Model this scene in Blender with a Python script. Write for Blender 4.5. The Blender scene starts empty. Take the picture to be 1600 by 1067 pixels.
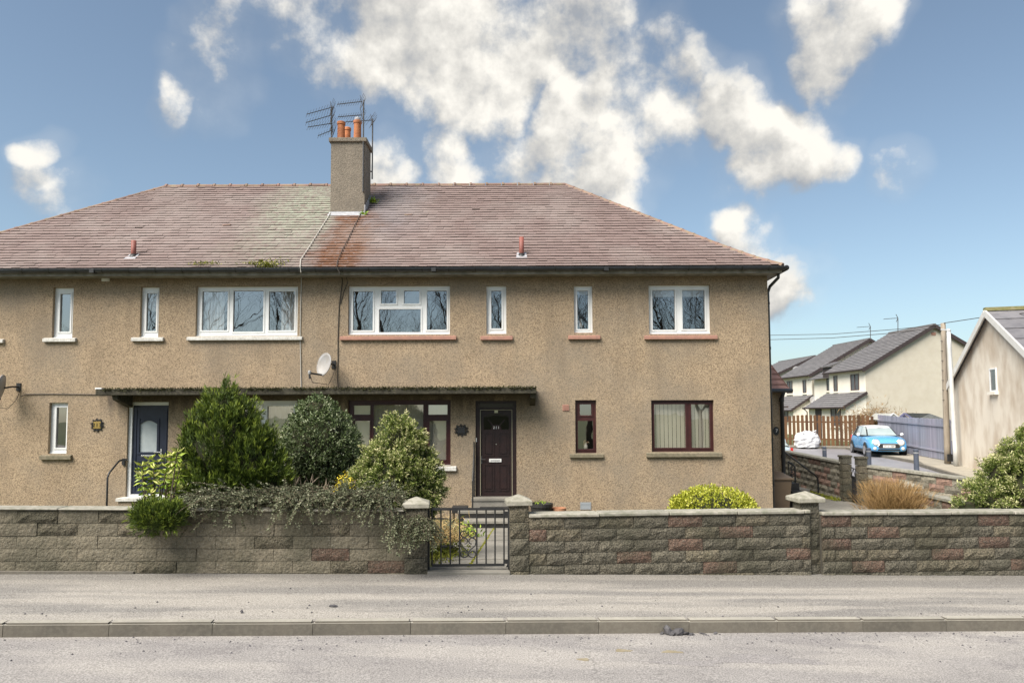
import bpy, bmesh, math, random
import numpy as np
from mathutils import Vector, Matrix
R = math.radians
rng = np.random.default_rng(7)
random.seed(7)
scene = bpy.context.scene
C = scene.collection

# ------------------------------------------------------------------ camera
H = 2.14                      # eye height above the road in metres
F, PX, PY = 1130.0, 805.0, 576.5   # focal length and principal point in pixels of a 1600 px wide frame
PITCH, ROLL = R(3.5), R(0.25)
fwd = Vector((0, math.cos(PITCH), math.sin(PITCH)))
up0 = Vector((0, -math.sin(PITCH), math.cos(PITCH)))
rt0 = Vector((1, 0, 0))
rt = rt0 * math.cos(ROLL) - up0 * math.sin(ROLL)
up = up0 * math.cos(ROLL) + rt0 * math.sin(ROLL)
cd = bpy.data.cameras.new('camera'); cam = bpy.data.objects.new('camera', cd); C.objects.link(cam)
cd.sensor_width = 36; cd.lens = 36 * F / 1600
cd.shift_x = (800 - PX) / 1600; cd.shift_y = (PY - 533.5) / 1600
cd.clip_end = 3000; cd.clip_start = .05
cam.matrix_world = Matrix.Translation((0, 0, H)) @ Matrix((rt, up, -fwd)).transposed().to_4x4()
scene.camera = cam
def ray(px, py): return fwd + rt * ((px - PX) / F) + up * ((PY - py) / F)
def at(px, py, Y):            # point of a pixel's sight line on the plane y = Y
    d = ray(px, py); t = Y / d.y
    return Vector((d.x * t, Y, H + d.z * t))
def plane_hit(px, py, p0, n):
    d = ray(px, py); t = (Vector(p0) - Vector((0, 0, H))).dot(n) / d.dot(n)
    return Vector((0, 0, H)) + d * t

# ------------------------------------------------------------------ sky, sun, exposure
SUN_EL, SUN_AZ = R(50), R(224)     # azimuth clockwise from +Y: the sun stands behind the camera to the left
SKY_STRENGTH = 0.074
def build_world():
    w = bpy.data.worlds.new('World'); scene.world = w; w.use_nodes = True
    nt = w.node_tree; N = nt.nodes; L = nt.links; N.clear()
    def nd(t, **k):
        n = N.new(t)
        for a, b in k.items(): setattr(n, a, b)
        return n
    out = nd('ShaderNodeOutputWorld'); bg = nd('ShaderNodeBackground')
    sky = nd('ShaderNodeTexSky'); sky.sky_type = 'NISHITA'; sky.sun_disc = False
    sky.sun_elevation = SUN_EL; sky.sun_rotation = SUN_AZ; sky.air_density = 1.0; sky.dust_density = 1.0; sky.ozone_density = 1.5
    tc = nd('ShaderNodeTexCoord')
    def math_(op, a, b=None, clamp=False):
        n = nd('ShaderNodeMath', operation=op, use_clamp=clamp)
        for i, v in enumerate((a, b)):
            if v is None: continue
            if isinstance(v, (int, float)): n.inputs[i].default_value = v
            else: L.new(v, n.inputs[i])
        return n.outputs[0]
    def vmath(op, a, b):
        n = nd('ShaderNodeVectorMath', operation=op)
        for i, v in enumerate((a, b)):
            if isinstance(v, (tuple, list, Vector)): n.inputs[i].default_value = tuple(v)
            else: L.new(v, n.inputs[i])
        return n
    D = tc.outputs['Generated']
    def noise(vec, scale, detail, rough, dist=0.0):
        n = nd('ShaderNodeTexNoise'); n.inputs['Scale'].default_value = scale; n.inputs['Detail'].default_value = detail
        n.inputs['Roughness'].default_value = rough; n.inputs['Distortion'].default_value = dist
        L.new(vec, n.inputs['Vector']); return n.outputs['Fac']
    banks = [(690,30,150,1.12),(600,60,85,.8),(745,130,88,1.1),(500,30,80,.75),(880,40,105,.85),(965,105,85,.75),(905,235,105,1.1),
             (830,262,80,.9),(950,290,75,.8),(1030,185,75,.8),(1150,170,70,1.1),(1205,230,80,1.1),(1080,115,55,.75),(1290,250,42,.8),
             (1320,28,68,.95),(1308,95,50,.95),(268,160,36,.78),(330,135,60,.55),(66,252,30,.72),(92,305,42,.55),(596,250,48,.8),(690,265,70,.62),
             (1168,388,48,.9),(1215,450,56,1.0),(1405,262,40,.55),(360,45,60,.55),(560,120,70,.5),(1030,60,60,.65),(760,310,80,.7)]
    sunv = Vector((math.sin(SUN_AZ) * math.cos(SUN_EL), math.cos(SUN_AZ) * math.cos(SUN_EL), math.sin(SUN_EL)))
    def density(off):
        """cumulus density along a direction: banks broken up by billowing noise"""
        V0 = D if off is None else vmath('ADD', D, off).outputs[0]
        nw = nd('ShaderNodeTexNoise'); nw.inputs['Scale'].default_value = 9.0; nw.inputs['Detail'].default_value = 3; L.new(V0, nw.inputs['Vector'])
        wv = vmath('SUBTRACT', nw.outputs['Color'], (.5, .5, .5)).outputs[0]
        ws = nd('ShaderNodeVectorMath', operation='SCALE'); ws.inputs['Scale'].default_value = .10; L.new(wv, ws.inputs[0])
        DW = vmath('NORMALIZE', vmath('ADD', V0, ws.outputs[0]).outputs[0], (0, 0, 0)).outputs[0]
        acc = None
        for px, py, r, s in banks:
            c = ray(px, py).normalized(); a = r / F * 1.42
            dt = vmath('DOT_PRODUCT', DW, c).outputs['Value']
            mr = nd('ShaderNodeMapRange', interpolation_type='SMOOTHSTEP'); L.new(dt, mr.inputs['Value'])
            mr.inputs['From Min'].default_value = math.cos(a); mr.inputs['From Max'].default_value = math.cos(a * .1)
            mr.inputs['To Min'].default_value = 0; mr.inputs['To Max'].default_value = s
            acc = mr.outputs[0] if acc is None else math_('MAXIMUM', acc, mr.outputs[0])
        # the same broken cumulus over the rest of the sky
        low = noise(vmath('ADD', V0, (3.1, 1.7, .4)).outputs[0], 1.7, 2, .5)
        rest = nd('ShaderNodeMapRange', interpolation_type='SMOOTHSTEP'); L.new(low, rest.inputs['Value'])
        rest.inputs['From Min'].default_value = .50; rest.inputs['From Max'].default_value = .66; rest.inputs['To Max'].default_value = 1.0
        back = nd('ShaderNodeMapRange', interpolation_type='SMOOTHSTEP'); L.new(vmath('DOT_PRODUCT', V0, ray(800, 320).normalized()).outputs['Value'], back.inputs['Value'])
        back.inputs['From Min'].default_value = .66; back.inputs['From Max'].default_value = .76; back.inputs['To Min'].default_value = 1; back.inputs['To Max'].default_value = 0
        field = math_('MAXIMUM', acc, math_('MULTIPLY', rest.outputs[0], back.outputs[0]))
        fb = noise(V0, 10.0, 9, .58); fc = noise(V0, 30.0, 5, .6)
        puff = math_('ADD', math_('MULTIPLY', math_('SUBTRACT', fb, .5), 1.7), math_('MULTIPLY', math_('SUBTRACT', fc, .5), .55))
        return field, math_('SUBTRACT', math_('ADD', field, puff), .45)
    field, dens = density(None)
    _, dens2 = density((rt * .45 + up * .9).normalized() * .028)
    m = nd('ShaderNodeMapRange', interpolation_type='SMOOTHSTEP'); L.new(dens, m.inputs['Value'])
    m.inputs['From Min'].default_value = -.06; m.inputs['From Max'].default_value = .50
    guard = math_('MULTIPLY', field, 6.0, True)
    veil = math_('MULTIPLY', math_('MULTIPLY', field, .42, True), noise(D, 5.0, 6, .6))
    mask = math_('MULTIPLY', math_('MAXIMUM', m.outputs[0], veil), guard, True)
    # tops that face the light are brighter, thick undersides are greyer
    lit = math_('ADD', math_('MULTIPLY', math_('SUBTRACT', dens, dens2), 1.15), .60, True)
    big = noise(vmath('ADD', D, (.7, 2.2, 5.1)).outputs[0], 5.0, 3, .5)
    lit2 = math_('ADD', lit, math_('MULTIPLY', math_('SUBTRACT', big, .5), 1.3), True)
    cr = nd('ShaderNodeValToRGB'); L.new(lit2, cr.inputs[0])
    e = cr.color_ramp.elements; e[0].position = .08; e[0].color = (.40, .42, .45, 1); e[1].position = .92; e[1].color = (1.0, .965, .89, 1)
    x = e.new(.5); x.color = (.68, .665, .63, 1)
    cs = nd('ShaderNodeVectorMath', operation='SCALE'); cs.inputs['Scale'].default_value = .49 / SKY_STRENGTH; L.new(cr.outputs[0], cs.inputs[0])
    hsv = nd('ShaderNodeHueSaturation'); hsv.inputs['Saturation'].default_value = .80; L.new(sky.outputs[0], hsv.inputs['Color'])
    # sky tone: a touch deeper and more cyan than the raw model
    hs = nd('ShaderNodeMix', data_type='RGBA', blend_type='MULTIPLY'); hs.inputs['Factor'].default_value = 1
    L.new(hsv.outputs[0], hs.inputs['A']); hs.inputs['B'].default_value = (.84, .92, .92, 1)
    mx = nd('ShaderNodeMix', data_type='RGBA'); L.new(mask, mx.inputs['Factor']); L.new(hs.outputs['Result'], mx.inputs['A']); L.new(cs.outputs[0], mx.inputs['B'])
    L.new(mx.outputs['Result'], bg.inputs['Color']); bg.inputs['Strength'].default_value = SKY_STRENGTH
    L.new(bg.outputs[0], out.inputs['Surface'])
    try: w.cycles.sampling_method = 'MANUAL'; w.cycles.sample_map_resolution = 512
    except Exception: pass
build_world()
sd = bpy.data.lights.new('sun', 'SUN'); sd.energy = 3.6; sd.angle = R(40); sd.color = (1, .94, .85)
so = bpy.data.objects.new('sun', sd); C.objects.link(so)
sv = Vector((math.sin(SUN_AZ) * math.cos(SUN_EL), math.cos(SUN_AZ) * math.cos(SUN_EL), math.sin(SUN_EL)))
so.rotation_euler = sv.to_track_quat('Z', 'Y').to_euler(); so.location = sv * 40
vs = scene.view_settings; vs.view_transform = 'Standard'; vs.look = 'None'; vs.exposure = 1.08; vs.gamma = 1; vs.use_curve_mapping = False
scene.render.engine = 'CYCLES'
cy = scene.cycles; cy.use_denoising = True; cy.max_bounces = 6; cy.diffuse_bounces = 3; cy.glossy_bounces = 3; cy.transparent_max_bounces = 8
cy.sample_clamp_indirect = 4; cy.caustics_reflective = False; cy.caustics_refractive = False

# ------------------------------------------------------------------ materials
MATS = {}
def mat(name, c1, c2=None, scale=4., rough=.75, bump=0., bscale=40., c3=None, s3=30., f3=.5, spec=.4, metal=0., var=0., stretch=(1, 1, 1), attr=False, detail=5., bdist=.01, extra=None):
    """procedural material in world space: c1/c2 mottled by a coarse noise, c3 by a fine one, var = per-object brightness"""
    if name in MATS: return MATS[name]
    m = bpy.data.materials.new(name); m.use_nodes = True; MATS[name] = m
    nt = m.node_tree; N = nt.nodes; L = nt.links; b = N['Principled BSDF']
    b.inputs['Roughness'].default_value = rough; b.inputs['Metallic'].default_value = metal; b.inputs['Specular IOR Level'].default_value = spec
    g = N.new('ShaderNodeNewGeometry'); mp = N.new('ShaderNodeMapping'); mp.inputs['Scale'].default_value = stretch
    L.new(g.outputs['Position'], mp.inputs['Vector']); V = mp.outputs[0]
    def noise(sc, det=detail, ro=.55):
        n = N.new('ShaderNodeTexNoise'); n.inputs['Scale'].default_value = sc; n.inputs['Detail'].default_value = det; n.inputs['Roughness'].default_value = ro
        L.new(V, n.inputs['Vector']); return n.outputs['Fac']
    def ramp(f, lo, hi):
        n = N.new('ShaderNodeMapRange'); n.inputs['From Min'].default_value = lo; n.inputs['From Max'].default_value = hi; L.new(f, n.inputs['Value']); return n.outputs[0]
    def mix(f, a, bb, mode='MIX'):
        n = N.new('ShaderNodeMix'); n.data_type = 'RGBA'; n.blend_type = mode
        for k, v in (('Factor', f), ('A', a), ('B', bb)):
            s = n.inputs[k]
            if isinstance(v, (int, float)): s.default_value = v
            elif isinstance(v, tuple): s.default_value = v if len(v) == 4 else (*v, 1)
            else: L.new(v, s)
        return n.outputs['Result']
    col = None
    if attr:
        a = N.new('ShaderNodeAttribute'); a.attribute_name = 'rnd'
        col = mix(a.outputs['Fac'], c1, c2 or c1)
        if c3: col = mix(ramp(a.outputs['Fac'], .62, 1.0), col, c3)
    else:
        if c2: col = mix(ramp(noise(scale), .36, .64), c1, c2)
        if c3:
            f = ramp(noise(s3, 3), .42, .66)
            mm = N.new('ShaderNodeMath'); mm.operation = 'MULTIPLY'; L.new(f, mm.inputs[0]); mm.inputs[1].default_value = f3
            col = mix(mm.outputs[0], col if col is not None else c1, c3)
    if col is None: col = mix(0., c1, c1)
    if var:
        oi = N.new('ShaderNodeObjectInfo'); mr = N.new('ShaderNodeMapRange'); L.new(oi.outputs['Random'], mr.inputs['Value'])
        mr.inputs['To Min'].default_value = 1 - var; mr.inputs['To Max'].default_value = 1 + var
        vm = N.new('ShaderNodeVectorMath'); vm.operation = 'SCALE'; L.new(col, vm.inputs[0]); L.new(mr.outputs[0], vm.inputs['Scale']); col = vm.outputs[0]
    if extra: col = extra(nt, g.outputs['Position'], col, noise, ramp, mix)
    L.new(col, b.inputs['Base Color'])
    if bump:
        bn = N.new('ShaderNodeBump'); bn.inputs['Strength'].default_value = bump; bn.inputs['Distance'].default_value = bdist
        L.new(noise(bscale, 4, .6), bn.inputs['Height']); L.new(bn.outputs[0], b.inputs['Normal'])
    return m
def glass(name, tint=(.9, .95, 1), refl=.22, rough=0.0):
    m = bpy.data.materials.new(name); m.use_nodes = True; nt = m.node_tree; N = nt.nodes; L = nt.links; N.clear(); MATS[name] = m
    o = N.new('ShaderNodeOutputMaterial'); t = N.new('ShaderNodeBsdfTransparent'); t.inputs[0].default_value = (*tint, 1)
    gl = N.new('ShaderNodeBsdfGlossy'); gl.inputs['Roughness'].default_value = rough
    tx = N.new('ShaderNodeTexNoise'); tx.inputs['Scale'].default_value = 1.6; g = N.new('ShaderNodeNewGeometry'); L.new(g.outputs['Position'], tx.inputs['Vector'])
    bp = N.new('ShaderNodeBump'); bp.inputs['Strength'].default_value = .035; bp.inputs['Distance'].default_value = .05; L.new(tx.outputs['Fac'], bp.inputs['Height']); L.new(bp.outputs[0], gl.inputs['Normal'])
    lw = N.new('ShaderNodeLayerWeight'); lw.inputs['Blend'].default_value = .5
    pw = N.new('ShaderNodeMath'); pw.operation = 'POWER'; pw.inputs[1].default_value = 4.; L.new(lw.outputs['Facing'], pw.inputs[0])
    ad = N.new('ShaderNodeMath'); ad.operation = 'ADD'; ad.use_clamp = True; ad.inputs[1].default_value = refl; L.new(pw.outputs[0], ad.inputs[0])
    mx = N.new('ShaderNodeMixShader'); L.new(ad.outputs[0], mx.inputs[0]); L.new(t.outputs[0], mx.inputs[1]); L.new(gl.outputs[0], mx.inputs[2]); L.new(mx.outputs[0], o.inputs[0])
    return m

YF = 16.6                     # the house front
def canopy_shade_stain(nt, P, col, noise, ramp, mix):
    """canopy shade with soot put into colour, a darker eaves band and ragged streaks"""
    N, L = nt.nodes, nt.links
    sx = N.new('ShaderNodeSeparateXYZ'); L.new(P, sx.inputs[0])
    def mth(op, a, b=None):
        n = N.new('ShaderNodeMath'); n.operation = op; n.use_clamp = False
        for i, v in enumerate((a, b)):
            if v is None: continue
            if isinstance(v, (int, float)): n.inputs[i].default_value = v
            else: L.new(v, n.inputs[i])
        return n.outputs[0]
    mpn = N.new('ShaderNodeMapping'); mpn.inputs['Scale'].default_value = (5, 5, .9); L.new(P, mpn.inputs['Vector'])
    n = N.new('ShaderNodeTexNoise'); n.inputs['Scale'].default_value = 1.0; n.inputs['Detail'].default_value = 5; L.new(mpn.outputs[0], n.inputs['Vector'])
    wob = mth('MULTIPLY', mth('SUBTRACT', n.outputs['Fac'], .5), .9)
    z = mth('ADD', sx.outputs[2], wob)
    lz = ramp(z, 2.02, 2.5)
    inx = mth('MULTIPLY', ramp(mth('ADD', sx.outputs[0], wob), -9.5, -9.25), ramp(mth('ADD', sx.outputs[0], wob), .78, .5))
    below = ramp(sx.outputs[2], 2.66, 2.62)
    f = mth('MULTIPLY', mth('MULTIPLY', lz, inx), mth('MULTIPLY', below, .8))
    col = mix(f, col, (.055, .045, .04))  # shade below the canopy painted into the wall, together with soot
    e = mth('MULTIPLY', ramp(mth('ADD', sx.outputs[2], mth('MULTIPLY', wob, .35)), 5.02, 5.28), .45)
    col = mix(e, col, (.13, .10, .075))  # darker band below the eaves
    d = ramp(noise(.75, 4), .44, .66)
    col = mix(mth('MULTIPLY', d, .5), col, (.255, .22, .175))
    st = N.new('ShaderNodeMapping'); st.inputs['Scale'].default_value = (2.2, 1, .28); L.new(P, st.inputs['Vector'])
    n2 = N.new('ShaderNodeTexNoise'); n2.inputs['Scale'].default_value = 1.4; n2.inputs['Detail'].default_value = 6; L.new(st.outputs[0], n2.inputs['Vector'])
    return mix(mth('MULTIPLY', ramp(n2.outputs['Fac'], .52, .7), .3), col, (.22, .17, .12))
HARL = mat('harling', (.50, .378, .253), (.43, .324, .217), scale=1.2, rough=.95, bump=1., bscale=60, bdist=.025, c3=(.155, .118, .08), s3=46, f3=.84, spec=.15, extra=canopy_shade_stain)
WHITE = mat('white_upvc', (.80, .80, .79), (.74, .74, .72), scale=3, rough=.35)
BROWN = mat('brown_paint', (.058, .017, .016), (.042, .013, .013), scale=6, rough=.4)
NAVY = mat('navy_door', (.022, .028, .05), (.018, .022, .04), scale=6, rough=.4)
DKWOOD = mat('dark_wood', (.026, .012, .011), (.018, .009, .009), scale=8, rough=.45)
SILLW = mat('sill_white', (.68, .66, .62), (.55, .53, .49), scale=7, rough=.7, c3=(.30, .28, .24), s3=22, f3=.5)
SILLR = mat('sill_red', (.42, .22, .16), (.34, .18, .14), scale=5, rough=.8, c3=(.24, .15, .12), s3=18, f3=.45)
SILLS = mat('sill_stone', (.24, .20, .14), (.17, .145, .10), scale=6, rough=.9, c3=(.10, .10, .06), s3=20, f3=.5, bump=.3)
GLASS = glass('window_glass', (.97, .965, .95), .38)
DGLASS = glass('door_glass', (.5, .5, .5), .03)
FROST = mat('frosted_glass', (.46, .50, .50), (.40, .44, .45), scale=6, rough=.3)
CARGLASS = mat('car_glass', (.30, .36, .36), (.42, .47, .46), scale=.9, rough=.08, spec=.9)  # sky reflection put into the pale glass colour
BLACKM = mat('black_metal', (.012, .012, .013), (.02, .02, .02), scale=15, rough=.5, spec=.5)
GUTTER = mat('gutter_plastic', (.035, .04, .048), (.022, .025, .03), scale=5, rough=.3, spec=.6)
FASCIA = mat('fascia', (.30, .285, .25), (.17, .16, .14), scale=5, rough=.8)
INTER = mat('interior', (.06, .058, .055), (.045, .045, .045), scale=1, rough=.9)
CURT = mat('curtain', (.78, .78, .76), (.70, .71, .71), scale=3, rough=.9)
CREAM = mat('blind_cream', (.90, .84, .70), (.85, .79, .65), scale=3, rough=.9)
def tile_extra(nt, P, col, noise, ramp, mix):
    N, L = nt.nodes, nt.links
    sx = N.new('ShaderNodeSeparateXYZ'); L.new(P, sx.inputs[0])
    def mth(op, a, b):
        n = N.new('ShaderNodeMath'); n.operation = op
        for i, v in enumerate((a, b)):
            if isinstance(v, (int, float)): n.inputs[i].default_value = v
            else: L.new(v, n.inputs[i])
        return n.outputs[0]
    wb = mth('MULTIPLY', mth('SUBTRACT', noise(1.6, 5), .5), 1.5)
    x = mth('ADD', sx.outputs[0], wb)
    # lichen west of the chimney, rust wash under it, soot east of it
    li = mth('MULTIPLY', mth('MULTIPLY', ramp(x, -7.4, -6.2), ramp(x, -4.6, -5.1)), ramp(sx.outputs[2], 4.9, 7.4))
    col = mix(mth('MULTIPLY', mth('MULTIPLY', li, ramp(noise(9, 4), .3, .6)), .9), col, (.35, .37, .285))
    ru = mth('MULTIPLY', mth('MULTIPLY', ramp(x, -4.95, -4.5), ramp(x, -3.2, -3.7)), ramp(sx.outputs[2], 7.7, 7.3))
    col = mix(mth('MULTIPLY', mth('MULTIPLY', ru, ramp(noise(9, 5), .30, .5)), .95), col, (.17, .075, .035))
    so_ = mth('MULTIPLY', mth('MULTIPLY', ramp(x, -4.0, -3.6), ramp(x, -2.2, -3.2)), ramp(sx.outputs[2], 6.2, 7.3))
    col = mix(mth('MULTIPLY', so_, .6), col, (.24, .22, .23))
    pl = ramp(noise(.55, 4), .44, .62)
    return mix(mth('MULTIPLY', pl, .35), col, (.36, .31, .285))
TILE = mat('roof_tile', (.075, .05, .047), (.325, .24, .218), rough=.6, spec=.3, attr=True, extra=tile_extra, bump=.25, bscale=60)
RIDGE = mat('ridge_tile', (.23, .135, .108), (.18, .115, .095), scale=3, rough=.8, c3=(.25, .22, .12), s3=9, f3=.5, var=.15)
LEAD = mat('lead', (.42, .42, .44), (.30, .30, .32), scale=9, rough=.5)
CHIM = mat('chimney_render', (.25, .21, .165), (.20, .17, .135), scale=2.5, rough=.95, c3=(.11, .095, .075), s3=24, f3=.6, bump=.9, bscale=34, bdist=.02)
POTM = mat('chimney_pot', (.52, .20, .085), (.40, .15, .07), scale=5, rough=.8, var=.15)
PIPER = mat('red_pipe', (.27, .085, .065), (.21, .075, .06), scale=6, rough=.6)
CONC = mat('canopy_concrete', (.05, .045, .032), (.028, .025, .018), scale=6, rough=.95, c3=(.10, .09, .062), s3=16, f3=.5, bump=.4)
MOSS = mat('moss', (.025, .026, .010), (.085, .085, .022), attr=True, rough=1, c3=(.05, .04, .02))
GREYP = mat('grey_plastic', (.34, .34, .34), (.28, .28, .28), scale=9, rough=.45)
ALU = mat('aluminium', (.11, .105, .105), (.075, .072, .07), scale=12, rough=.5, metal=.2)
DISH = mat('dish_grey', (.36, .36, .37), (.28, .26, .24), scale=3, rough=.5)
CHROME = mat('chrome', (.75, .75, .75), None, rough=.18, metal=1.)
WTEXT = mat('white_text', (.82, .81, .78), None, rough=.5)
GOLD = mat('gold', (.36, .25, .07), (.26, .18, .05), scale=30, rough=.4, metal=.3)
CABLE = mat('cable_dark', (.05, .042, .035), None, rough=.7)
CABLEW = mat('cable_white', (.50, .47, .42), (.40, .38, .34), scale=5, rough=.7)

# ------------------------------------------------------------------ builders
WPOS = {}
class MB:
    def __init__(s): s.v = []; s.f = []
    def add(s, vs, fs):
        o = len(s.v); s.v += [tuple(p) for p in vs]; s.f += [tuple(i + o for i in f) for f in fs]; return s
    def box(s, x0, x1, y0, y1, z0, z1):
        return s.add([(x0,y0,z0),(x1,y0,z0),(x1,y1,z0),(x0,y1,z0),(x0,y0,z1),(x1,y0,z1),(x1,y1,z1),(x0,y1,z1)],
                     [(0,3,2,1),(4,5,6,7),(0,1,5,4),(1,2,6,5),(2,3,7,6),(3,0,4,7)])
    def obox(s, c, ax, ay, az):      # centre and three half-axis vectors
        c, ax, ay, az = map(Vector, (c, ax, ay, az)); p = []
        for k in (-1, 1):
            for a, b in ((-1,-1),(1,-1),(1,1),(-1,1)): p.append(c + ax * a + ay * b + az * k)
        return s.add(p, [(0,3,2,1),(4,5,6,7),(0,1,5,4),(1,2,6,5),(2,3,7,6),(3,0,4,7)])
    def bar(s, a, b, w, h=None, upv=(0, 0, 1)):
        a, b = Vector(a), Vector(b); d = (b - a); u = Vector(upv)
        if abs(d.normalized().dot(u)) > .95: u = Vector((0, 1, 0))
        sd_ = d.cross(u).normalized(); uu = sd_.cross(d).normalized()
        return s.obox((a + b) / 2, sd_ * (w / 2), d / 2, uu * ((h or w) / 2))
    def tube(s, pts, r, n=8, cap=True):
        pts = [Vector(p) for p in pts]; rs = r if isinstance(r, (list, tuple)) else [r] * len(pts); base = len(s.v); prev = None
        for i, p in enumerate(pts):
            d = (pts[min(i + 1, len(pts) - 1)] - pts[max(i - 1, 0)]).normalized()
            if prev is None:
                u = d.orthogonal().normalized()
            else:
                u = (prev - d * prev.dot(d)); u = u.normalized() if u.length > 1e-6 else d.orthogonal().normalized()
            prev = u; w = d.cross(u)
            for k in range(n):
                a = 2 * math.pi * k / n; s.v.append(tuple(p + (u * math.cos(a) + w * math.sin(a)) * rs[i]))
        for i in range(len(pts) - 1):
            for k in range(n):
                a, b = base + i * n + k, base + i * n + (k + 1) % n; s.f.append((a, b, b + n, a + n))
        if cap:
            s.f.append(tuple(base + k for k in reversed(range(n)))); s.f.append(tuple(base + (len(pts) - 1) * n + k for k in range(n)))
        return s
    def lathe(s, c, prof, n=16, axis='z'):
        c = Vector(c); base = len(s.v)
        for r, h in prof:
            for k in range(n):
                a = 2 * math.pi * k / n; p = (r * math.cos(a), r * math.sin(a), h)
                if axis == 'y': p = (p[0], p[2], p[1])
                if axis == 'x': p = (p[2], p[0], p[1])
                s.v.append(tuple(c + Vector(p)))
        for i in range(len(prof) - 1):
            for k in range(n):
                a, b = base + i * n + k, base + i * n + (k + 1) % n; s.f.append((a, b, b + n, a + n))
        s.f.append(tuple(base + k for k in reversed(range(n)))); s.f.append(tuple(base + (len(prof) - 1) * n + k for k in range(n)))
        return s
    def prism(s, poly, d):           # planar polygon swept by vector d
        d = Vector(d); n = len(poly); p = [Vector(q) for q in poly]
        return s.add(p + [q + d for q in p], [tuple(range(n)), tuple(n + i for i in reversed(range(n)))] + [(i, n + i, n + (i + 1) % n, (i + 1) % n) for i in range(n)])
    def plate(s, o, holes, y0, y1, back=True):
        """upright slab o=(x0,x1,z0,z1) between y0 (front) and y1 with rectangular through-holes"""
        xs = sorted({o[0], o[1], *[h[0] for h in holes], *[h[1] for h in holes]}); zs = sorted({o[2], o[3], *[h[2] for h in holes], *[h[3] for h in holes]})
        xs = [x for x in xs if o[0] <= x <= o[1]]; zs = [z for z in zs if o[2] <= z <= o[3]]
        def solid(i, j):
            if i < 0 or j < 0 or i >= len(xs) - 1 or j >= len(zs) - 1: return False
            x, z = (xs[i] + xs[i+1]) / 2, (zs[j] + zs[j+1]) / 2
            return not any(h[0] < x < h[1] and h[2] < z < h[3] for h in holes)
        for i in range(len(xs) - 1):
            for j in range(len(zs) - 1):
                if not solid(i, j): continue
                a, b, c, d = xs[i], xs[i+1], zs[j], zs[j+1]
                s.add([(a,y0,c),(b,y0,c),(b,y0,d),(a,y0,d)], [(0,1,2,3)])
                if back: s.add([(a,y1,c),(b,y1,c),(b,y1,d),(a,y1,d)], [(3,2,1,0)])
                for (ii, jj, q) in ((i-1,j,[(a,y0,c),(a,y0,d),(a,y1,d),(a,y1,c)]),(i+1,j,[(b,y0,d),(b,y0,c),(b,y1,c),(b,y1,d)]),
                                    (i,j-1,[(b,y0,c),(a,y0,c),(a,y1,c),(b,y1,c)]),(i,j+1,[(a,y0,d),(b,y0,d),(b,y1,d),(a,y1,d)])):
                    if not solid(ii, jj): s.add(q, [(0,1,2,3)])
        return s
    def mesh(s, name, c):
        me = bpy.data.meshes.new(name); me.from_pydata([(p[0]-c[0], p[1]-c[1], p[2]-c[2]) for p in s.v], [], s.f); me.update(); return me
    def build(s, name, m, parent=None, label=None, cat=None, group=None, kind=None, smooth=False, bevel=0., weld=False):
        a = np.array(s.v); c = (a.min(0) + a.max(0)) / 2
        if parent is None: c[2] = a[:, 2].min()
        me = s.mesh(name, c); me.materials.append(m)
        if weld or bevel:
            bm = bmesh.new(); bm.from_mesh(me); bmesh.ops.remove_doubles(bm, verts=bm.verts, dist=1e-4); bmesh.ops.recalc_face_normals(bm, faces=bm.faces)
            if bevel:
                eds = [e for e in bm.edges if len(e.link_faces) == 2 and e.calc_face_angle(0) > .5]
                bmesh.ops.bevel(bm, geom=eds, offset=bevel, segments=2, affect='EDGES', profile=.6)
            bm.to_mesh(me); bm.free()
        if smooth: me.polygons.foreach_set('use_smooth', [True] * len(me.polygons))
        return link(name, me, Vector(c), parent, label, cat, group, kind)
def link(name, me, wpos, parent=None, label=None, cat=None, group=None, kind=None):
    o = bpy.data.objects.new(name, me); C.objects.link(o); wpos = Vector(wpos)
    o.location = wpos - (WPOS[parent.name] if parent else Vector((0, 0, 0)))
    if parent: o.parent = parent
    WPOS[o.name] = wpos; tag(o, label, cat, group, kind); return o
def tag(o, label=None, cat=None, group=None, kind=None):
    if label: o['label'] = label
    if cat: o['category'] = cat
    if group: o['group'] = group
    if kind: o['kind'] = kind
    return o
def thing(name, loc, label, cat, group=None, parent=None):
    return link(name, None, loc, parent, label, cat, group)
def struct(name, mb, m, **k): return mb.build(name, m, kind='structure', **k)
def text_mesh(txt, size, m, depth=.004):
    cu = bpy.data.curves.new('text', 'FONT'); cu.body = txt; cu.size = size; cu.extrude = depth; cu.align_x = 'CENTER'; cu.align_y = 'CENTER'
    o = bpy.data.objects.new('text', cu); C.objects.link(o); dg = bpy.context.evaluated_depsgraph_get(); dg.update()
    me = bpy.data.meshes.new_from_object(o.evaluated_get(dg)); me.materials.clear(); me.materials.append(m); bpy.data.objects.remove(o); return me
def lettering(txt, size, m, pos, parent, rot=(math.pi / 2, 0, 0)):
    for i, ch_ in enumerate(txt):
        o = link('character', text_mesh(ch_, size, m), Vector(pos) + Vector(((i - (len(txt) - 1) / 2) * size * .62, 0, 0)), parent); o.rotation_euler = rot
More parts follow.
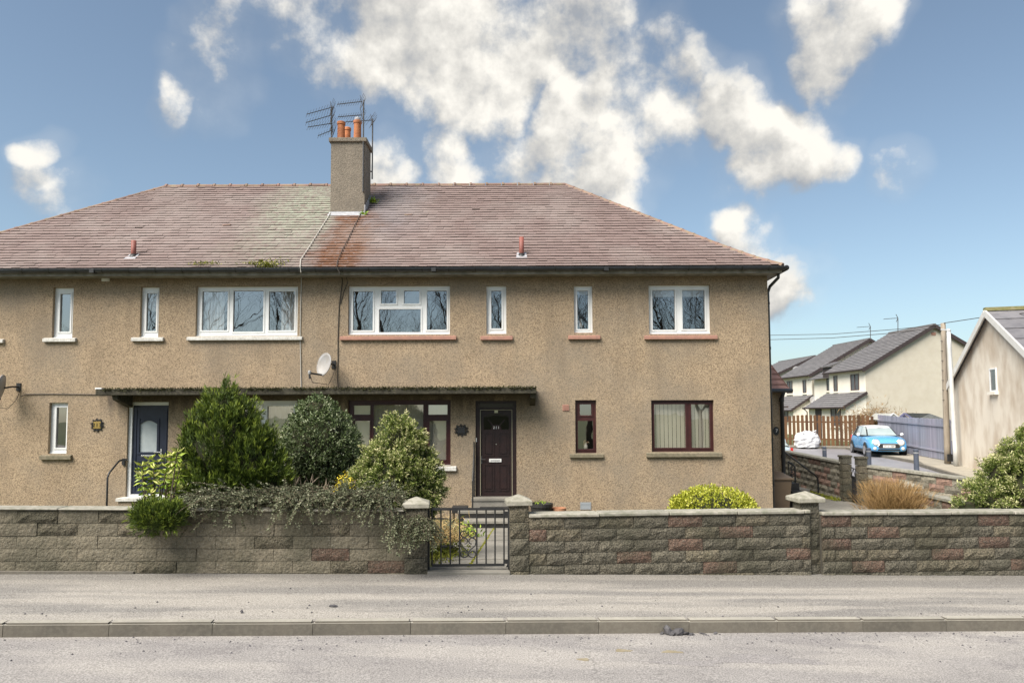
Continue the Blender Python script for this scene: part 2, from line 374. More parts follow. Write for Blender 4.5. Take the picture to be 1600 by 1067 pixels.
def leaf_mesh(name, P, D, Ln, W, rnd, m, fold=0.0):
    """one mesh of diamond leaves: base points P, axes D, lengths, widths and a tint number each"""
    n = len(P); D = D / np.maximum(np.linalg.norm(D, axis=1, keepdims=True), 1e-6)
    q = rng.normal(size=(n, 3)); S = np.cross(D, q); S /= np.maximum(np.linalg.norm(S, axis=1, keepdims=True), 1e-6)
    Ln = np.broadcast_to(np.asarray(Ln, float), (n,))[:, None]; W = np.broadcast_to(np.asarray(W, float), (n,))[:, None]
    Nn = np.cross(D, S)
    v = np.empty((n, 4, 3)); v[:, 0] = P; v[:, 1] = P + D * Ln * .5 + S * W * .5 + Nn * Ln * fold; v[:, 2] = P + D * Ln; v[:, 3] = P + D * Ln * .5 - S * W * .5 + Nn * Ln * fold
    me = bpy.data.meshes.new(name); me.vertices.add(n * 4); me.vertices.foreach_set('co', v.reshape(-1).astype('f4'))
    me.loops.add(n * 4); me.loops.foreach_set('vertex_index', np.arange(n * 4, dtype='i4'))
    me.polygons.add(n); me.polygons.foreach_set('loop_start', np.arange(0, n * 4, 4, dtype='i4'))
    try: me.polygons.foreach_set('loop_total', np.full(n, 4, dtype='i4'))
    except Exception: pass
    at_ = me.attributes.new('rnd', 'FLOAT', 'POINT'); at_.data.foreach_set('value', np.repeat(np.clip(rnd, 0, 1), 4).astype('f4'))
    me.materials.append(m); me.update(calc_edges=True); me.validate(); return me
def unit(n):
    q = rng.normal(size=(n, 3)); return q / np.linalg.norm(q, axis=1, keepdims=True)
def foliage(parent, P, D, Ln, W, rnd, m, name='foliage', fold=.08):
    base = np.array(WPOS[parent.name])
    return link(name, leaf_mesh(name, P - base, D, Ln, W, rnd, m, fold), WPOS[parent.name], parent, kind='stuff')

# ------------------------------------------------------------------ levels and lines of the ground
GR = .1035                                     # road, kerb and garden wall run this slope away from the house front
T = Vector((1, GR, 0)).normalized(); NB = Vector((-T.y, T.x, 0))   # along the road, and away from it
def zr(x): return -.029 * max(-26., min(26., x))                   # the road falls to the right
K0, W0 = 7.17, 9.1
def rp(s, b, y0): return Vector((0, y0, 0)) + T * s + NB * b         # point on a line parallel to the kerb
def sheet(pts, nu, nv, zf):
    """grid over the quad pts (4 corners in plan) lifted to zf(x, y)"""
    m = MB(); a, b, c, d = [Vector((*p, 0)) for p in pts]; vs_, fs = [], []
    for j in range(nv + 1):
        for i in range(nu + 1):
            u, v = i / nu, j / nv; p = (a * (1-u) + b * u) * (1-v) + (d * (1-u) + c * u) * v; vs_.append((p.x, p.y, zf(p.x, p.y)))
    for j in range(nv):
        for i in range(nu):
            k = j * (nu + 1) + i; fs.append((k, k+1, k+nu+2, k+nu+1))
    return m.add(vs_, fs)
def tarmac_extra(nt, P, col, noise, ramp, mix):
    N, L = nt.nodes, nt.links
    def vor(sc, rad):
        n = N.new('ShaderNodeTexVoronoi'); n.inputs['Scale'].default_value = sc; L.new(P, n.inputs['Vector']); return n
    a = ramp(noise(75, 3), .40, .60)
    col = mix(a, mix(.38, col, (.05, .047, .045)), mix(.22, col, (.60, .57, .53)))
    s = vor(34, 1); f = ramp(s.outputs['Distance'], .12, .05)
    sel = N.new('ShaderNodeMath'); sel.operation = 'GREATER_THAN'; sel.inputs[1].default_value = .80
    sp = N.new('ShaderNodeSeparateColor'); L.new(s.outputs['Color'], sp.inputs[0]); L.new(sp.outputs[0], sel.inputs[0])
    mm = N.new('ShaderNodeMath'); mm.operation = 'MULTIPLY'; L.new(f, mm.inputs[0]); L.new(sel.outputs[0], mm.inputs[1])
    return mix(mm.outputs[0], col, (.09, .08, .08))
def road_extra(nt, P, col, noise, ramp, mix):
    N, L = nt.nodes, nt.links
    mp = N.new('ShaderNodeMapping'); mp.inputs['Rotation'].default_value = (0, 0, -math.atan(GR)); mp.inputs['Scale'].default_value = (.35, 1.6, 1); L.new(P, mp.inputs['Vector'])
    n = N.new('ShaderNodeTexNoise'); n.inputs['Scale'].default_value = 1.1; n.inputs['Detail'].default_value = 6; L.new(mp.outputs[0], n.inputs['Vector'])
    col = mix(ramp(n.outputs['Fac'], .47, .60), col, (.345, .318, .292))
    m3 = N.new('ShaderNodeMapping'); m3.inputs['Scale'].default_value = (.5, 1.3, 1); m3.inputs['Location'].default_value = (3.3, 1.2, 0); L.new(P, m3.inputs['Vector'])
    n3 = N.new('ShaderNodeTexNoise'); n3.inputs['Scale'].default_value = .9; n3.inputs['Detail'].default_value = 7; n3.inputs['Roughness'].default_value = .65; L.new(m3.outputs[0], n3.inputs['Vector'])
    k3 = N.new('ShaderNodeMath'); k3.operation = 'MULTIPLY'; k3.inputs[1].default_value = .8; L.new(ramp(n3.outputs['Fac'], .545, .60), k3.inputs[0])
    col = mix(k3.outputs[0], col, (.20, .183, .18))
    return cracks(nt, P, tarmac_extra(nt, P, col, noise, ramp, mix), noise, ramp, mix)
def cracks(nt, P, col, noise, ramp, mix, sc=1.1):
    N, L = nt.nodes, nt.links
    nz = N.new('ShaderNodeTexNoise'); nz.inputs['Scale'].default_value = 4; nz.inputs['Detail'].default_value = 5; L.new(P, nz.inputs['Vector'])
    ad = N.new('ShaderNodeVectorMath'); ad.operation = 'MULTIPLY_ADD'; ad.inputs[1].default_value = (.35, .35, 0); L.new(nz.outputs['Color'], ad.inputs[0]); L.new(P, ad.inputs[2])
    v = N.new('ShaderNodeTexVoronoi'); v.feature = 'DISTANCE_TO_EDGE'; v.inputs['Scale'].default_value = sc; L.new(ad.outputs[0], v.inputs['Vector'])
    a = N.new('ShaderNodeMath'); a.operation = 'MULTIPLY'; L.new(ramp(v.outputs['Distance'], .008, .002), a.inputs[0]); L.new(ramp(noise(.9, 3), .54, .64), a.inputs[1])
    b = N.new('ShaderNodeMath'); b.operation = 'MULTIPLY'; b.inputs[1].default_value = .38; L.new(a.outputs[0], b.inputs[0])
    return mix(b.outputs[0], col, (.07, .065, .06))
def band_extra(nt, P, col, noise, ramp, mix):
    """pavement: worn pale wheel-swept strips and darker resurfaced strips along the kerb"""
    N, L = nt.nodes, nt.links
    mp = N.new('ShaderNodeMapping'); mp.inputs['Rotation'].default_value = (0, 0, -math.atan(GR)); L.new(P, mp.inputs['Vector'])
    m2 = N.new('ShaderNodeMapping'); m2.inputs['Scale'].default_value = (.22, 1.9, 1); L.new(mp.outputs[0], m2.inputs['Vector'])
    n = N.new('ShaderNodeTexNoise'); n.inputs['Scale'].default_value = 1.5; n.inputs['Detail'].default_value = 4; L.new(m2.outputs[0], n.inputs['Vector'])
    col = mix(ramp(n.outputs['Fac'], .44, .58), col, (.335, .305, .265))
    # damp dirt along the foot of the wall, ragged
    sx = N.new('ShaderNodeSeparateXYZ'); L.new(mp.outputs[0], sx.inputs[0])
    ad = N.new('ShaderNodeMath'); ad.operation = 'MULTIPLY_ADD'; L.new(noise(2.2, 5), ad.inputs[0]); ad.inputs[1].default_value = .55; L.new(sx.outputs[1], ad.inputs[2])
    f = ramp(ad.outputs[0], 8.25 + .27, 9.0 + .27); mm = N.new('ShaderNodeMath'); mm.operation = 'MULTIPLY'; L.new(f, mm.inputs[0]); mm.inputs[1].default_value = .72
    col = mix(mm.outputs[0], col, (.12, .11, .095))
    return cracks(nt, P, tarmac_extra(nt, P, col, noise, ramp, mix), noise, ramp, mix, 1.7)
ROAD = mat('road_tarmac', (.275, .255, .243), (.225, .208, .20), scale=.8, rough=.9, bump=.5, bscale=120, bdist=.006, extra=road_extra)
PAVE = mat('pavement_tarmac', (.165, .152, .138), (.205, .19, .172), scale=1.1, rough=.9, bump=.5, bscale=130, bdist=.005, extra=band_extra)
PATCH = mat('tarmac_patch', (.25, .23, .225), (.215, .20, .197), scale=3, rough=.9, bump=.5, bscale=120, bdist=.005, extra=tarmac_extra)
KTOP = mat('kerb_top_lit', (.36, .335, .285), (.30, .28, .24), scale=3, rough=.9, c3=(.22, .20, .165), s3=26, f3=.4, bump=.3, bscale=90, var=.08)
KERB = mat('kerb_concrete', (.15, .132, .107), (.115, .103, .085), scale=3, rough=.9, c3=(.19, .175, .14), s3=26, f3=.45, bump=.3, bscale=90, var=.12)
SOIL = mat('soil', (.075, .06, .035), (.10, .095, .04), scale=2, rough=1, c3=(.07, .10, .025), s3=6, f3=.6, bump=.6, bscale=20)
SLAB = mat('slab_concrete', (.27, .25, .215), (.20, .187, .162), scale=2.5, rough=.9, c3=(.14, .13, .105), s3=14, f3=.4, var=.12, bump=.2)
STREET = mat('wet_street', (.30, .29, .30), (.23, .22, .235), scale=.9, rough=.42, c3=(.16, .15, .16), s3=5, f3=.4, spec=.55)
FIELD = mat('field', (.07, .085, .03), (.10, .10, .045), scale=.05, rough=1)

# ground to the horizon, road, pavement
struct('ground', sheet([(-900,-900),(900,-900),(900,900),(-900,900)], 8, 8, lambda x, y: -1.3), FIELD)
def quad_between(y0a, y0b, off, x0=-40, x1=40, n=40):
    """strip between two kerb-parallel lines"""
    m = MB(); vs_ = []
    for i in range(n + 1):
        x = x0 + (x1 - x0) * i / n
        for (yy, o) in ((y0a, off[0]), (y0b, off[1])): vs_.append((x, yy + GR * x, zr(x) + o))
    return m.add(vs_, [(2*i, 2*i+2, 2*i+3, 2*i+1) for i in range(n)])
struct('road', quad_between(-3.6, K0 + .02, (0, 0)), ROAD)
struct('verge', quad_between(-40, -3.6, (.1, .1)), FIELD)
pav = struct('pavement', quad_between(K0 + .05, W0 + .10, (.118, .152)), PAVE)
# kerb stones, one by one
KL = .916
ks0 = (plane_hit(790, 975, (0, K0, 0), -NB) - Vector((0, K0, 0))).dot(T)
mkv = []
for k in range(3):
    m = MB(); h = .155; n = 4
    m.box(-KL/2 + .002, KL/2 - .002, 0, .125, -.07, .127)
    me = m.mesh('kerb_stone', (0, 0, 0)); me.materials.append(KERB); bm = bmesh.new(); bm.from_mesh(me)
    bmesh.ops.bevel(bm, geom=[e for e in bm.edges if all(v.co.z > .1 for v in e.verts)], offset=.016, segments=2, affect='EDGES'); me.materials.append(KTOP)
    for f in bm.faces: f.material_index = 1 if f.normal.z > .6 else 0  # overhead light put into colour: tops paler, splash-dirtied faces darker
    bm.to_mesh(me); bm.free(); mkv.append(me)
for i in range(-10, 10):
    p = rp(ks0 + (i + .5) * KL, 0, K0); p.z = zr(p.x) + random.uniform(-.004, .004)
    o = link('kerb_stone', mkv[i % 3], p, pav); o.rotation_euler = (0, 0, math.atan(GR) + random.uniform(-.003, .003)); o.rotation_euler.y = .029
# resurfaced patch in the road and the puddle stains
def blob(px, py, rx, ry, z, m, name, label, cat, seed):
    c = plane_hit(px, py, (0, 0, zr(0)), Vector((.029, 0, 1))); r_ = random.Random(seed); n = 46; p = []
    for k in range(n):
        a = 2 * math.pi * k / n; q = 1 + r_.uniform(-.10, .10) + .22 * math.sin(3 * a + seed) + .12 * math.sin(7 * a); x = c.x + rx * math.cos(a) * q; y = c.y + ry * math.sin(a) * q; p.append((x, y, zr(x) + z))
    MB().add(p + [(a, b, cc - .012) for a, b, cc in p], [tuple(range(n))] + [(i, n + i, n + (i+1) % n, (i+1) % n) for i in range(n)]).build(name, m, label=label, cat=cat, kind='structure')
blob(1195, 1030, .48, .12, .003, PATCH, 'road_patch', None, None, 3)
blob(1075, 1036, .30, .06, .003, PATCH, 'road_patch', None, None, 5)
DIRT = mat('road_dirt', (.24, .20, .13), (.30, .26, .18), scale=8, rough=1)
blob(973, 1016, .07, .035, .004, DIRT, 'road_patch', None, None, 8); blob(1050, 1018, .09, .03, .004, DIRT, 'road_patch', None, None, 9); blob(912, 1030, .05, .03, .004, DIRT, 'road_patch', None, None, 11)

# garden behind the wall
ZG = -.24
def zgarden(x, y):
    d = y - (W0 + GR * x); t = max(0., min(1., (d - .3) / 5.0)); t = t * t * (3 - 2 * t)
    return (zr(x) + .12) * (1 - t) + ZG * t
struct('garden_soil', sheet([(-16, W0 + .2 - GR * 16), (11.2, W0 + .2 + GR * 11.2), (9.3, 26), (-16, 26)], 30, 30, zgarden), SOIL)

# ------------------------------------------------------------------ the house
def fx(px, py=560): return at(px, py, YF).x
def rect(x0, y0, x1, y1):        # pixel rectangle on the house front -> (X0, X1, Z0, Z1)
    ym = (y0 + y1) / 2; xm = (x0 + x1) / 2
    return (at(x0, ym, YF).x, at(x1, ym, YF).x, at(xm, y1, YF).z, at(xm, y0, YF).z)
XC = fx(505); XR = fx(1203, 600); HWID = XR - XC; XL = XC - HWID
YE = YF - .38; ZE = at(700, 418, YE).z; OV = .22
ridge_r = at(884, 290, YE + 4.92); ZRG = ridge_r.z; YR = YE + 4.92; YB = YF + 2 * (YR - YF)
PROF = [(0, ZE), (.5, ZE + .285), (1.2, ZE + .76), (4.92, ZRG)]
def prof(d):
    for (a, za), (b, zb) in zip(PROF, PROF[1:]):
        if d <= b: return za + (zb - za) * (d - a) / (b - a)
    return ZRG
house = thing('roughcast_house', (XC, YF, ZG), 'long tan roughcast house with hipped pinkish brown tiled roof behind garden wall', 'house')
W_UP = [('w', (82,449,114,528), [(90,458,107,518)], (67,118,528,534), SILLW), ('w', (219,448,248,527), [(226,457,242,517)], (205,255,527,533), SILLW),
        ('w', (306,447,465,525), [(313,454,354,516),(362,453,410,518),(418,454,459,516)], (292,472,526,531.5), SILLW),
        ('w', (544,446,703,523), [(550,454,582,516),(594,453,618.5,474),(630,453,655,474),(591,482,657,519),(666,453,698,515)], (531,713,525,531), SILLR),
        ('w', (760,446,791,522), [(767,453,784,513)], (751,801,525,531), SILLR), ('w', (897,446,926,520), [(902,453,920,514)], (888,938,524,530), SILLR),
        ('w', (1014,445,1110,522), [(1020,452,1056,515),(1067,452,1103,514)], (1007,1121,524,530), SILLR),
        ('w', (-98,449,-6,528), [(-91,457,-56,519),(-48,457,-12,519)], (-108,5,530,536), SILLW),
        ('w', (76,629,105,709), [(84,636,101,700)], (62,111,711,718), SILLS), ('w', (302,626,464,724), [(309,634,352,716),(360,633,407,718),(415,634,457,716)], (292,472,726,732), SILLW),
        ('b', (543,625,704,727), [(551,633,578,648),(552,657,577,719),(582,632,661,721),(668,632,699,648),(670,657,697,719)], (533,713,729,736), SILLW),
        ('b', (899,625,932,708), [(906,631,925,649),(903,657,928,702)], (890,943,709,715), SILLS), ('b', (1018,625,1116,706), [(1023,631,1073,700),(1081,631,1111,700)], (1010,1128,707,714), SILLS)]
openings = [rect(*w[1]) for w in W_UP]
door_l = rect(198, 628, 262, 776); door_r = rect(743, 626, 807, 776)
holes = openings + [door_l, door_r]
wall = MB().plate((XL, XR, ZG - .35, ZE - .02), holes, YF, YF + .14)
wall.add([(XL,YF,ZG-.35),(XL,YB,ZG-.35),(XL,YB,ZE-.02),(XL,YF,ZE-.02)], [(3,2,1,0)]); wall.add([(XR,YF,ZG-.35),(XR,YB,ZG-.35),(XR,YB,ZE-.02),(XR,YF,ZE-.02)], [(0,1,2,3)])
wall.add([(XL,YB,ZG-.35),(XR,YB,ZG-.35),(XR,YB,ZE-.02),(XL,YB,ZE-.02)], [(3,2,1,0)])
wall.build('wall', HARL, house)
it = MB(); zf1 = (openings[3][2] + openings[10][3]) / 2 + .1
it.box(XL + .2, XR - .2, YF + 2.4, YF + 2.45, ZG, ZE - .1); it.box(XL + .2, XR - .2, YF + .16, YF + 2.4, zf1, zf1 + .1); it.box(XL + .2, XR - .2, YF + .16, YF + 2.4, ZG - .1, ZG); it.box(XL + .2, XR - .2, YF + .16, YF + 2.4, ZE - .15, ZE - .1)
for px in (140, 275, 505, 735, 840, 970): it.box(fx(px) - .03, fx(px) + .03, YF + .16, YF + 2.4, ZG, ZE - .15)
it.build('interior_wall', INTER, house)

def make_window(kind, fr, panes, sill, sm):
    o = rect(*fr); ps = [rect(*p) for p in panes]; m = WHITE if kind == 'w' else BROWN; y0 = YF + .085
    f = MB().plate(o, ps, y0, y0 + .06)
    for p in ps:
        e = .028
        f.plate((p[0]-e, p[1]+e, p[2]-e, p[3]+e), [(p[0]+.006, p[1]-.006, p[2]+.006, p[3]-.006)], y0 - .014, y0 + .02)
    if kind == 'w': f.box(o[0], o[1], y0 - .03, y0 + .02, o[2], o[2] + .03)
    win = f.build('window', m, house)
    for p in ps:
        q = MB(); tx, tz = random.uniform(-.004, .004), random.uniform(-.004, .004)
        q.add([(p[0], y0+.03-tx, p[2]),(p[1], y0+.03+tx, p[2]),(p[1], y0+.03+tx+tz, p[3]),(p[0], y0+.03-tx+tz, p[3])], [(0,1,2,3)])
        q.build('pane', GLASS, win)
    s = (at(sill[0], sill[2], YF - .05).x, at(sill[1], sill[2], YF - .05).x, at(sum(sill[:2]) / 2, sill[3], YF - .06).z, at(sum(sill[:2]) / 2, sill[2], YF - .06).z)
    MB().add([(s[0],YF-.07,s[2]),(s[1],YF-.07,s[2]),(s[1],YF-.07,s[3]-.012),(s[0],YF-.07,s[3]-.012),(s[0],YF+.003,s[2]),(s[1],YF+.003,s[2]),(s[1],YF+.003,s[3]+.008),(s[0],YF+.003,s[3]+.008)],
             [(0,1,2,3),(4,7,6,5),(3,2,6,7),(0,4,5,1),(0,3,7,4),(1,5,6,2)]).build('sill', sm, win, bevel=.008)
    # the sill runs back to the frame inside the opening
    MB().box(o[0]+.002, o[1]-.002, YF + .004, y0 + .05, o[2] - .04, o[2] + .004).build('inner_sill', sm, win)
    return win
for w in W_UP: make_window(*w)

# doors ----------------------------------------------------------------
def dpt(px, py): p = at(px, py, YF + .1); return p.x, p.z
# navy composite door of the left flat
yd = YF + .10
d = door_l
MB().plate(d, [(d[0] + .075, d[1] - .01, d[2] + .05, d[3] - .075)], YF + .06, YF + .135).build('door_frame', WHITE, house)
(ax, az), (bx, bz) = dpt(203, 633), dpt(261, 770)
lf = MB(); gx0, gz1 = dpt(219, 656); gx1, gz0 = dpt(245, 706)
lf.plate((d[0] + .077, d[1] - .012, d[2] + .052, d[3] - .077), [(gx0, gx1, gz0, gz1)], yd, yd + .045)
for (x0, x1, z0, z1) in ((d[0]+.14, d[0]+.165, d[2]+.12, d[3]-.14), (d[1]-.095, d[1]-.07, d[2]+.12, d[3]-.14), (d[0]+.165, d[1]-.095, d[3]-.165, d[3]-.14), (gx0-.05, gx0, gz0-.05, gz1+.03), (gx1, gx1+.05, gz0-.05, gz1+.03), (gx0, gx1, gz0-.05, gz0)):
    lf.box(x0, x1, yd - .018, yd + .01, z0, z1)
pz0, pz1 = d[2] + .17, gz0 - .18
for x0, x1 in ((gx0 - .05, (gx0 + gx1) / 2 - .04), ((gx0 + gx1) / 2 + .04, gx1 + .05)):
    lf.plate((x0, x1, pz0, pz1), [(x0 + .035, x1 - .035, pz0 + .035, pz1 - .035)], yd - .016, yd + .01); lf.box(x0 + .06, x1 - .06, yd - .012, yd + .01, pz0 + .06, pz1 - .06)
dl = lf.build('door', NAVY, house, label='navy blue panelled door with frosted arched glass')
xm = (gx0 + gx1) / 2
arch = [(gx0, yd + .02, gz0), (gx1, yd + .02, gz0), (gx1, yd + .02, gz1), (gx0, yd + .02, gz1)]
MB().add(arch, [(0,1,2,3)]).build('pane', FROST, dl)
# arched head over the glass
hd = MB(); k = 8; pts = [(gx0 + (gx1 - gx0) * i / k, gz1 - .10 + .085 * math.sin(math.pi * i / k)) for i in range(k + 1)]
for (xa, za), (xb, zb) in zip(pts, pts[1:]): hd.add([(xa, yd - .004, za), (xb, yd - .004, zb), (xb, yd - .004, gz1 + .005), (xa, yd - .004, gz1 + .005), (xa, yd + .018, za), (xb, yd + .018, zb)], [(0,1,2,3),(0,4,5,1)])
hd.build('arch_moulding', NAVY, dl)
hx, hz = dpt(252, 706)
MB().box(hx - .018, hx + .018, yd - .014, yd, hz - .11, hz + .07).box(hx - .15, hx + .012, yd - .055, yd - .035, hz - .012, hz + .012).box(hx - .01, hx + .01, yd - .05, yd, hz - .01, hz + .01).build('handle', CHROME, dl, bevel=.003)
lx, lz = dpt(231, 712)
MB().box(lx - .15, lx + .15, yd - .016, yd, lz - .02, lz + .022).build('letter_plate', CHROME, dl, bevel=.004)
# dark wood door of the right flat
d = door_r
zt = at(775, 640, YF + .1).z
MB().plate(d, [(d[0] + .11, d[1] - .10, d[2] + .02, zt), (d[0] + .07, d[1] - .07, zt + .05, d[3] - .06)], YF + .05, YF + .135).build('door_frame', DKWOOD, house)
q = MB().add([(d[0]+.06, YF+.10, zt+.04),(d[1]-.06, YF+.10, zt+.04),(d[1]-.06, YF+.10, d[3]-.05),(d[0]+.06, YF+.10, d[3]-.05)], [(0,1,2,3)]).build('transom_pane', DGLASS, house)
fr2 = MB()
for x in (d[0] + .102, d[1] - .108): fr2.box(x, x + .014, YF + .044, YF + .06, d[2] + .02, zt - .005)
fr2.box(d[0] + .102, d[1] - .094, YF + .044, YF + .06, zt - .012, zt + .002); fr2.build('weather_strip', mat('strip', (.30, .27, .19), None, rough=.6), house)
x0, x1, z0, z1 = d[0] + .112, d[1] - .102, d[2] + .022, zt - .002
gz = at(775, 671, YF + .1).z; yd = YF + .085; xm = (x0 + x1) / 2
lf = MB().plate((x0, x1, z0, z1), [(x0 + .07, x1 - .07, gz, z1 - .07)], yd, yd + .045)
for (a, b) in ((gz - .06, at(775, 713, YF).z), (at(775, 725, YF).z, z0 + .10)):
    for xa, xb in ((x0 + .07, xm - .045), (xm + .045, x1 - .07)):
        lf.plate((xa, xb, b, a), [(xa + .03, xb - .03, b + .03, a - .03)], yd - .014, yd + .01); lf.box(xa + .055, xb - .055, yd - .012, yd + .01, b + .055, a - .055)
dr = lf.build('door', DKWOOD, house, label='dark brown panelled door with sunburst glazing')
MB().add([(x0+.06, yd+.03, gz-.01),(x1-.06, yd+.03, gz-.01),(x1-.06, yd+.03, z1-.06),(x0+.06, yd+.03, z1-.06)], [(0,1,2,3)]).build('pane', DGLASS, dr)
sb = MB(); n = 12; cx, cz = xm, gz
sb.add([(cx, yd - .006, cz)] + [(cx + .12 * math.cos(math.pi * i / n), yd - .006, cz + .12 * math.sin(math.pi * i / n)) for i in range(n + 1)], [(0, i + 1, i + 2) for i in range(n)])
for a in (50, 130): sb.bar((cx + .1 * math.cos(R(a)), yd + .008, cz + .1 * math.sin(R(a))), (cx + .30 * math.cos(R(a)), yd + .008, cz + .30 * math.sin(R(a))), .025, .03, (0, 1, 0))
for s_ in (-1, 1):                               # shoulders of the arch
    pz = z1 - .07
    sb.add([(cx + s_ * .33, yd + .002, pz - .14), (cx + s_ * .33, yd + .002, pz), (cx + s_ * .08, yd + .002, pz), (cx + s_ * .24, yd + .002, pz - .06)], [(0,1,2,3)])
sb.build('sunburst', DKWOOD, dr)
lettering('211', .085, WTEXT, (cx, yd - .012, cz + .045), dr)
MB().box(cx - .04, cx + .04, yd - .02, yd, z1 - .07, z1 - .005).build('name_card', mat('card', (.62, .60, .42), None, rough=.7), dr)
lx, lz = dpt(774, 719); lp = MB().box(lx - .14, lx + .14, yd - .02, yd, lz - .038, lz + .038).build('letter_plate', WTEXT, dr, bevel=.006)
MB().box(lx - .11, lx + .11, yd - .024, yd - .019, lz - .014, lz + .012).build('flap', GREYP, lp)
hx, hz = dpt(752, 718); MB().box(hx - .015, hx + .02, yd - .014, yd, hz - .09, hz + .09).box(hx - .01, hx + .10, yd - .06, yd - .045, hz + .005, hz + .02).box(hx - .01, hx + .012, yd - .055, yd, hz + .003, hz + .022).build('handle', ALU, dr)
MB().lathe((xm, yd - .01, at(775, 694, YF).z), [(.012, 0), (.012, .012)], 8, 'y').build('spyhole', CHROME, dr)
bx, bz = dpt(744.5, 687); tag(MB().box(bx - .012, bx + .012, YF + .032, YF + .05, bz - .045, bz + .045).build('doorbell', WTEXT, bevel=.004), 'small white doorbell button on the brown door frame', 'doorbell')

# blinds and curtains ----------------------------------------------------
def blind(px0, px1, pyt, pyb, n, label, y=.19):
    x0, z1 = at(px0, pyt, YF + y).x, at(px0, pyt, YF + y).z; x1, z0 = at(px1, pyb, YF + y).x, at(px1, pyb, YF + y).z
    b = thing('vertical_blind', ((x0 + x1) / 2, YF + y, z0), label, 'blind'); w = (x1 - x0) / n
    MB().box(x0, x1, YF + y - .015, YF + y + .03, z1, z1 + .05).build('head_rail', CREAM, b)
    for i in range(n):
        xa = x0 + i * w; MB().add([(xa + .002, YF + y, z0), (xa + w * .98, YF + y + .03, z0), (xa + w * .98, YF + y + .03, z1), (xa + .002, YF + y, z1)], [(0,1,2,3)]).build('slat', CREAM, b)
blind(546, 702, 629, 727, 24, 'cream vertical blind behind the wide brown window beside the brown door')
blind(1018, 1077, 628, 706, 9, 'cream vertical blind in the wider pane of the two-pane brown window')
blind(1080, 1114, 628, 706, 6, 'cream vertical blind in the narrower pane of the two-pane brown window')
def curtain(px0, px1, pyt, pyb, label, m=CURT, y=.22, folds=7):
    x0, x1 = at(px0, pyt, YF + y).x, at(px1, pyt, YF + y).x; z1, z0 = at(px0, pyt, YF + y).z, at(px0, pyb, YF + y).z; n = folds * 6; v = []
    for i in range(n + 1):
        t = i / n; x = x0 + (x1 - x0) * t; yy = YF + y + .035 * math.sin(t * folds * 2 * math.pi + .6 * math.sin(5 * t)); v += [(x, yy, z0), (x, yy, z1)]
    MB().add(v, [(2*i, 2*i+2, 2*i+3, 2*i+1) for i in range(n)]).build('curtain', m, label=label, cat='curtain', smooth=True)
curtain(309, 352, 450, 522, 'pale net curtain filling the left pane of white window above the canopy', folds=9)
curtain(440, 461, 450, 522, 'pale curtain drawn to the side of the three-pane white upper window', folds=4)
curtain(222, 246, 455, 486, 'short pale net blind over the upper half of narrow white window', folds=5)
curtain(420, 462, 630, 722, 'cream curtain in the white window partly hidden by the shrubs', CREAM, folds=6)
def roller(px0, px1, pyt, pyb, label):
    p, q = at(px0, pyt, YF + .22), at(px1, pyb, YF + .22)
    m = MB().box(p.x, q.x, YF + .22, YF + .226, q.z, p.z); m.tube([(p.x, YF + .235, p.z + .02), (q.x, YF + .235, p.z + .02)], .02, 8); m.box(p.x, q.x, YF + .215, YF + .232, q.z - .012, q.z + .008)
    m.build('roller_blind', CURT, label=label, cat='blind')
roller(1017, 1108, 450, 463, 'white roller blind pulled up in the two-pane white window'); roller(899, 924, 450, 460, 'short roller blind at the head of narrow white window next to two-pane one')
VASE = mat('vase_white', (.6, .55, .5), None, rough=.3)
def vase(px, py, label, h=.22):
    p = at(px, py, YF + .2); t = thing('flower_vase', p, label, 'vase'); MB().lathe(p, [(.03, 0), (.05, .04), (.045, .09), (.02, .13), (.028, .15)], 12).build('vessel', VASE, t, smooth=True)
    n = 60; P = np.array(p) + np.array([0, 0, .16]) + unit(n) * np.array([.07, .03, .06]) * rng.uniform(.3, 1, (n, 1)); foliage(t, P, unit(n), .04, .03, rng.uniform(0, 1, n), mat('vase_leaf', (.30, .10, .05), (.5, .45, .3), attr=True))
vase(915.5, 702, 'small flower vase inside the narrow brown window')
vase(907, 513, 'potted plant inside the narrow white window over the brown one')

# roof -------------------------------------------------------------------
roof = thing('roof', (XC, YR, ZE), None, None, parent=house)
dk = MB()
KX = (XR + OV - ridge_r.x) / 4.92           # the hips are a little steeper than the front slope
def corner(d, s): return (XR + OV - d * KX if s > 0 else XL - OV + d * KX)
RXL, RXR = corner(4.92, -1), corner(4.92, 1)
for (da, za), (db, zb) in zip(PROF, PROF[1:]):
    za -= .03; zb -= .03
    yb0 = 2 * YR - YE
    f1 = [(corner(da,-1), YE+da, za), (corner(da,1), YE+da, za), (corner(db,1), YE+db, zb), (corner(db,-1), YE+db, zb)]
    b1 = [(corner(da,1), yb0-da, za), (corner(da,-1), yb0-da, za), (corner(db,-1), yb0-db, zb), (corner(db,1), yb0-db, zb)]
    r1 = [f1[1], b1[0], b1[3], f1[2]]; l1 = [b1[1], f1[0], f1[3], b1[2]]
    for q in (f1, b1, r1, l1): dk.add(q, [(0,1,2,3)])
dk.build('roof_deck', CONC, roof)
def slope_rows():
    rows, d = [], .0; L_ = sum(math.hypot(b[0]-a[0], b[1]-a[1]) for a, b in zip(PROF, PROF[1:])); n = 34; step = L_ / n
    # invert arclength
    ds = [0.]; acc = 0; dd = 0
    while len(ds) <= n:
        nd_ = dd + .002; acc += math.hypot(.002, prof(nd_) - prof(dd)); dd = nd_
        if acc >= step: ds.append(dd); acc -= step
        if dd > 4.93: break
    while len(ds) <= n: ds.append(4.92)
    return ds
DS = slope_rows()
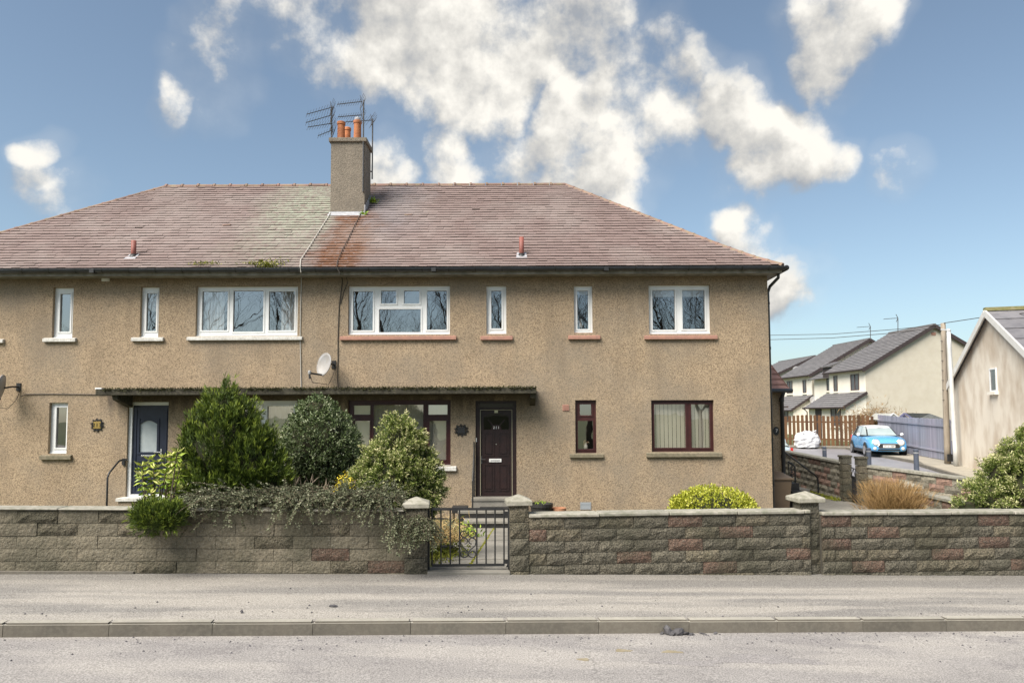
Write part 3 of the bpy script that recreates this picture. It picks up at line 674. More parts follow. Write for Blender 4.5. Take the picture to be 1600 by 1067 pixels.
def tile_field(name, mp, a_of, tw=.205):
    V, Fc, Rn = [], [], []
    for i in range(len(DS) - 1):
        d0, d1 = DS[i], min(DS[i+1] + .03, 4.92); lo0, hi0 = a_of(d0); lo1, hi1 = a_of(d1); z0, z1 = prof(d0), prof(d1)
        a = lo0 - random.uniform(0, tw); row_t = random.uniform(-.16, .16)
        while a < hi0:
            b = a + tw - .0015; q0, q1 = max(a, lo0), min(b, hi0); p0, p1 = max(a, lo1), min(b, hi1)
            a += tw
            if q1 - q0 < .02: continue
            p0 = min(p0, hi1); p1 = max(p1, lo1)
            if p1 < p0: p1 = p0
            li = .034 + random.uniform(0, .010) + (.02 if random.random() < .0015 else 0); tl = random.uniform(-.004, .004); dj = random.uniform(-.005, .004)
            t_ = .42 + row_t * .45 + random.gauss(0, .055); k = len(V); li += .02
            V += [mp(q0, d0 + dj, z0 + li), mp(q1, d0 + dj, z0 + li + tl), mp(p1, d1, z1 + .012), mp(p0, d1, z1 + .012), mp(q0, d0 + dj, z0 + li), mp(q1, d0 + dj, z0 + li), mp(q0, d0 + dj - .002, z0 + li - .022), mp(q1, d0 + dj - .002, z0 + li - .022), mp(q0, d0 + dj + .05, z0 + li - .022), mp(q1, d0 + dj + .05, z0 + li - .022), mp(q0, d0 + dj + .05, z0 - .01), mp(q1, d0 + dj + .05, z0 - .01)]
            Fc += [(k, k+1, k+2, k+3), (k+6, k+7, k+5, k+4), (k+10, k+11, k+9, k+8)]; Rn += [t_ + .10] * 2 + [t_ - .12] * 2 + [.95] * 4 + [0.] * 4  # pale lips, dark recesses: sky sheen and shade put into the tint
    me = bpy.data.meshes.new(name); c = WPOS[roof.name]; me.from_pydata([(p[0]-c.x, p[1]-c.y, p[2]-c.z) for p in V], [], Fc); at_ = me.attributes.new('rnd', 'FLOAT', 'POINT'); at_.data.foreach_set('value', np.clip(Rn, 0, 1).astype('f4'))
    me.materials.append(TILE); link(name, me, c, roof, kind='stuff')
tile_field('roof_tiles', lambda a, d, z: (a, YE + d, z), lambda d: (corner(d, -1), corner(d, 1)))
tile_field('roof_tiles', lambda a, d, z: (corner(d, 1), a, z), lambda d: (YE + d, 2 * YR - YE - d), .41)
tile_field('roof_tiles', lambda a, d, z: (corner(d, -1), a, z), lambda d: (YE + d, 2 * YR - YE - d), .41)
tile_field('roof_tiles', lambda a, d, z: (a, 2 * YR - YE - d, z), lambda d: (corner(d, -1), corner(d, 1)), .82)
def halfround(L_, r, collar):
    m = MB(); n = 8
    def ring(x, rr): return [(x, rr * math.cos(math.pi * k / n), rr * math.sin(math.pi * k / n)) for k in range(n + 1)]
    st = [(0, r + collar), (.06, r + collar), (.062, r), (L_, r)]; v = sum((ring(x, q) for x, q in st), []); w = n + 1
    m.add(v, [(i*w+k, i*w+k+1, (i+1)*w+k+1, (i+1)*w+k) for i in range(3) for k in range(n)] + [tuple(range(w)), tuple(3*w + k for k in reversed(range(w)))])
    me = m.mesh('ridge_tile', (0, 0, 0)); me.materials.append(RIDGE); return me
rm = halfround(.455, .085, .022); nr = int((RXR - RXL) / .46)
for i in range(nr):
    o = link('ridge_tile', rm, (RXL + (RXR - RXL) * i / nr, YR, ZRG - .01 + random.uniform(-.006, .006)), roof); o.rotation_euler = (0, random.uniform(-.01, .01), 0)
hm = halfround(.40, .062, .008)
for s_ in (1, -1):
    pts = [Vector((corner(a, s_), YE + a, z)) for a, z in PROF]
    for a, b in zip(pts, pts[1:]):
        L_ = (b - a).length; n = max(1, int(round(L_ / .38))); dv = (b - a).normalized()
        for i in range(n):
            o = link('hip_tile', hm, a + (b - a) * i / n + Vector((0, 0, .0)), roof); q = dv.to_track_quat('X', 'Z'); o.rotation_euler = q.to_euler()
# moss along the left gutter and on the ridge end
def moss_tuft(name, c, ext, n, size, m, label, cat):
    t = thing(name, c, label, cat); P = np.array(c) + rng.normal(size=(n, 3)) * np.array(ext); D = unit(n) + np.array([0, -.3, .8]); foliage(t, P, D, rng.uniform(.5, 1.2, n) * size, size * .4, rng.uniform(0, 1, n), m); return t
MOSSY = mat('moss_yellow', (.10, .12, .015), (.30, .30, .04), attr=True, rough=1)
WEED = mat('weed', (.12, .22, .02), (.36, .46, .05), attr=True, rough=.8)
p = at(420, 414, YE); moss_tuft('gutter_moss', p, (.16, .03, .05), 260, .07, MOSSY, 'green moss tuft spilling over the gutter near the long cable', 'moss')
p = at(322, 412, YE); moss_tuft('gutter_moss', p, (.22, .03, .015), 160, .05, MOSSY, 'flat yellow moss strip at roof edge above the three-pane white window', 'moss')
p = at(395, 412, YE); moss_tuft('gutter_moss', p, (.12, .03, .015), 90, .05, MOSSY, 'thin yellow moss strip between the moss tuft and the longer strip', 'moss')

# gutter, fascia, downpipe
gy, gz_ = YE - .075, ZE - .035
g = MB(); n = 8; r = .066; xa, xb = XL - OV - .07, XR + OV + .07; v = []
prf = [(gy + r * math.cos(math.pi + math.pi * k / n), gz_ + r * math.sin(math.pi + math.pi * k / n)) for k in range(n + 1)]
prf = [(gy - r - .006, gz_ + .008)] + prf + [(gy + r, gz_ + .008)]
inner = [(y * .93 + gy * .07, z * .93 + gz_ * .07 + .004) for y, z in prf]
loop = prf + inner[::-1]; v = [(xa, y, z) for y, z in loop] + [(xb, y, z) for y, z in loop]; w = len(loop)
g.add(v, [(i, (i+1) % w, w + (i+1) % w, w + i) for i in range(w)])
gut = g.build('gutter', GUTTER, house, smooth=True)
bm_ = MB(); rr = r + .007
vv = [(gy + rr * math.cos(math.pi + math.pi * k / 8), gz_ + rr * math.sin(math.pi + math.pi * k / 8)) for k in range(9)]
for (y0, z0), (y1, z1) in zip(vv, vv[1:]): bm_.add([(-.014, y0, z0), (.014, y0, z0), (.014, y1, z1), (-.014, y1, z1)], [(3,2,1,0)])
bm_.box(-.014, .014, gy - rr - .006, gy - rr + .004, gz_ - .004, gz_ + .016)
bme = bm_.mesh('gutter_bracket', (0, gy, gz_)); bme.materials.append(BLACKM)
x = XL
while x < XR + .2: link('gutter_bracket', bme, (x, gy, gz_), gut); x += .60
un = MB(); un.box(-.05, .05, gy - r - .014, gy + r, gz_ - r - .012, gz_ + .004); ume = un.mesh('gutter_union', (0, gy, gz_)); ume.materials.append(BLACKM)
for px in (146, 678, 947): link('gutter_union', ume, (at(px, 418, gy).x, gy, gz_), gut)
MB().box(XL - OV + .01, XR + OV - .01, YE + .002, YE + .03, ZE - .16, ZE - .012).build('fascia', FASCIA, house)
MB().box(XL - OV + .02, XR + OV - .02, YE + .031, YF - .002, ZE - .15, ZE - .13).box(XR + .002, XR + OV - .03, YF - .001, YB, ZE - .15, ZE - .13).box(XL - OV + .03, XL - .002, YF - .001, YB, ZE - .15, ZE - .13).build('soffit', FASCIA, house)
MB().box(XR + OV - .028, XR + OV - .002, YE + .04, YB, ZE - .16, ZE - .012).build('fascia', FASCIA, house)
g2 = MB(); g2.tube([(XR + OV + .06, YE - .09, gz_ - .02), (XR + OV + .06, YB, gz_ - .02)], .062, 10); g2.build('side_gutter', GUTTER, house, smooth=True)
dp = MB(); xx = XR + .055
dp.tube([(XR + OV - .05, YE + .12, ZE - .10), (XR + OV - .05, YE + .14, ZE - .24), (XR + .10, YF + .12, ZE - .38), (xx, YF + .14, ZE - .52), (xx, YF + .14, ZG)], .036, 10)
dpo = dp.build('downpipe', GUTTER, house, smooth=True)
for k in range(5): z = ZE - .8 - k * 1.05; MB().lathe((xx, YF + .14, z), [(.043, 0), (.043, .06)], 10).build('pipe_clip', BLACKM, dpo)

# vents, plaques, canopy
def on_wall(px, py, dy=0.): return at(px, py, YF - dy)
p = on_wall(166, 434); MB().box(p.x - .085, p.x + .085, YF - .05, YF + .003, p.z - .09, p.z + .09).box(p.x - .06, p.x + .06, YF - .062, YF - .048, p.z - .06, p.z + .06).build('vent_cover', WHITE, label='square white vent cover under the gutter', cat='vent', bevel=.01)
p = on_wall(862, 427); MB().lathe((p.x, YF - .06, p.z), [(.055, 0), (.065, .01), (.065, .06)], 14, 'y').lathe((p.x, YF - .075, p.z), [(.035, 0), (.035, .02)], 12, 'y').build('round_vent', BLACKM, label='round black vent under the gutter', cat='vent')
p = on_wall(884, 637); t = thing('vent_tile', (p.x, YF, p.z - .07), 'square terracotta vent beside the narrow brown window', 'vent')
MB().box(p.x - .075, p.x + .075, YF - .015, YF + .003, p.z - .07, p.z + .07).build('plate', SILLR, t, bevel=.004)
for k in range(4): MB().box(p.x - .055, p.x + .055, YF - .022, YF - .014, p.z - .05 + k * .03, p.z - .036 + k * .03).build('louvre', SILLR, t)
p = on_wall(915, 790); t = thing('air_brick', (p.x, YF, p.z - .08), 'grey slatted air brick low on the house wall above the garden wall', 'air brick')
MB().plate((p.x - .125, p.x + .125, p.z - .085, p.z + .085), [(p.x - .11, p.x + .11, p.z - .07, p.z + .07)], YF - .012, YF + .003).build('surround', GREYP, t)
MB().box(p.x - .11, p.x + .11, YF - .003, YF + .001, p.z - .07, p.z + .07).build('backing', BLACKM, t)
for k in range(5): MB().box(p.x - .108, p.x + .108, YF - .010, YF - .004, p.z - .065 + k * .028, p.z - .047 + k * .028).build('louvre', mat('vent_grey', (.42, .45, .48), None, rough=.5), t)
def plaque(px, py, w, h, txt, label, plate_m, tm):
    p = on_wall(px, py); t = thing('house_number_plaque', (p.x, YF - .01, p.z - h), label, 'plaque')
    MB().box(p.x - w * .42, p.x + w * .42, YF - .026, YF - .008, p.z - h * .42, p.z + h * .42).build('plate', plate_m, t, bevel=.004)
    for k in range(10):                       # cast scrolls round the plate
        a = 2 * math.pi * (k + .5) / 10; cxx, czz = p.x + w * .62 * math.cos(a), p.z + h * .64 * math.sin(a)
        pts = [(cxx + .034 * (1 - q / 16) * math.cos(a + q * .55), YF - .014, czz + .034 * (1 - q / 16) * math.sin(a + q * .55)) for q in range(13)]
        MB().tube(pts, .0095, 6).build('scroll', BLACKM, t)
    MB().tube([(p.x + w * .60 * math.cos(a), YF - .010, p.z + h * .62 * math.sin(a)) for a in np.linspace(0, 2 * math.pi, 21)], .010, 6).build('rim', BLACKM, t)
    if txt: lettering(txt, h * .62, tm, (p.x, YF - .029, p.z), t)
plaque(152.5, 664, .20, .19, '213', 'scrolled black iron plaque with gold plate beside the navy door', GOLD, BLACKM)
plaque(721, 672, .21, .17, None, 'scrolled black iron plaque with dark plate beside the brown door', BLACKM, WTEXT)
# canopy over the two doors
CY0 = YF - .72
cz1 = at(500, 606, CY0).z; cz0 = at(500, 616, CY0).z; cxl, cxr = at(149, 612, CY0).x, at(838, 610, CY0).x
cn = MB(); n = 60; v = []
cn.box(cxl, cxr, CY0, YF + .002, cz0, cz1)
can = cn.build('canopy', CONC, house, bevel=.012)
for xx_, s_ in ((cxr - .13, 1), (cxl + .33, -1)):
    MB().prism([(xx_, YF + .003, cz0 - .002), (xx_, CY0 + .06, cz0 - .002), (xx_, CY0 + .10, cz0 - .10), (xx_, YF + .003, cz0 - .26)], (.12, 0, 0)).build('corbel', CONC, can)
n = 5200; P = np.stack([rng.uniform(cxl + .15, cxr, n), rng.choice([0, 1], n, p=[.35, .65]) * rng.uniform(0, .05, n) + CY0 + rng.uniform(-.012, .10, n), np.full(n, cz1) + rng.uniform(-.055, .012, n)], 1)
P[:, 1] = np.where(P[:, 2] < cz1 - .004, CY0 - .004, P[:, 1])
keep = (np.sin(P[:, 0] * 5.3) + np.sin(P[:, 0] * 13.1 + 1) + rng.normal(size=n) * .8 > -.9) | (P[:, 2] > cz1 - .008); P = P[keep]
link('moss', leaf_mesh('moss', P - np.array(WPOS[can.name]), unit(len(P)) + np.array([0, -.4, .6]), rng.uniform(.02, .055, len(P)), .018, rng.uniform(0, .8, len(P)), MOSS), WPOS[can.name], can, kind='stuff')
p = at(155.5, 606, YF - .4); MB().box(p.x - .075, p.x + .075, YF - .45, YF - .35, cz1 - .002, cz1 + .035).build('white_block', WHITE, label='small white block lying on the end of mossy canopy', cat='block', bevel=.008)

# chimney -----------------------------------------------------------------
def roof_at(px, py):             # where a sight line meets the front roof plane
    lo, hi = YE, YR
    for _ in range(50):
        mid = (lo + hi) / 2; p = at(px, py, mid)
        if p.z > prof(mid - YE): lo = mid
        else: hi = mid
    return at(px, py, lo)
cp = roof_at(543, 335); yc = cp.y; c0, c1 = at(516.5, 300, yc).x, at(569.5, 300, yc).x; ct = at(543, 216, yc).z; ydp = .80
ch = thing('chimney', ((c0 + c1) / 2, yc, cp.z), None, None, parent=house); WCH = ch
MB().box(c0, c1, yc, yc + ydp, cp.z - .3, ct - .11).build('stack', CHIM, ch)
MB().box(c0 - .055, c1 + .055, yc - .055, yc + ydp + .055, ct - .11, ct).build('cap', CHIM, ch, bevel=.015)
mfl = MB(); mfl.box(c0 - .02, c1 + .02, yc - .02, yc - .001, cp.z - .10, cp.z + .07)
mfl.add([(c0 - .04, yc - .18, prof(yc - .18 - YE) + .05), (c1 + .04, yc - .18, prof(yc - .18 - YE) + .05), (c1 + .02, yc - .005, cp.z + .065), (c0 - .02, yc - .005, cp.z + .065)], [(0,1,2,3)])
for k in range(5):
    y0 = yc + k * .16; z = prof(y0 - YE); mfl.box(c1 + .001, c1 + .022, y0, y0 + .158, z - .05, z + .26)
mfl.build('lead_flashing', LEAD, ch)
def pot(px, pyb, pyt, dy, r, capped=False):
    b = at(px, pyb, yc + dy); h = at(px, pyt, yc + dy).z - ct
    pr = [(r * 1.08, 0), (r * 1.08, .05), (r, .06), (r * .95, h - .09), (r * 1.1, h - .08), (r * 1.1, h - .01), (r * .98, h), (r * .8, h), (r * .75, h - .2)]
    o = MB().lathe((b.x, yc + dy, ct), pr, 18).build('chimney_pot', POTM, ch, smooth=False)
    MB().lathe((b.x, yc + dy, ct - .005), [(r * 1.7, 0), (r * 1.15, .06)], 14).build('flaunching', CHIM, ch)
    if capped: MB().lathe((b.x, yc + dy, ct + h), [(r * .8, -.02), (r * .82, .05), (r * .6, .09)], 14).build('cowl', LEAD, o)
pot(533, 216, 191, .2, .105); pot(558.5, 216, 189, .22, .105, True); pot(543, 216, 200, .62, .09)
# weeds at the chimney foot
moss_tuft('roof_weed', at(567, 337, yc - .08), (.05, .04, .035), 70, .11, WEED, 'bright green weed at the front foot of the chimney', 'weed')
q = roof_at(581, 311); moss_tuft('roof_weed', (c1 + .10, yc + .62, prof(yc + .62 - YE) + .08), (.05, .04, .04), 70, .11, WEED, 'bright green weed behind the chimney side flashing', 'weed')
# aerials
def yagi(t, a, b, nel, L0, L1, refl=True):
    a, b = Vector(a), Vector(b); bo = MB().bar(a, b, .018).build('boom', ALU, t); d = (b - a); sd_ = Vector((-d.y, d.x, 0)).normalized()
    if abs(d.normalized().x) > .5: sd_ = (Vector((0, 1, 0)) - d.normalized() * d.normalized().y).normalized()
    for i in range(nel):
        c = a + d * (.12 + .86 * i / (nel - 1)); l = L0 + (L1 - L0) * i / (nel - 1); MB().bar(c - sd_ * l / 2, c + sd_ * l / 2, .006).build('element', ALU, bo)
    if refl:
        for s_ in (-1, 1):
            rf = MB(); c0_ = a + d * .02
            for k in range(3): cc = c0_ + Vector((-d.x * .02, 0, s_ * (.03 + .045 * k))) + d.normalized() * (.03 * k - .05); rf.bar(cc - sd_ * .2, cc + sd_ * .2, .006)
            rf.bar(c0_, c0_ + Vector((0, 0, s_ * .18)) + d.normalized() * .05, .012); rf.build('reflector', ALU, bo)
def aerial(px, pyt, pyb, y, label, booms):
    bpt = at(px, pyb, y); tp = at(px, pyt, y); t = thing('tv_aerial', bpt, label, 'aerial'); MB().tube([(bpt.x, y, bpt.z), (bpt.x, y, tp.z)], .02, 8).build('mast', ALU, t)
    for (x0, y0, x1, y1, dy, n, l0, l1) in booms:
        yagi(t, at(x0, y0, y), at(x1, y1, y + dy), n, l0, l1)
yA = yc + .12
aerial(518, 166, 216, yA, 'tv aerial with stacked booms on the left corner of the chimney', [(519,168,479,179,-.5,9,.36,.26),(519,180,478,192,-.5,9,.36,.26),(519,193,481,199,-.5,9,.36,.26),(521,203,497,212.5,-.3,6,.30,.22)])
aerial(567, 157, 300, yc - .03, 'tall tv aerial with two booms on the chimney front', [(566,159,527,163.5,-.35,10,.34,.26),(566,180,528,183,-.35,10,.34,.26)])
aerial(581.5, 186, 280, yc + .84, 'tv aerial on bracket at the right side of chimney', [(582,188,540,191,-.6,9,.5,.24)])
MB().bar((c1 - .002, yc + .80, at(580, 268, yc + .8).z), (at(581.5, 268, yc + .84).x, yc + .84, at(580, 268, yc + .8).z), .03).build('aerial_bracket', ALU, ch)
# soil pipes through the roof
def soil_pipe(px, pyb, pyt, label):
    p = roof_at(px, pyb); z1 = at(px, pyt, p.y).z; t = thing('vent_pipe', p, label, 'pipe'); MB().tube([(p.x, p.y, p.z - .1), (p.x, p.y, z1)], .058, 12).build('pipe', PIPER, t, smooth=True)
    MB().lathe((p.x, p.y, p.z - .10), [(.13, 0), (.10, .10), (.064, .17)], 14).build('collar', BLACKM, t, smooth=True)
    f = MB(); y0, y1 = p.y - .20, p.y + .1; f.add([(p.x - .13, y0, prof(y0 - YE) + .05), (p.x + .13, y0, prof(y0 - YE) + .05), (p.x + .11, y1, prof(y1 - YE) + .05), (p.x - .11, y1, prof(y1 - YE) + .05)], [(0,1,2,3)]); f.build('flashing', LEAD, t)
soil_pipe(208.5, 402, 376, 'red brown vent pipe on roof above the narrow white window'); soil_pipe(815, 401, 371, 'orange red vent pipe on roof slope right of the chimney')
# slipped tiles lying proud
for px, py, lab in ((638, 337, 'slipped roof tile standing up nearest to the chimney'), (355, 353, 'slipped pale roof tile below the ridge end moss')):
    p = roof_at(px, py); m = MB(); m.obox((p.x, p.y, p.z + .04), (.10, .01, .008), (-.01, .09, .04), (0, 0, .008)); m.build('loose_tile', RIDGE, label=lab, cat='roof tile')
# cables
def cable(pts, r, m, label, n=5): MB().tube(pts, r, n).build('cable', m, label=label, cat='cable')
def roofp(px, py): p = roof_at(px, py); return p + Vector((0, -.02, .06))
cable([roofp(517, 336), roofp(505, 355), roofp(492, 376), roofp(480, 395), roofp(470, 410), at(469, 417, YE - .16), at(470, 425, YE - .15), at(471, 432, YF - .02), at(470, 470, YF - .015), at(469, 526, YF - .015), at(470.5, 606, YF - .015)], .011, CABLEW, 'white cable running from chimney down the roof and wall beside the white window')
cable([roofp(564, 338), roofp(555, 355), roofp(545, 376), roofp(535, 395), roofp(528, 411), at(526, 417, YE - .16), at(531, 427, YE - .15), at(534, 432, YF - .02), at(535, 440, YF - .02), at(530, 478, YF - .015), at(528, 530, YF - .015), at(528, 560, YF - .015), at(527, 590, YF - .02), at(529, 606, YF - .03)], .010, CABLE, 'dark cable running from chimney down past the red sill to the canopy')
cable([at(34, 619, YF - .03), at(40, 616, YF - .015), at(80, 615.5, YF - .015), at(150, 616.5, YF - .015), at(165, 616.5, YF - .015)], .010, CABLE, 'thin dark cable along the wall from the cut-off dish to canopy')
cable([at(541, 432, YF - .02), at(543, 442, YF - .015), at(537, 456, YF - .015), at(532, 475, YF - .015)], .008, CABLE, 'short looped cable under the eaves by the five-pane window')
# satellite dishes
def dish(px, py, w, h, aim, label, arm=True):
    p = on_wall(px, py, .42); t = thing('satellite_dish', on_wall(px, py), label, 'satellite dish')
    aim = Vector(aim).normalized(); sx_ = aim.cross(Vector((0, 0, 1))).normalized(); sz_ = sx_.cross(aim).normalized(); m = MB(); n, k = 24, 6; v = [p - aim * .07]; 
    for j in range(1, k + 1):
        for i in range(n):
            a = 2 * math.pi * i / n; q = j / k; v.append(p + sx_ * (w / 2 * q * math.cos(a)) + sz_ * (h / 2 * q * math.sin(a)) + aim * (.07 * (q * q - 1)))
    m.add(v, [(0, 1 + i, 1 + (i + 1) % n) for i in range(n)] + [(1+(j-1)*n+i, 1+j*n+i, 1+j*n+(i+1) % n, 1+(j-1)*n+(i+1) % n) for j in range(1, k) for i in range(n)])
    m.tube([p + sx_ * (w / 2 * math.cos(a)) + sz_ * (h / 2 * math.sin(a)) for a in np.linspace(0, 2 * math.pi, 25)], .010, 6)
    o = m.build('reflector', DISH, t, smooth=True); o.modifiers.new('thick', 'SOLIDIFY').thickness = .008
    low = p - sz_ * h * .46; hub = p - aim * .08; tip = low + aim * .34 - sz_ * .06
    MB().bar(low - aim * .06, tip, .025, .035).build('arm', BLACKM, t)
    MB().lathe(tip + Vector((0, 0, -.03)), [(.025, 0), (.035, .02), (.035, .07), (.02, .09)], 10).build('receiver', GREYP, t); MB().tube([tip, tip + Vector((.01, -.02, -.12))], .022, 8).build('receiver_neck', BLACKM, t)
    wp = Vector((p.x + .12, YF, p.z + .02))
    MB().box(wp.x - .05, wp.x + .05, YF - .02, YF + .003, wp.z - .09, wp.z + .09).build('wall_plate', BLACKM, t); MB().tube([(wp.x, YF - .015, wp.z), (wp.x, YF - .22, wp.z), hub], .02, 8).build('bracket', BLACKM, t)
    MB().tube([tip, tip + Vector((.05, .05, -.20)), low + Vector((.10, .2, -.22)), (wp.x - .02, YF - .03, wp.z - .28), (wp.x + .05, YF - .015, wp.z - .02)], .007, 5).build('lead', CABLE, t)
    return t
dish(506, 569, .44, .52, (-.55, -.8, .22), 'grey satellite dish on the wall above the mossy canopy')
dish(1, 605, .46, .56, (-.96, -.28, .18), 'grey satellite dish cut off at the wall beside the narrow ground window')

# ------------------------------------------------------------------ front garden walls
def speck(nt, P, col, noise, ramp, mix):
    """pale grit and dark lichen in split concrete, plus a green-black bloom with its own drift"""
    mm = nt.nodes.new('ShaderNodeMath'); mm.operation = 'MULTIPLY'; mm.inputs[1].default_value = .5; nt.links.new(ramp(noise(70, 2), .56, .70), mm.inputs[0])
    col = mix(mm.outputs[0], col, (.34, .31, .25))
    m2 = nt.nodes.new('ShaderNodeMath'); m2.operation = 'MULTIPLY'; m2.inputs[1].default_value = .6; nt.links.new(ramp(noise(1.7, 6), .46, .62), m2.inputs[0])
    return mix(m2.outputs[0], col, (.065, .062, .04))
BLK = [mat('block_grey', (.19, .168, .125), (.13, .116, .086), scale=7, rough=.95, c3=(.04, .038, .028), s3=48, f3=.9, bump=1., bscale=48, bdist=.05, var=.16, extra=speck),
       mat('block_brown', (.22, .185, .13), (.155, .135, .09), scale=7, rough=.95, c3=(.045, .04, .028), s3=48, f3=.9, bump=1., bscale=48, bdist=.05, var=.16, extra=speck),
       mat('block_red', (.19, .115, .085), (.15, .10, .07), scale=7, rough=.95, c3=(.06, .045, .035), s3=48, f3=.85, bump=1., bscale=48, bdist=.05, var=.12, extra=speck)]
MORT = mat('mortar', (.085, .075, .058), (.055, .05, .04), scale=9, rough=1)
COPE = mat('coping_stone', (.36, .335, .285), (.25, .235, .195), scale=5, rough=.9, c3=(.12, .13, .08), s3=18, f3=.55, var=.1)
BL, BH, BD = .447, .147, .20
def rough_block(L_, H_, D_, seed, amp=.009, nx=7, nz=3):
    r_ = np.random.default_rng(seed); v, f = [], []
    for j in range(nz + 1):
        for i in range(nx + 1):
            edge = i in (0, nx) or j in (0, nz); y = .0 if edge else -amp * r_.uniform(.6, 2.2)
            ex = 0 if edge else r_.uniform(-.012, .012); v.append((-L_/2 + L_ * i / nx + ex, y + (min(.010, amp * .8) * r_.uniform(0, 1) if edge else 0), H_ * j / nz + (0 if edge else r_.uniform(-.01, .01))))
    for j in range(nz):
        for i in range(nx): k = j * (nx + 1) + i; f.append((k, k+1, k+nx+2, k+nx+1))
    m = MB().add(v, f); y1 = D_
    c = [(-L_/2, .008, 0), (L_/2, .008, 0), (L_/2, .008, H_), (-L_/2, .008, H_), (-L_/2, y1, 0), (L_/2, y1, 0), (L_/2, y1, H_), (-L_/2, y1, H_)]
    m.add(c, [(0,4,5,1),(3,2,6,7),(0,3,7,4),(1,5,6,2),(4,7,6,5)]); return m
BV = {}
for mi, bm_m in enumerate(BLK):
    for k in range(6):
        me = rough_block(BL - .005, BH - .005, .10, 10 * mi + k).mesh('block', (0, 0, 0)); me.materials.append(bm_m); BV[(mi, k)] = me
WORN = mat('block_worn', (.205, .175, .125), (.16, .14, .10), scale=3, rough=.95, c3=(.085, .075, .055), s3=30, f3=.6, bump=.7, bscale=30, bdist=.04, var=.10, extra=speck)
for k in range(6): me = rough_block(BL - .004, BH - .004, .10, 70 + k, .0025).mesh('block', (0, 0, 0)); me.materials.append(WORN); BV[(3, k)] = me
ROT = math.atan(GR)
def wall_s(px, py, off=0.): return (plane_hit(px, py, (0, W0 + off, 0), -NB) - Vector((0, W0 + off, 0))).dot(T)
def block_wall(name, label, s0, s1, z_a, z_b, courses, reds, cope=True, seed=1, ph=0., warm=.3, worn=False, ct_=.045):
    """blockwork from s0 to s1 along the road, coping top height running from z_a to z_b"""
    p = rp((s0 + s1) / 2, 0, W0); zb = zr(p.x) + .10; t = thing(name, (p.x, p.y, zb), label, 'wall'); r_ = random.Random(seed)
    tilt = (z_b - z_a) / (s1 - s0)
    def ztop(s): return z_a + (s - s0) * tilt - ct_
    q = MB(); a, b = rp(s0, .018, W0), rp(s1, .018, W0); n = NB * .19
    zlo = min(zr(a.x), zr(b.x)) - .10
    for P0, P1 in (((a, b)),):
        v = [(*P0.xy, zlo), (*P1.xy, zlo), (*(P1 + n).xy, zlo), (*(P0 + n).xy, zlo), (*P0.xy, ztop(s0) - .002), (*P1.xy, ztop(s1) - .002), (*(P1 + n).xy, ztop(s1) - .002), (*(P0 + n).xy, ztop(s0) - .002)]
        q.add(v, [(0,3,2,1),(4,5,6,7),(0,1,5,4),(1,2,6,5),(2,3,7,6),(3,0,4,7)])
    q.build('core', MORT, t)
    cnt = 0
    for c in range(courses):
        s = s0 - ((c % 2) * .5 + ph) % 1 * BL
        while s < s1 - .03:
            a_, b_ = max(s, s0), min(s + BL, s1); s += BL
            if b_ - a_ < .05: continue
            mid = (a_ + b_) / 2; z = ztop(mid) - (c + 1) * BH
            pw = rp(mid, 0, W0); pw.z = z
            if z + BH < zr(pw.x) + .13: continue
            mi = 1 if r_.random() < warm else 0
            if worn: mi = 3 if r_.random() < .85 else 1
            if any(abs(rx_ - mid) < BL * .5 and rc == c for rx_, rc in reds): mi = 2
            o = link('block', BV[(mi, r_.randrange(6))], pw, t); o.rotation_euler = (0, -math.atan(tilt), ROT); o.scale.x = (b_ - a_) / BL; cnt += 1
            o.location += NB * r_.uniform(-.008, .006)
    if cope:
        s = s0; L_ = .9
        while s < s1 - .02:
            e = min(s + L_, s1); mid = (s + e) / 2; pw = rp(mid, .10, W0); zt_ = z_a + (mid - s0) * tilt
            m = MB().box(-(e - s) / 2 + .003, (e - s) / 2 - .003, -.135, .135, -ct_, 0); me = m.mesh('coping', (0, 0, 0)); me.materials.append(COPE)
            bm = bmesh.new(); bm.from_mesh(me); bmesh.ops.bevel(bm, geom=bm.edges[:], offset=.010, segments=1, affect='EDGES'); bm.to_mesh(me); bm.free()
            o = link('coping', me, (pw.x, pw.y, zt_ + r_.uniform(-.003, .003)), t); o.rotation_euler = (0, -math.atan(tilt), ROT); s = e
    return t
def zw(px, py): return plane_hit(px, py, (0, W0 - .03, 0), -NB).z
sL0 = wall_s(-170, 840); sG0, sG1 = wall_s(668, 840), wall_s(797, 840); sP0 = wall_s(632, 840); sP1 = wall_s(826, 840); sE0, sE1 = wall_s(1253, 850), wall_s(1288, 850); sR1 = wall_s(1600, 850) + 2.2
reds = []
for px, c in ((853, 1), (964, 3), (1046, 2), (1046, 0), (1100, 4), (1128, 1), (1234, 3)): reds.append((wall_s(px, 850), c))
block_wall('garden_wall', 'mossy grey split-face block wall between gate pillar and end pillar with red blocks', sP1, sE0 + .12, zw(830, 803), zw(1250, 797), 6, reds, seed=3)
reds2 = [(wall_s(px, 850), c) for px, c in ((1310, 0), (1310, 2), (1364, 4), (1488, 3), (1395, 1), (1560, 2), (1598, 4), (1550, 0))]
block_wall('garden_wall', 'split-face block wall section beyond the end pillar in front of the pale-tipped hedge', sE1 - .03, sR1, zw(1292, 800), zw(1600, 800) - .01, 6, reds2, seed=9, ph=.1)
block_wall('garden_wall', 'split-face block wall under the trailing shrub left of the gate', sL0, sP0, zw(-40, 791), zw(632, 797) + .0, 6, [(wall_s(500, 860), 3), (wall_s(590, 868), 4)], seed=21, warm=.55, worn=True, ct_=.022)
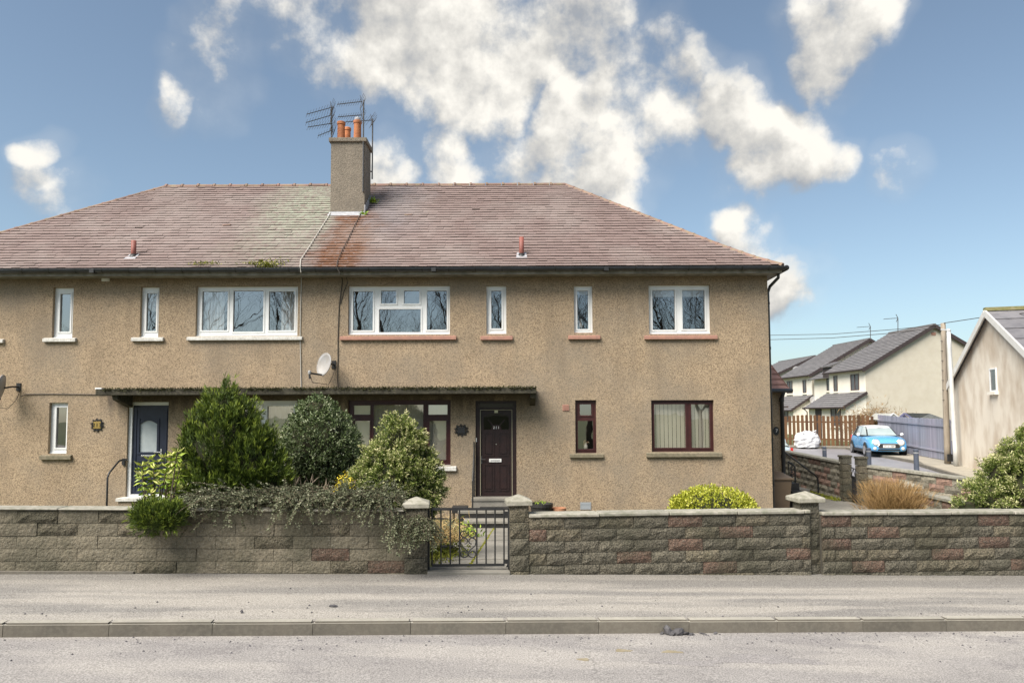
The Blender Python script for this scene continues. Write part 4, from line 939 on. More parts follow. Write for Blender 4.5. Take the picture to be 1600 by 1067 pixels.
# strip of old footing showing along the left wall
a, b = rp(sL0, -.06, W0), rp(wall_s(210, 890), -.03, W0)
struct('footing', MB().add([(*a.xy, zr(a.x) + .12), (*b.xy, zr(b.x) + .13), (*b.xy, zr(b.x) + .175), (*a.xy, zr(a.x) + .185), (*rp(sL0, .03, W0).xy, zr(a.x) + .19), (*rp(wall_s(210, 890), .03, W0).xy, zr(b.x) + .18)], [(0,1,2,3),(3,2,5,4)]), KERB)
CAP = mat('pillar_cap', (.36, .335, .28), (.26, .245, .20), scale=6, rough=.9, c3=(.14, .14, .09), s3=16, f3=.5, bump=.4)
def pillar(s_mid, w, z0, z1, zc, label, off=.10, name='gate_pillar', capw=None, m=None):
    p = rp(s_mid, off, W0); t = thing(name, (p.x, p.y, z0), label, 'pillar'); h = 0; c = 0; r_ = random.Random(int(abs(s_mid) * 100))
    me_core = MB().box(-w/2 + .016, w/2 - .016, -.10, .12, z0 - .2, z1)
    o = link('core', me_core.mesh('core', (0, 0, 0)), (p.x, p.y, 0), t); o.data.materials.append(MORT); o.rotation_euler.z = ROT
    z = z1
    while z > z0 - .1:
        hh = min(.20, z - (z0 - .12)); m_ = rough_block(w, hh - .008, .22, r_.randrange(999), .012, 4, 3); me = m_.mesh('block', (0, .115, 0)); me.materials.append(BLK[r_.choice([0, 1])])
        o = link('block', me, (p.x, p.y, z - hh), t); o.rotation_euler.z = ROT; z -= hh
    cw = (capw or w + .06) / 2; e = .06
    m_ = MB().add([(-cw,-cw,0),(cw,-cw,0),(cw,cw,0),(-cw,cw,0),(-cw,-cw,e),(cw,-cw,e),(cw,cw,e),(-cw,cw,e),(0,0,zc - z1)], [(3,2,1,0),(0,1,5,4),(1,2,6,5),(2,3,7,6),(3,0,4,7),(4,5,8),(5,6,8),(6,7,8),(7,4,8)])
    me = m_.mesh('cap', (0, 0, 0)); me.materials.append(CAP); bm = bmesh.new(); bm.from_mesh(me); bmesh.ops.bevel(bm, geom=bm.edges[:], offset=.008, segments=1, affect='EDGES'); bm.to_mesh(me); bm.free()
    o = link('cap', me, (p.x, p.y, z1), t); o.rotation_euler.z = ROT; return t
pl_w = sG0 - sP0; zl = zr(-1.3) + .14; zrr = zr(0) + .13
pillar((sP0 + sG0) / 2, pl_w, zl, zw(650, 794), zw(650, 777), 'stone capped gate pillar at the end of shrub-covered wall', capw=pl_w + .05)
pillar((sP1 + sG1) / 2, sP1 - sG1, zrr, zw(812, 790), zw(812, 773), 'stone capped gate pillar on the hinge side of iron gate', capw=sP1 - sG1 + .09)
pillar((sE0 + sE1) / 2, .25, zr(4) + .1, zw(1265, 786), zw(1265, 769) , 'stone capped pillar where the two low garden walls meet', capw=.37, name='end_pillar', off=.17)
# iron gate ------------------------------------------------------------------
def gp(px, py, off=.10): return plane_hit(px, py, rp(0, off, W0), -NB)
gate = thing('iron_gate', gp(732, 884), 'black wrought iron garden gate with heart scroll between stone pillars', 'gate')
MB().bar(gp(674, 795), gp(787, 795), .022, .03).build('top_rail', BLACKM, gate); MB().bar(gp(675, 883), gp(788, 882), .022, .03).build('bottom_rail', BLACKM, gate)
for px in (675, 689, 703.5, 718, 745, 759.5, 773.5, 787.5): MB().tube([gp(px, 795), gp(px, 883)], .0095, 8).build('bar', BLACKM, gate)
def scroll(pts, nm='scroll'): MB().tube(pts, .007, 6).build(nm, BLACKM, gate)
for s_ in (-1, 1):
    pts = []
    for q in np.linspace(0, 1, 26):         # heart lobe with its curled ends
        a = math.pi * (-.15 + 1.75 * q) if False else 0
    c = (731.5 + s_ * 6.2, 846); r0 = 6.0
    lobe = [(c[0] - s_ * r0 * math.cos(a) * (.55 + .45 * min(1, k / 10)), c[1] - r0 * math.sin(a) * (.55 + .45 * min(1, k / 10)) - (0 if k > 5 else 0)) for k, a in enumerate(np.linspace(-1.4, math.pi * 1.02, 22))]
    low = [(731.5 + s_ * 11, 852), (731.5 + s_ * 5, 857), (731.5 + s_ * .6, 862)]
    scroll([gp(*p) for p in lobe + low], 'scroll')
    c = (731.5 + s_ * 6.2, 864.5); scroll([gp(c[0] - s_ * 6 * math.cos(a) * (1 - .5 * max(0, k - 12) / 10), c[1] + 6 * math.sin(a) * (1 - .5 * max(0, k - 12) / 10)) for k, a in enumerate(np.linspace(-.4, math.pi * 1.75, 23))], 'scroll')
    c = (731.5 + s_ * 6, 833); scroll([gp(c[0] - s_ * 6 * math.cos(a) * (1 - .5 * max(0, k - 12) / 10), c[1] + 6 * math.sin(a) * (1 - .5 * max(0, k - 12) / 10)) for k, a in enumerate(np.linspace(-.4, math.pi * 1.75, 23))], 'scroll')
MB().bar(gp(675, 810), gp(700, 810), .018, .014).build('latch', BLACKM, gate)
MB().bar(gp(668.5, 795), gp(668.5, 891), .045).build('latch_post', BLACKM, gate); MB().bar(gp(795.5, 794), gp(795.5, 888), .035).build('hinge_post', BLACKM, gate)
for py in (802, 877): MB().bar(gp(787, py), gp(795, py), .02, .05).build('hinge', BLACKM, gate)
# sill under the gate
a, b = rp(sG0, -.03, W0), rp(sG1, -.03, W0); a2, b2 = rp(sG0, .27, W0), rp(sG1, .27, W0)
struct('gate_step', MB().add([(*a.xy, zr(a.x)+.10), (*b.xy, zr(b.x)+.10), (*b2.xy, zr(b.x)+.10), (*a2.xy, zr(a.x)+.10), (*a.xy, zr(a.x)+.185), (*b.xy, zr(b.x)+.185), (*b2.xy, zr(b.x)+.185), (*a2.xy, zr(a.x)+.185)], [(0,3,2,1),(4,5,6,7),(0,1,5,4),(1,2,6,5),(2,3,7,6),(3,0,4,7)]), SLAB, bevel=.01)
# path of slabs from the gate to the door steps
pa0, pa1 = rp(sG0 + .02, .28, W0), rp(sG1 - .02, .28, W0); pe0, pe1 = Vector((door_r[0] - .12, 15.05, 0)), Vector((door_r[1] + .12, 15.05, 0))
def zp(t_): return (zr(-.6) + .17) * (1 - t_) + (ZG + .03) * t_
path = struct('garden_path', MB().add([(*pa0.xy, zp(0) - .03), (*pa1.xy, zp(0) - .03), (*pe1.xy, zp(1) - .03), (*pe0.xy, zp(1) - .03)], [(0,1,2,3)]), MOSS)
NR = 7
for j in range(NR):
    for i in range(2):
        q = []
        for (u, v_) in ((i/2, j/NR), ((i+1)/2, j/NR), ((i+1)/2, (j+1)/NR), (i/2, (j+1)/NR)):
            uu = min(max(u, .012 if i else 0), 1); L0 = pa0.lerp(pe0, v_); L1 = pa1.lerp(pe1, v_); p = L0.lerp(L1, u); q.append(Vector((p.x, p.y, zp(v_))))
        cc = sum(q, Vector()) / 4; q = [cc + (p - cc) * Vector((.965, .985, 1)) for p in q]; dz = random.uniform(-.006, .006)
        MB().add([p + Vector((0, 0, -.04)) for p in q] + [p + Vector((0, 0, dz)) for p in q], [(4,5,6,7),(0,1,5,4),(1,2,6,5),(2,3,7,6),(3,0,4,7)]).build('paving_slab', SLAB, path)
n = 1100; t_ = rng.uniform(0, 1, n); P = np.array([[*(pa0.lerp(pe0, a).lerp(pa1.lerp(pe1, a), .5)).xy, zp(a)] for a in t_]) + rng.normal(size=(n, 3)) * np.array([.010, .0, .002])
MOSSB = mat('moss_bright', (.18, .20, .02), (.40, .38, .05), attr=True, rough=1)
link('joint_moss', leaf_mesh('moss', P - np.array(WPOS[path.name]), unit(n) + np.array([0, 0,   .8]), .014, .012, rng.uniform(0, 1, n), MOSSB), WPOS[path.name], path, kind='stuff')
# door steps, handrail, mat
BLKP = mat('black_paint', (.018, .017, .016), (.03, .028, .026), scale=8, rough=.6)
zth = door_r[2]
st = thing('door_steps', ((door_r[0] + door_r[1]) / 2, 15.6, ZG), 'pale concrete steps with black risers below the brown door', 'steps')
sx0, sx1 = door_r[0] - .08, door_r[1] + .10
for k, (y0, y1, z0, z1, xa, xb) in enumerate(((YF - .36, YF + .13, ZG, zth + .005, sx0, sx1), (YF - .95, YF - .361, ZG, zth - .19, sx0 - .25, sx1 + .1), (YF - 1.38, YF - .951, ZG - .02, zth - .34, sx0 - .1, sx1 + .1))):
    MB().box(xa, xb, y0, y1, z1 - .06, z1).build('tread', SLAB, st, bevel=.008); MB().box(xa + .01, xb - .01, y0 + .02, y1, z0, z1 - .061).build('riser', BLKP if k else SLAB, st)
MB().box(door_r[0] + .12, door_r[1] - .02, YF - .80, YF - .42, zth - .19, zth - .165).build('door_mat', BLKP, label='black door mat on the steps of the brown door', cat='mat')
rl = thing('handrail', (door_r[0] - .02, YF - 1, ZG), 'thin black handrail post beside the brown door', 'handrail')
MB().tube([(door_r[0] - .03, YF - .05, at(742, 690, YF).z), (door_r[0] - .03, YF - .05, zth - .2)], .016, 8).build('wall_bar', BLACKM, rl); MB().tube([(door_r[0] - .03, YF - .05, at(742, 700, YF).z), (door_r[0] - .03, YF - .5, zth + .55), (door_r[0] - .03, YF - .62, zth + .42), (door_r[0] - .03, YF - .62, zth - .2)], .016, 8).build('rail', BLACKM, rl)
ur = thing('planter_stand', (door_r[0] - .28, YF - .8, ZG), 'low black iron stand with planter beside the door steps', 'stand')
px_ = door_r[0] - .30; MB().box(px_ - .17, px_ + .17, YF - .80, YF - .50, zth - .26, zth - .12).build('planter', BLKP, ur, bevel=.01)
for dx in (-.14, .14):
    for dy in (-.77, -.53): MB().tube([(px_ + dx, YF + dy, zth - .26), (px_ + dx, YF + dy, zgarden(px_, YF + dy) - .02)], .014, 6).build('leg', BLACKM, ur)
# left flat: step and rail
d = door_l
st = thing('door_step', ((d[0] + d[1]) / 2, YF - .4, ZG), 'white edged concrete step below the navy door', 'steps'); MB().box(d[0] - .06, d[1] + .06, YF - .30, YF + .13, d[2] - .07, d[2] + .004).build('tread', SILLW, st, bevel=.01); MB().box(d[0] - .02, d[1] + .02, YF - .26, YF + .13, ZG - .1, d[2] - .071).build('riser', HARL, st)
rl = thing('handrail', at(168, 782, YF - .5), 'bent black handrail beside the navy door', 'handrail')
MB().tube([at(198, 718, YF - .02), at(190, 718.5, YF - .3), at(186, 720, YF - .5), at(171, 738, YF - .8), at(168, 746, YF - .85), at(167, 782, YF - .85), (at(167, 782, YF - .85).x, YF - .85, ZG - .1)], .020, 10).build('rail', BLACKM, rl, smooth=True)
MB().box(at(194, 718, YF).x - .03, at(194, 718, YF).x + .03, YF - .04, YF + .002, at(194, 723, YF).z - .05, at(194, 718, YF).z + .03).build('wall_plate', BLACKM, rl)
# pots against the house
zc_ = zgarden(1, 15.6)
p = at(846, 790, 15.7); t = thing('black_planter', (p.x, 15.7, zc_), 'round black planter against the house wall', 'planter'); zt = at(846, 786, 15.7).z
MB().lathe((p.x, 15.7, zc_ - .02), [(.19, 0), (.23, zt - zc_ - .05), (.25, zt - zc_ - .05), (.25, zt - zc_ + .02), (.22, zt - zc_ + .02), (.2, zt - zc_ - .05)], 20).build('tub', BLKP, t)
n = 60; foliage(t, np.array([p.x, 15.7, zt]) + rng.normal(size=(n, 3)) * np.array([.08, .06, .015]), unit(n) + np.array([0, 0, .9]), .06, .015, rng.uniform(0, 1, n), WEED)
p = at(873, 795, 15.8); t = thing('terracotta_pot', (p.x, 15.8, zc_), 'terracotta pot beside the black planter', 'pot'); zt = at(873, 793, 15.8).z
TERRA = mat('terracotta', (.42, .20, .11), (.34, .17, .10), scale=8, rough=.85)
MB().lathe((p.x, 15.8, zc_ - .02), [(.10, 0), (.14, zt - zc_ - .05), (.165, zt - zc_ - .05), (.165, zt - zc_ + .02), (.14, zt - zc_ + .02), (.13, zt - zc_ - .06)], 20).build('pot', TERRA, t)

# ------------------------------------------------------------------ plants of the front garden
def ellip_tufts(lobes, n, shell=(.72, 1.0)):
    """points near the surface of a union of ellipsoids, with outward directions"""
    lob = np.array(lobes, float); wgt = lob[:, 3] * lob[:, 5] + lob[:, 4] * lob[:, 5]; out, nor = [], []
    while sum(map(len, out)) < n:
        k = rng.choice(len(lob), n, p=wgt / wgt.sum()); u = unit(n); rr = rng.uniform(shell[0] ** 2, shell[1] ** 2, n) ** .5
        P = lob[k, :3] + u * lob[k, 3:6] * rr[:, None]; ok = np.ones(n, bool)
        for j in range(len(lob)):
            q = np.linalg.norm((P - lob[j, :3]) / lob[j, 3:6], axis=1); ok &= (q > shell[0] * .93) | (k == j)
        nn = u / lob[k, 3:6]; nn /= np.linalg.norm(nn, axis=1, keepdims=True); out.append(P[ok]); nor.append(nn[ok])
    return np.concatenate(out)[:n], np.concatenate(nor)[:n]
def core_mesh(parent, lobes, m, sc=.74):
    mb = MB()
    for (x, y, z, a, b, c) in lobes:
        n, k = 12, 7; pr = []; base = len(mb.v)
        for j in range(k + 1):
            th = math.pi * j / k
            for i in range(n):
                f = sc * random.uniform(.86, 1.08); mb.v.append((x + a * f * math.sin(th) * math.cos(2 * math.pi * i / n), y + b * f * math.sin(th) * math.sin(2 * math.pi * i / n), z + c * f * math.cos(th)))
        for j in range(k):
            for i in range(n): q = base + j * n; mb.f.append((q + i, q + (i+1) % n, q + n + (i+1) % n, q + n + i))
    mb.build('inner_branches', m, parent)
def bush(name, label, cat, lobes, base, tufts, per, Ln, Wd, upw, spread_, m, core, clump=0, csize=.08, lf=1., jit=.05, tipdir=1., shell=(.72, 1.0), rndmode='tip', group=None, droop=0., core_sc=.74, tipw=.75):
    t = thing(name, base, label, cat, group); P, Nn = ellip_tufts(lobes, tufts, shell)
    if clump:                                 # gather the tufts into lumps that stand out of the outline
        cP, cN = ellip_tufts(lobes, clump, (.92, 1.04)); j = rng.integers(0, clump, tufts); g_ = rng.random(tufts) < .8; sz = csize * rng.uniform(.6, 1.4, clump)[j][:, None]
        Q = cP[j] + unit(tufts) * sz * rng.uniform(.3, 1, (tufts, 1)) + cN[j] * sz * .5; P = np.where(g_[:, None], Q, P); Nn = np.where(g_[:, None], (Q - cP[j]) / sz + cN[j] * .6, Nn)
    D = Nn * tipdir + np.array([0, 0, upw]) + rng.normal(size=P.shape) * .25
    D /= np.linalg.norm(D, axis=1, keepdims=True)
    k = np.repeat(np.arange(len(P)), per); N_ = len(k); s_ = rng.uniform(0, 1, N_)
    L_ = Ln * rng.uniform(.7, 1.3, len(P))[k]
    PP = P[k] + D[k] * (s_ * L_ * 1.0)[:, None] + rng.normal(size=(N_, 3)) * jit * (1.15 - s_[:, None])
    DD = D[k] + rng.normal(size=(N_, 3)) * spread_ + np.array([0, 0, -droop])
    tint = rng.normal(0, .16, len(P))[k]
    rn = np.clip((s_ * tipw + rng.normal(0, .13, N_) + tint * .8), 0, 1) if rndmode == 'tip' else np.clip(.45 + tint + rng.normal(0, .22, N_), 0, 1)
    foliage(t, PP, DD, L_ * lf * rng.uniform(.35, .65, N_), Wd * rng.uniform(.7, 1.3, N_), rn, m)
    if core: core_mesh(t, lobes, core, core_sc)
    z0 = base[2]; cz = np.mean([l[2] for l in lobes])
    MB().tube([(base[0], base[1], z0 - .08), (base[0] + .02, base[1], (z0 + cz) / 2), (base[0] - .01, base[1] + .02, cz)], [.05, .04, .02], 7).build('stem', WOODB, t)
    return t
WOODB = mat('bark', (.075, .055, .035), (.11, .085, .06), scale=14, rough=1, bump=.6, bscale=40)
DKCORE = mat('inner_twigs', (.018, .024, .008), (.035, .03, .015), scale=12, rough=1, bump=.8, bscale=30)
def pxl(x, y, Y, w, h, dp=None):        # ellipsoid lobe seen at a pixel with pixel radii
    p = at(x, y, Y); k = Y / F; return (p.x, Y, p.z, w * k, (dp or w) * k, h * k)
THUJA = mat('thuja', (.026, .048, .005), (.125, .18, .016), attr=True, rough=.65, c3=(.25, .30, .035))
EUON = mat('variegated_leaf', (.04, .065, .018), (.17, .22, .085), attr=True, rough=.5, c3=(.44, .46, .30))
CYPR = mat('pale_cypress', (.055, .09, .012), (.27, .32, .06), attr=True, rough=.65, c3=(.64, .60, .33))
COTO = mat('cotoneaster', (.045, .052, .022), (.165, .18, .095), attr=True, rough=.6, c3=(.30, .29, .20))
PIER = mat('pieris', (.14, .23, .015), (.44, .54, .06), attr=True, rough=.4, c3=(.62, .60, .22))
GOLDB = mat('golden_leaf', (.20, .23, .015), (.52, .52, .05), attr=True, rough=.5, c3=(.72, .69, .16))
TWIG = mat('twig_orange', (.13, .07, .026), (.36, .225, .09), attr=True, rough=.8)
YTH = 10.4
lob = [pxl(345, 705, YTH, 48, 58), pxl(348, 652, YTH, 18, 36), pxl(308, 745, YTH, 30, 46), pxl(390, 735, YTH, 40, 42), pxl(418, 752, YTH, 24, 32), pxl(376, 672, YTH, 16, 36), pxl(322, 682, YTH, 18, 38), pxl(350, 772, YTH, 60, 30), pxl(400, 705, YTH, 20, 30)]
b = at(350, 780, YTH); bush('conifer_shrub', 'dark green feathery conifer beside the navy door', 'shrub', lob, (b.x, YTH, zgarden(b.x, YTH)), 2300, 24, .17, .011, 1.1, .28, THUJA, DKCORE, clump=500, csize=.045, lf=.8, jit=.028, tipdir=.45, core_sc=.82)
YEU = 11.9
lob = [pxl(500, 695, YEU, 57, 56), pxl(495, 653, YEU, 30, 30), pxl(478, 718, YEU, 40, 44), pxl(524, 712, YEU, 40, 46)]
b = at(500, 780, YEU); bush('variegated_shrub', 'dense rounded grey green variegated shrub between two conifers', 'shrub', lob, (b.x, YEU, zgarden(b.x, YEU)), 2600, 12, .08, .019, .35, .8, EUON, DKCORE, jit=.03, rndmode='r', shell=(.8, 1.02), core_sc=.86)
YCY = 10.2
lob = [pxl(622, 742, YCY, 46, 46), pxl(620, 700, YCY, 26, 38), pxl(623, 670, YCY, 9, 24), pxl(582, 765, YCY, 36, 32), pxl(655, 765, YCY, 30, 32), pxl(562, 776, YCY, 22, 20), pxl(596, 722, YCY, 24, 24), pxl(654, 722, YCY, 15, 22), pxl(668, 748, YCY, 16, 22), pxl(640, 690, YCY, 14, 20)]
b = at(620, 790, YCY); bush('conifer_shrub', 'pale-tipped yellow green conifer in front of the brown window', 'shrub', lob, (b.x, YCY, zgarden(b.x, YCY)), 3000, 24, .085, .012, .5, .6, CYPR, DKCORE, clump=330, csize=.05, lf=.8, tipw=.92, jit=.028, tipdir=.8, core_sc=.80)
YHR = 11.6
lob = [pxl(1632, 752, YHR, 58, 72), pxl(1592, 768, YHR, 48, 50), pxl(1548, 788, YHR, 36, 34), pxl(1520, 797, YHR, 24, 20), pxl(1690, 725, YHR, 66, 66), pxl(1566, 748, YHR, 22, 28), pxl(1590, 722, YHR, 18, 28)]
b = at(1620, 800, YHR); bush('conifer_hedge', 'large pale-tipped spreading conifer behind the wall near the gable house', 'shrub', lob, (b.x, YHR, zgarden(b.x, YHR)), 5200, 22, .09, .013, .35, .6, CYPR, DKCORE, clump=420, csize=.08, lf=.8, tipw=.92, jit=.03, tipdir=.8, core_sc=.82)
# yellow clipped shrub
YGO = 14.2
lob = [pxl(1114, 792, YGO, 60, 26), pxl(1085, 798, YGO, 34, 22), pxl(1145, 800, YGO, 34, 22)]
b = at(1114, 800, YGO); bush('golden_shrub', 'low clipped bright yellow green shrub against the house', 'shrub', lob, (b.x, YGO, zgarden(b.x, YGO)), 1900, 8, .08, .026, .8, .6, GOLDB, MOSS, jit=.025, rndmode='r', shell=(.82, 1.04), core_sc=.86)
# pieris: rosettes of long drooping leaves on stems, a small dark conifer below it
def rosettes(name, label, spots, base, m, Ln, Wd, nl):
    t = thing(name, base, label, 'shrub'); P, D, rn = [], [], []
    for p in spots:
        MB().tube([base, ((base[0] + p[0]) / 2 + random.uniform(-.05, .05), p[1], (base[2] + p[2]) / 2), p], [.016, .012, .007], 5).build('stem', WOODB, t)
        for lay in range(4):
            for k in range(nl):
                a = random.uniform(0, 2 * math.pi); e = .7 - lay * .5 + random.uniform(-.15, .15); P.append((p[0] + random.uniform(-.01, .01), p[1], p[2] - lay * .045)); D.append((math.cos(a), math.sin(a), e)); rn.append(np.clip(.85 - lay * .2 + random.gauss(0, .15), 0, 1))
    P, D = np.array(P), np.array(D, float); foliage(t, P, D, rng.uniform(.7, 1.2, len(P)) * Ln, Wd, np.array(rn), m, fold=-.10)
YPI = 9.35
b = at(250, 800, YPI); spots = [tuple(at(x, y, YPI + random.uniform(-.2, .25))) for x, y in ((222,728),(232,718),(246,722),(258,740),(240,745),(226,750),(268,712),(277,706),(281,730),(262,730),(250,757),(272,760),(284,764),(236,770),(262,775),(278,785),(222,742),(240,732),(256,715),(270,745))]
rosettes('pieris_shrub', 'light green shrub with long drooping leaves in front of navy door', spots, (b.x, YPI, zgarden(b.x, YPI) - .05), PIER, .105, .026, 9)
YJ = 8.52
lob = [pxl(248, 812, YJ, 28, 16, 24), pxl(230, 808, YJ, 16, 16), pxl(268, 808, YJ, 16, 16)]
b = at(250, 820, YJ + .5); bush('juniper', 'small dark green juniper hanging over the wall below pieris', 'shrub', lob, (b.x, YJ + .6, zgarden(b.x, YJ + .6)), 600, 20, .10, .008, .7, .28, THUJA, DKCORE, jit=.02, tipdir=.6)
# cotoneaster: arching sprays that hang over the wall
def sprays(name, label, cat, base, starts, m, leaf=.026, woody=True, step=.030):
    t = thing(name, base, label, cat); P, D, rn = [], [], []; wood = MB()
    for (p, v_, L_) in starts:
        p = Vector(p); v_ = Vector(v_).normalized(); pts = [p.copy()]; s_ = 0; tint = random.gauss(0, .15)
        while s_ < L_:
            v_ = (v_ + Vector((random.gauss(0, .05), random.gauss(0, .05), -.075))).normalized(); q = p + v_ * step
            q = keep_out(q); p = q; s_ += step; pts.append(p.copy())
            sd_ = v_.cross(Vector((0, 0, 1))); sd_ = sd_.normalized() if sd_.length > .01 else Vector((1, 0, 0))
            for sg in (-1, 1):
                for _ in range(2): P.append(p + Vector((random.gauss(0, .004), random.gauss(0, .004), random.gauss(0, .004)))); D.append(sd_ * sg + v_ * random.uniform(.2, .9) + Vector((random.gauss(0, .2), random.gauss(0, .2), random.gauss(0, .3)))); rn.append(.45 + tint + random.gauss(0, .22))
        if len(pts) > 2: wood.tube(pts[::2], .004, 3, False)
    foliage(t, np.array([tuple(p) for p in P]), np.array([tuple(p) for p in D]), rng.uniform(.7, 1.3, len(P)) * leaf, leaf * .62, np.array(rn), m, fold=.05); wood.build('branches', WOODB, t); t_ = t; return t
def wall_front_y(x): return W0 + GR * x
def keep_out(q):
    ytop = wall_front_y(q.x); 
    if q.z < ZCOP and q.y > ytop - .07 and q.y < ytop + .34:   # stay outside the wall
        if q.y < ytop + .04: q.y = ytop - .07
        else: q.z = ZCOP + .01
    return q
ZCOP = zw(500, 797) + .02
starts = []
for _ in range(900):
    px = random.uniform(268, 626); s_ = wall_s(px, 800); top = 1.0 - abs((px - 480) / 260) ** 2 * .55
    p0 = rp(s_, random.uniform(-.02, .75), W0); wv_ = .5 + .28 * math.sin(px * .055 + 1) + .22 * math.sin(px * .13); h = ZCOP + random.uniform(.0, .07) + .12 * top * random.random()
    out = random.random()
    starts.append(((p0.x, p0.y, h), (random.gauss(0, .5), -random.uniform(.2, 1.0), random.uniform(-.1, .6)), random.uniform(.16, .50) * (.35 + .75 * top) * (.45 + .85 * wv_)))
for _ in range(90):
    px = random.uniform(620, 668); p0 = rp(wall_s(px, 800), random.uniform(-.12, -.04), W0); starts.append(((p0.x, p0.y, ZCOP - random.uniform(.08, .22)), (random.gauss(.25, .4), -.5, -.1), random.uniform(.25, .45)))
b = rp(wall_s(480, 800), .5, W0); sprays('trailing_cotoneaster', 'grey green trailing shrub spilling over the garden wall', 'shrub', (b.x, b.y, zgarden(b.x, b.y)), starts, COTO)
# mound of brown dead twigs and forsythia sprigs behind it
def twigs(name, label, cat, base, n, spread_, L_, m, up_=1., thick=.0035, fork=3):
    t = thing(name, base, label, cat); P, D, Lx, rn = [], [], [], []
    for _ in range(n):
        a = random.uniform(0, 2 * math.pi); r_ = math.sqrt(random.random()); d_ = Vector((math.cos(a) * r_ * spread_[0], math.sin(a) * r_ * spread_[1], up_)).normalized(); p = Vector(base) + Vector((math.cos(a) * r_ * .1, math.sin(a) * r_ * .1, -.03)); l = L_ * random.uniform(.65, 1.1); k = random.random()
        for s_ in range(5):
            d_ = (d_ + Vector((random.gauss(0, .12), random.gauss(0, .12), random.gauss(0, .06)))).normalized()
            P.append(tuple(p)); D.append(tuple(d_)); Lx.append(l / 5 * 1.25); rn.append(k * .6 + s_ * .1)
            p = p + d_ * (l / 5)
            for _f in range(fork if s_ > 0 else 0):
                e = (d_ + Vector((random.gauss(0, .45), random.gauss(0, .45), random.gauss(.1, .3)))).normalized(); P.append(tuple(p)); D.append(tuple(e)); Lx.append(l * .22); rn.append(k * .6 + s_ * .1)
    foliage(t, np.array(P), np.array(D), np.array(Lx), thick * 2.2, np.clip(rn, 0, 1), m, name='twigs', fold=0); return t
b = at(1396, 800, 13.0); twigs('twiggy_bush', 'bare orange brown twiggy bush behind the low wall', 'bush', (b.x, 13.0, zgarden(b.x, 13.)), 900, (.42, .44), .95, TWIG, thick=.0024, fork=4)
b = at(455, 790, 10.3); twigs('dead_twigs', 'brown leafless twigs above the trailing shrub', 'twigs', (b.x, 10.3, zgarden(b.x, 10.3) + .25), 160, (1.2, .6), .75, mat('twig_brown', (.10, .075, .05), (.24, .19, .14), attr=True, rough=.9), thick=.004)
b = at(540, 790, 10.0); t = thing('forsythia', (b.x, 10.0, zgarden(b.x, 10.)), 'yellow flowering sprigs next to the pale-tipped conifer', 'shrub'); P = []
for x, y in ((527,748),(533,742),(541,736),(549,746),(536,758),(545,762),(523,760),(553,757),(530,768)):
    q = at(x, y, 10.0 + random.uniform(-.1, .1)); MB().tube([(b.x, 10.0, zgarden(b.x, 10.)), ((b.x + q.x) / 2 + .02, 10., (q.z + .3) / 2), q], .005, 5).build('stem', WOODB, t)
    for _ in range(40): P.append(tuple(q + Vector((random.gauss(0, .018), random.gauss(0, .02), -random.uniform(0, .16)))))
n = len(P); foliage(t, np.array(P), unit(n), .03, .018, rng.uniform(.2, 1, n), mat('forsythia_flower', (.42, .36, .03), (.75, .58, .04), attr=True), name='flowers')
# grasses and mossy clumps inside the gate
STRAW = mat('straw', (.30, .20, .08), (.55, .42, .20), attr=True, rough=.9)
def clump(name, label, px, py, Y, ext, n, L_, m, w=.010, upw=.5):
    p = at(px, py, Y); p.z = max(p.z - .03, zgarden(p.x, Y)); t = thing(name, (p.x, Y, zgarden(p.x, Y)), label, 'plant'); P = np.array([p.x, Y, zgarden(p.x, Y)]) + rng.normal(size=(n, 3)) * np.array([ext[0], ext[1], 0]); P[:, 2] += np.abs(rng.normal(size=n)) * ext[2]
    foliage(t, P, unit(n) * np.array([1, 1, .4]) + np.array([0, 0, upw]), L_ * rng.uniform(.6, 1.2, n), w, rng.uniform(0, 1, n), m)
clump('dry_grass', 'straw coloured dry grass clump behind the gate', 698, 828, 12.5, (.17, .14, .17), 1300, .20, STRAW)
clump('green_herb', 'bright green leafy clump beside the path behind the gate', 727, 822, 13.3, (.12, .10, .13), 520, .10, WEED, .03)
clump('mossy_edging', 'yellowish mossy plants along the path edge just inside the gate', 692, 858, 10.6, (.15, .35, .05), 1100, .07, MOSSY, .02)
clump('grey_herb', 'grey green herb behind the pale-tipped conifer by the path', 699, 800, 13.2, (.12, .1, .14), 420, .12, mat('herb', (.12, .17, .11), (.32, .38, .28), attr=True), .02)
p = at(698, 836, 10.9); zz = zgarden(p.x, 10.9); MB().box(p.x - .10, p.x + .10, 10.82, 10.96, zz - .02, zz + .13).build('edging_stone', BLK[1], label='small brown edging stone in the planting behind the gate', cat='stone', bevel=.015)

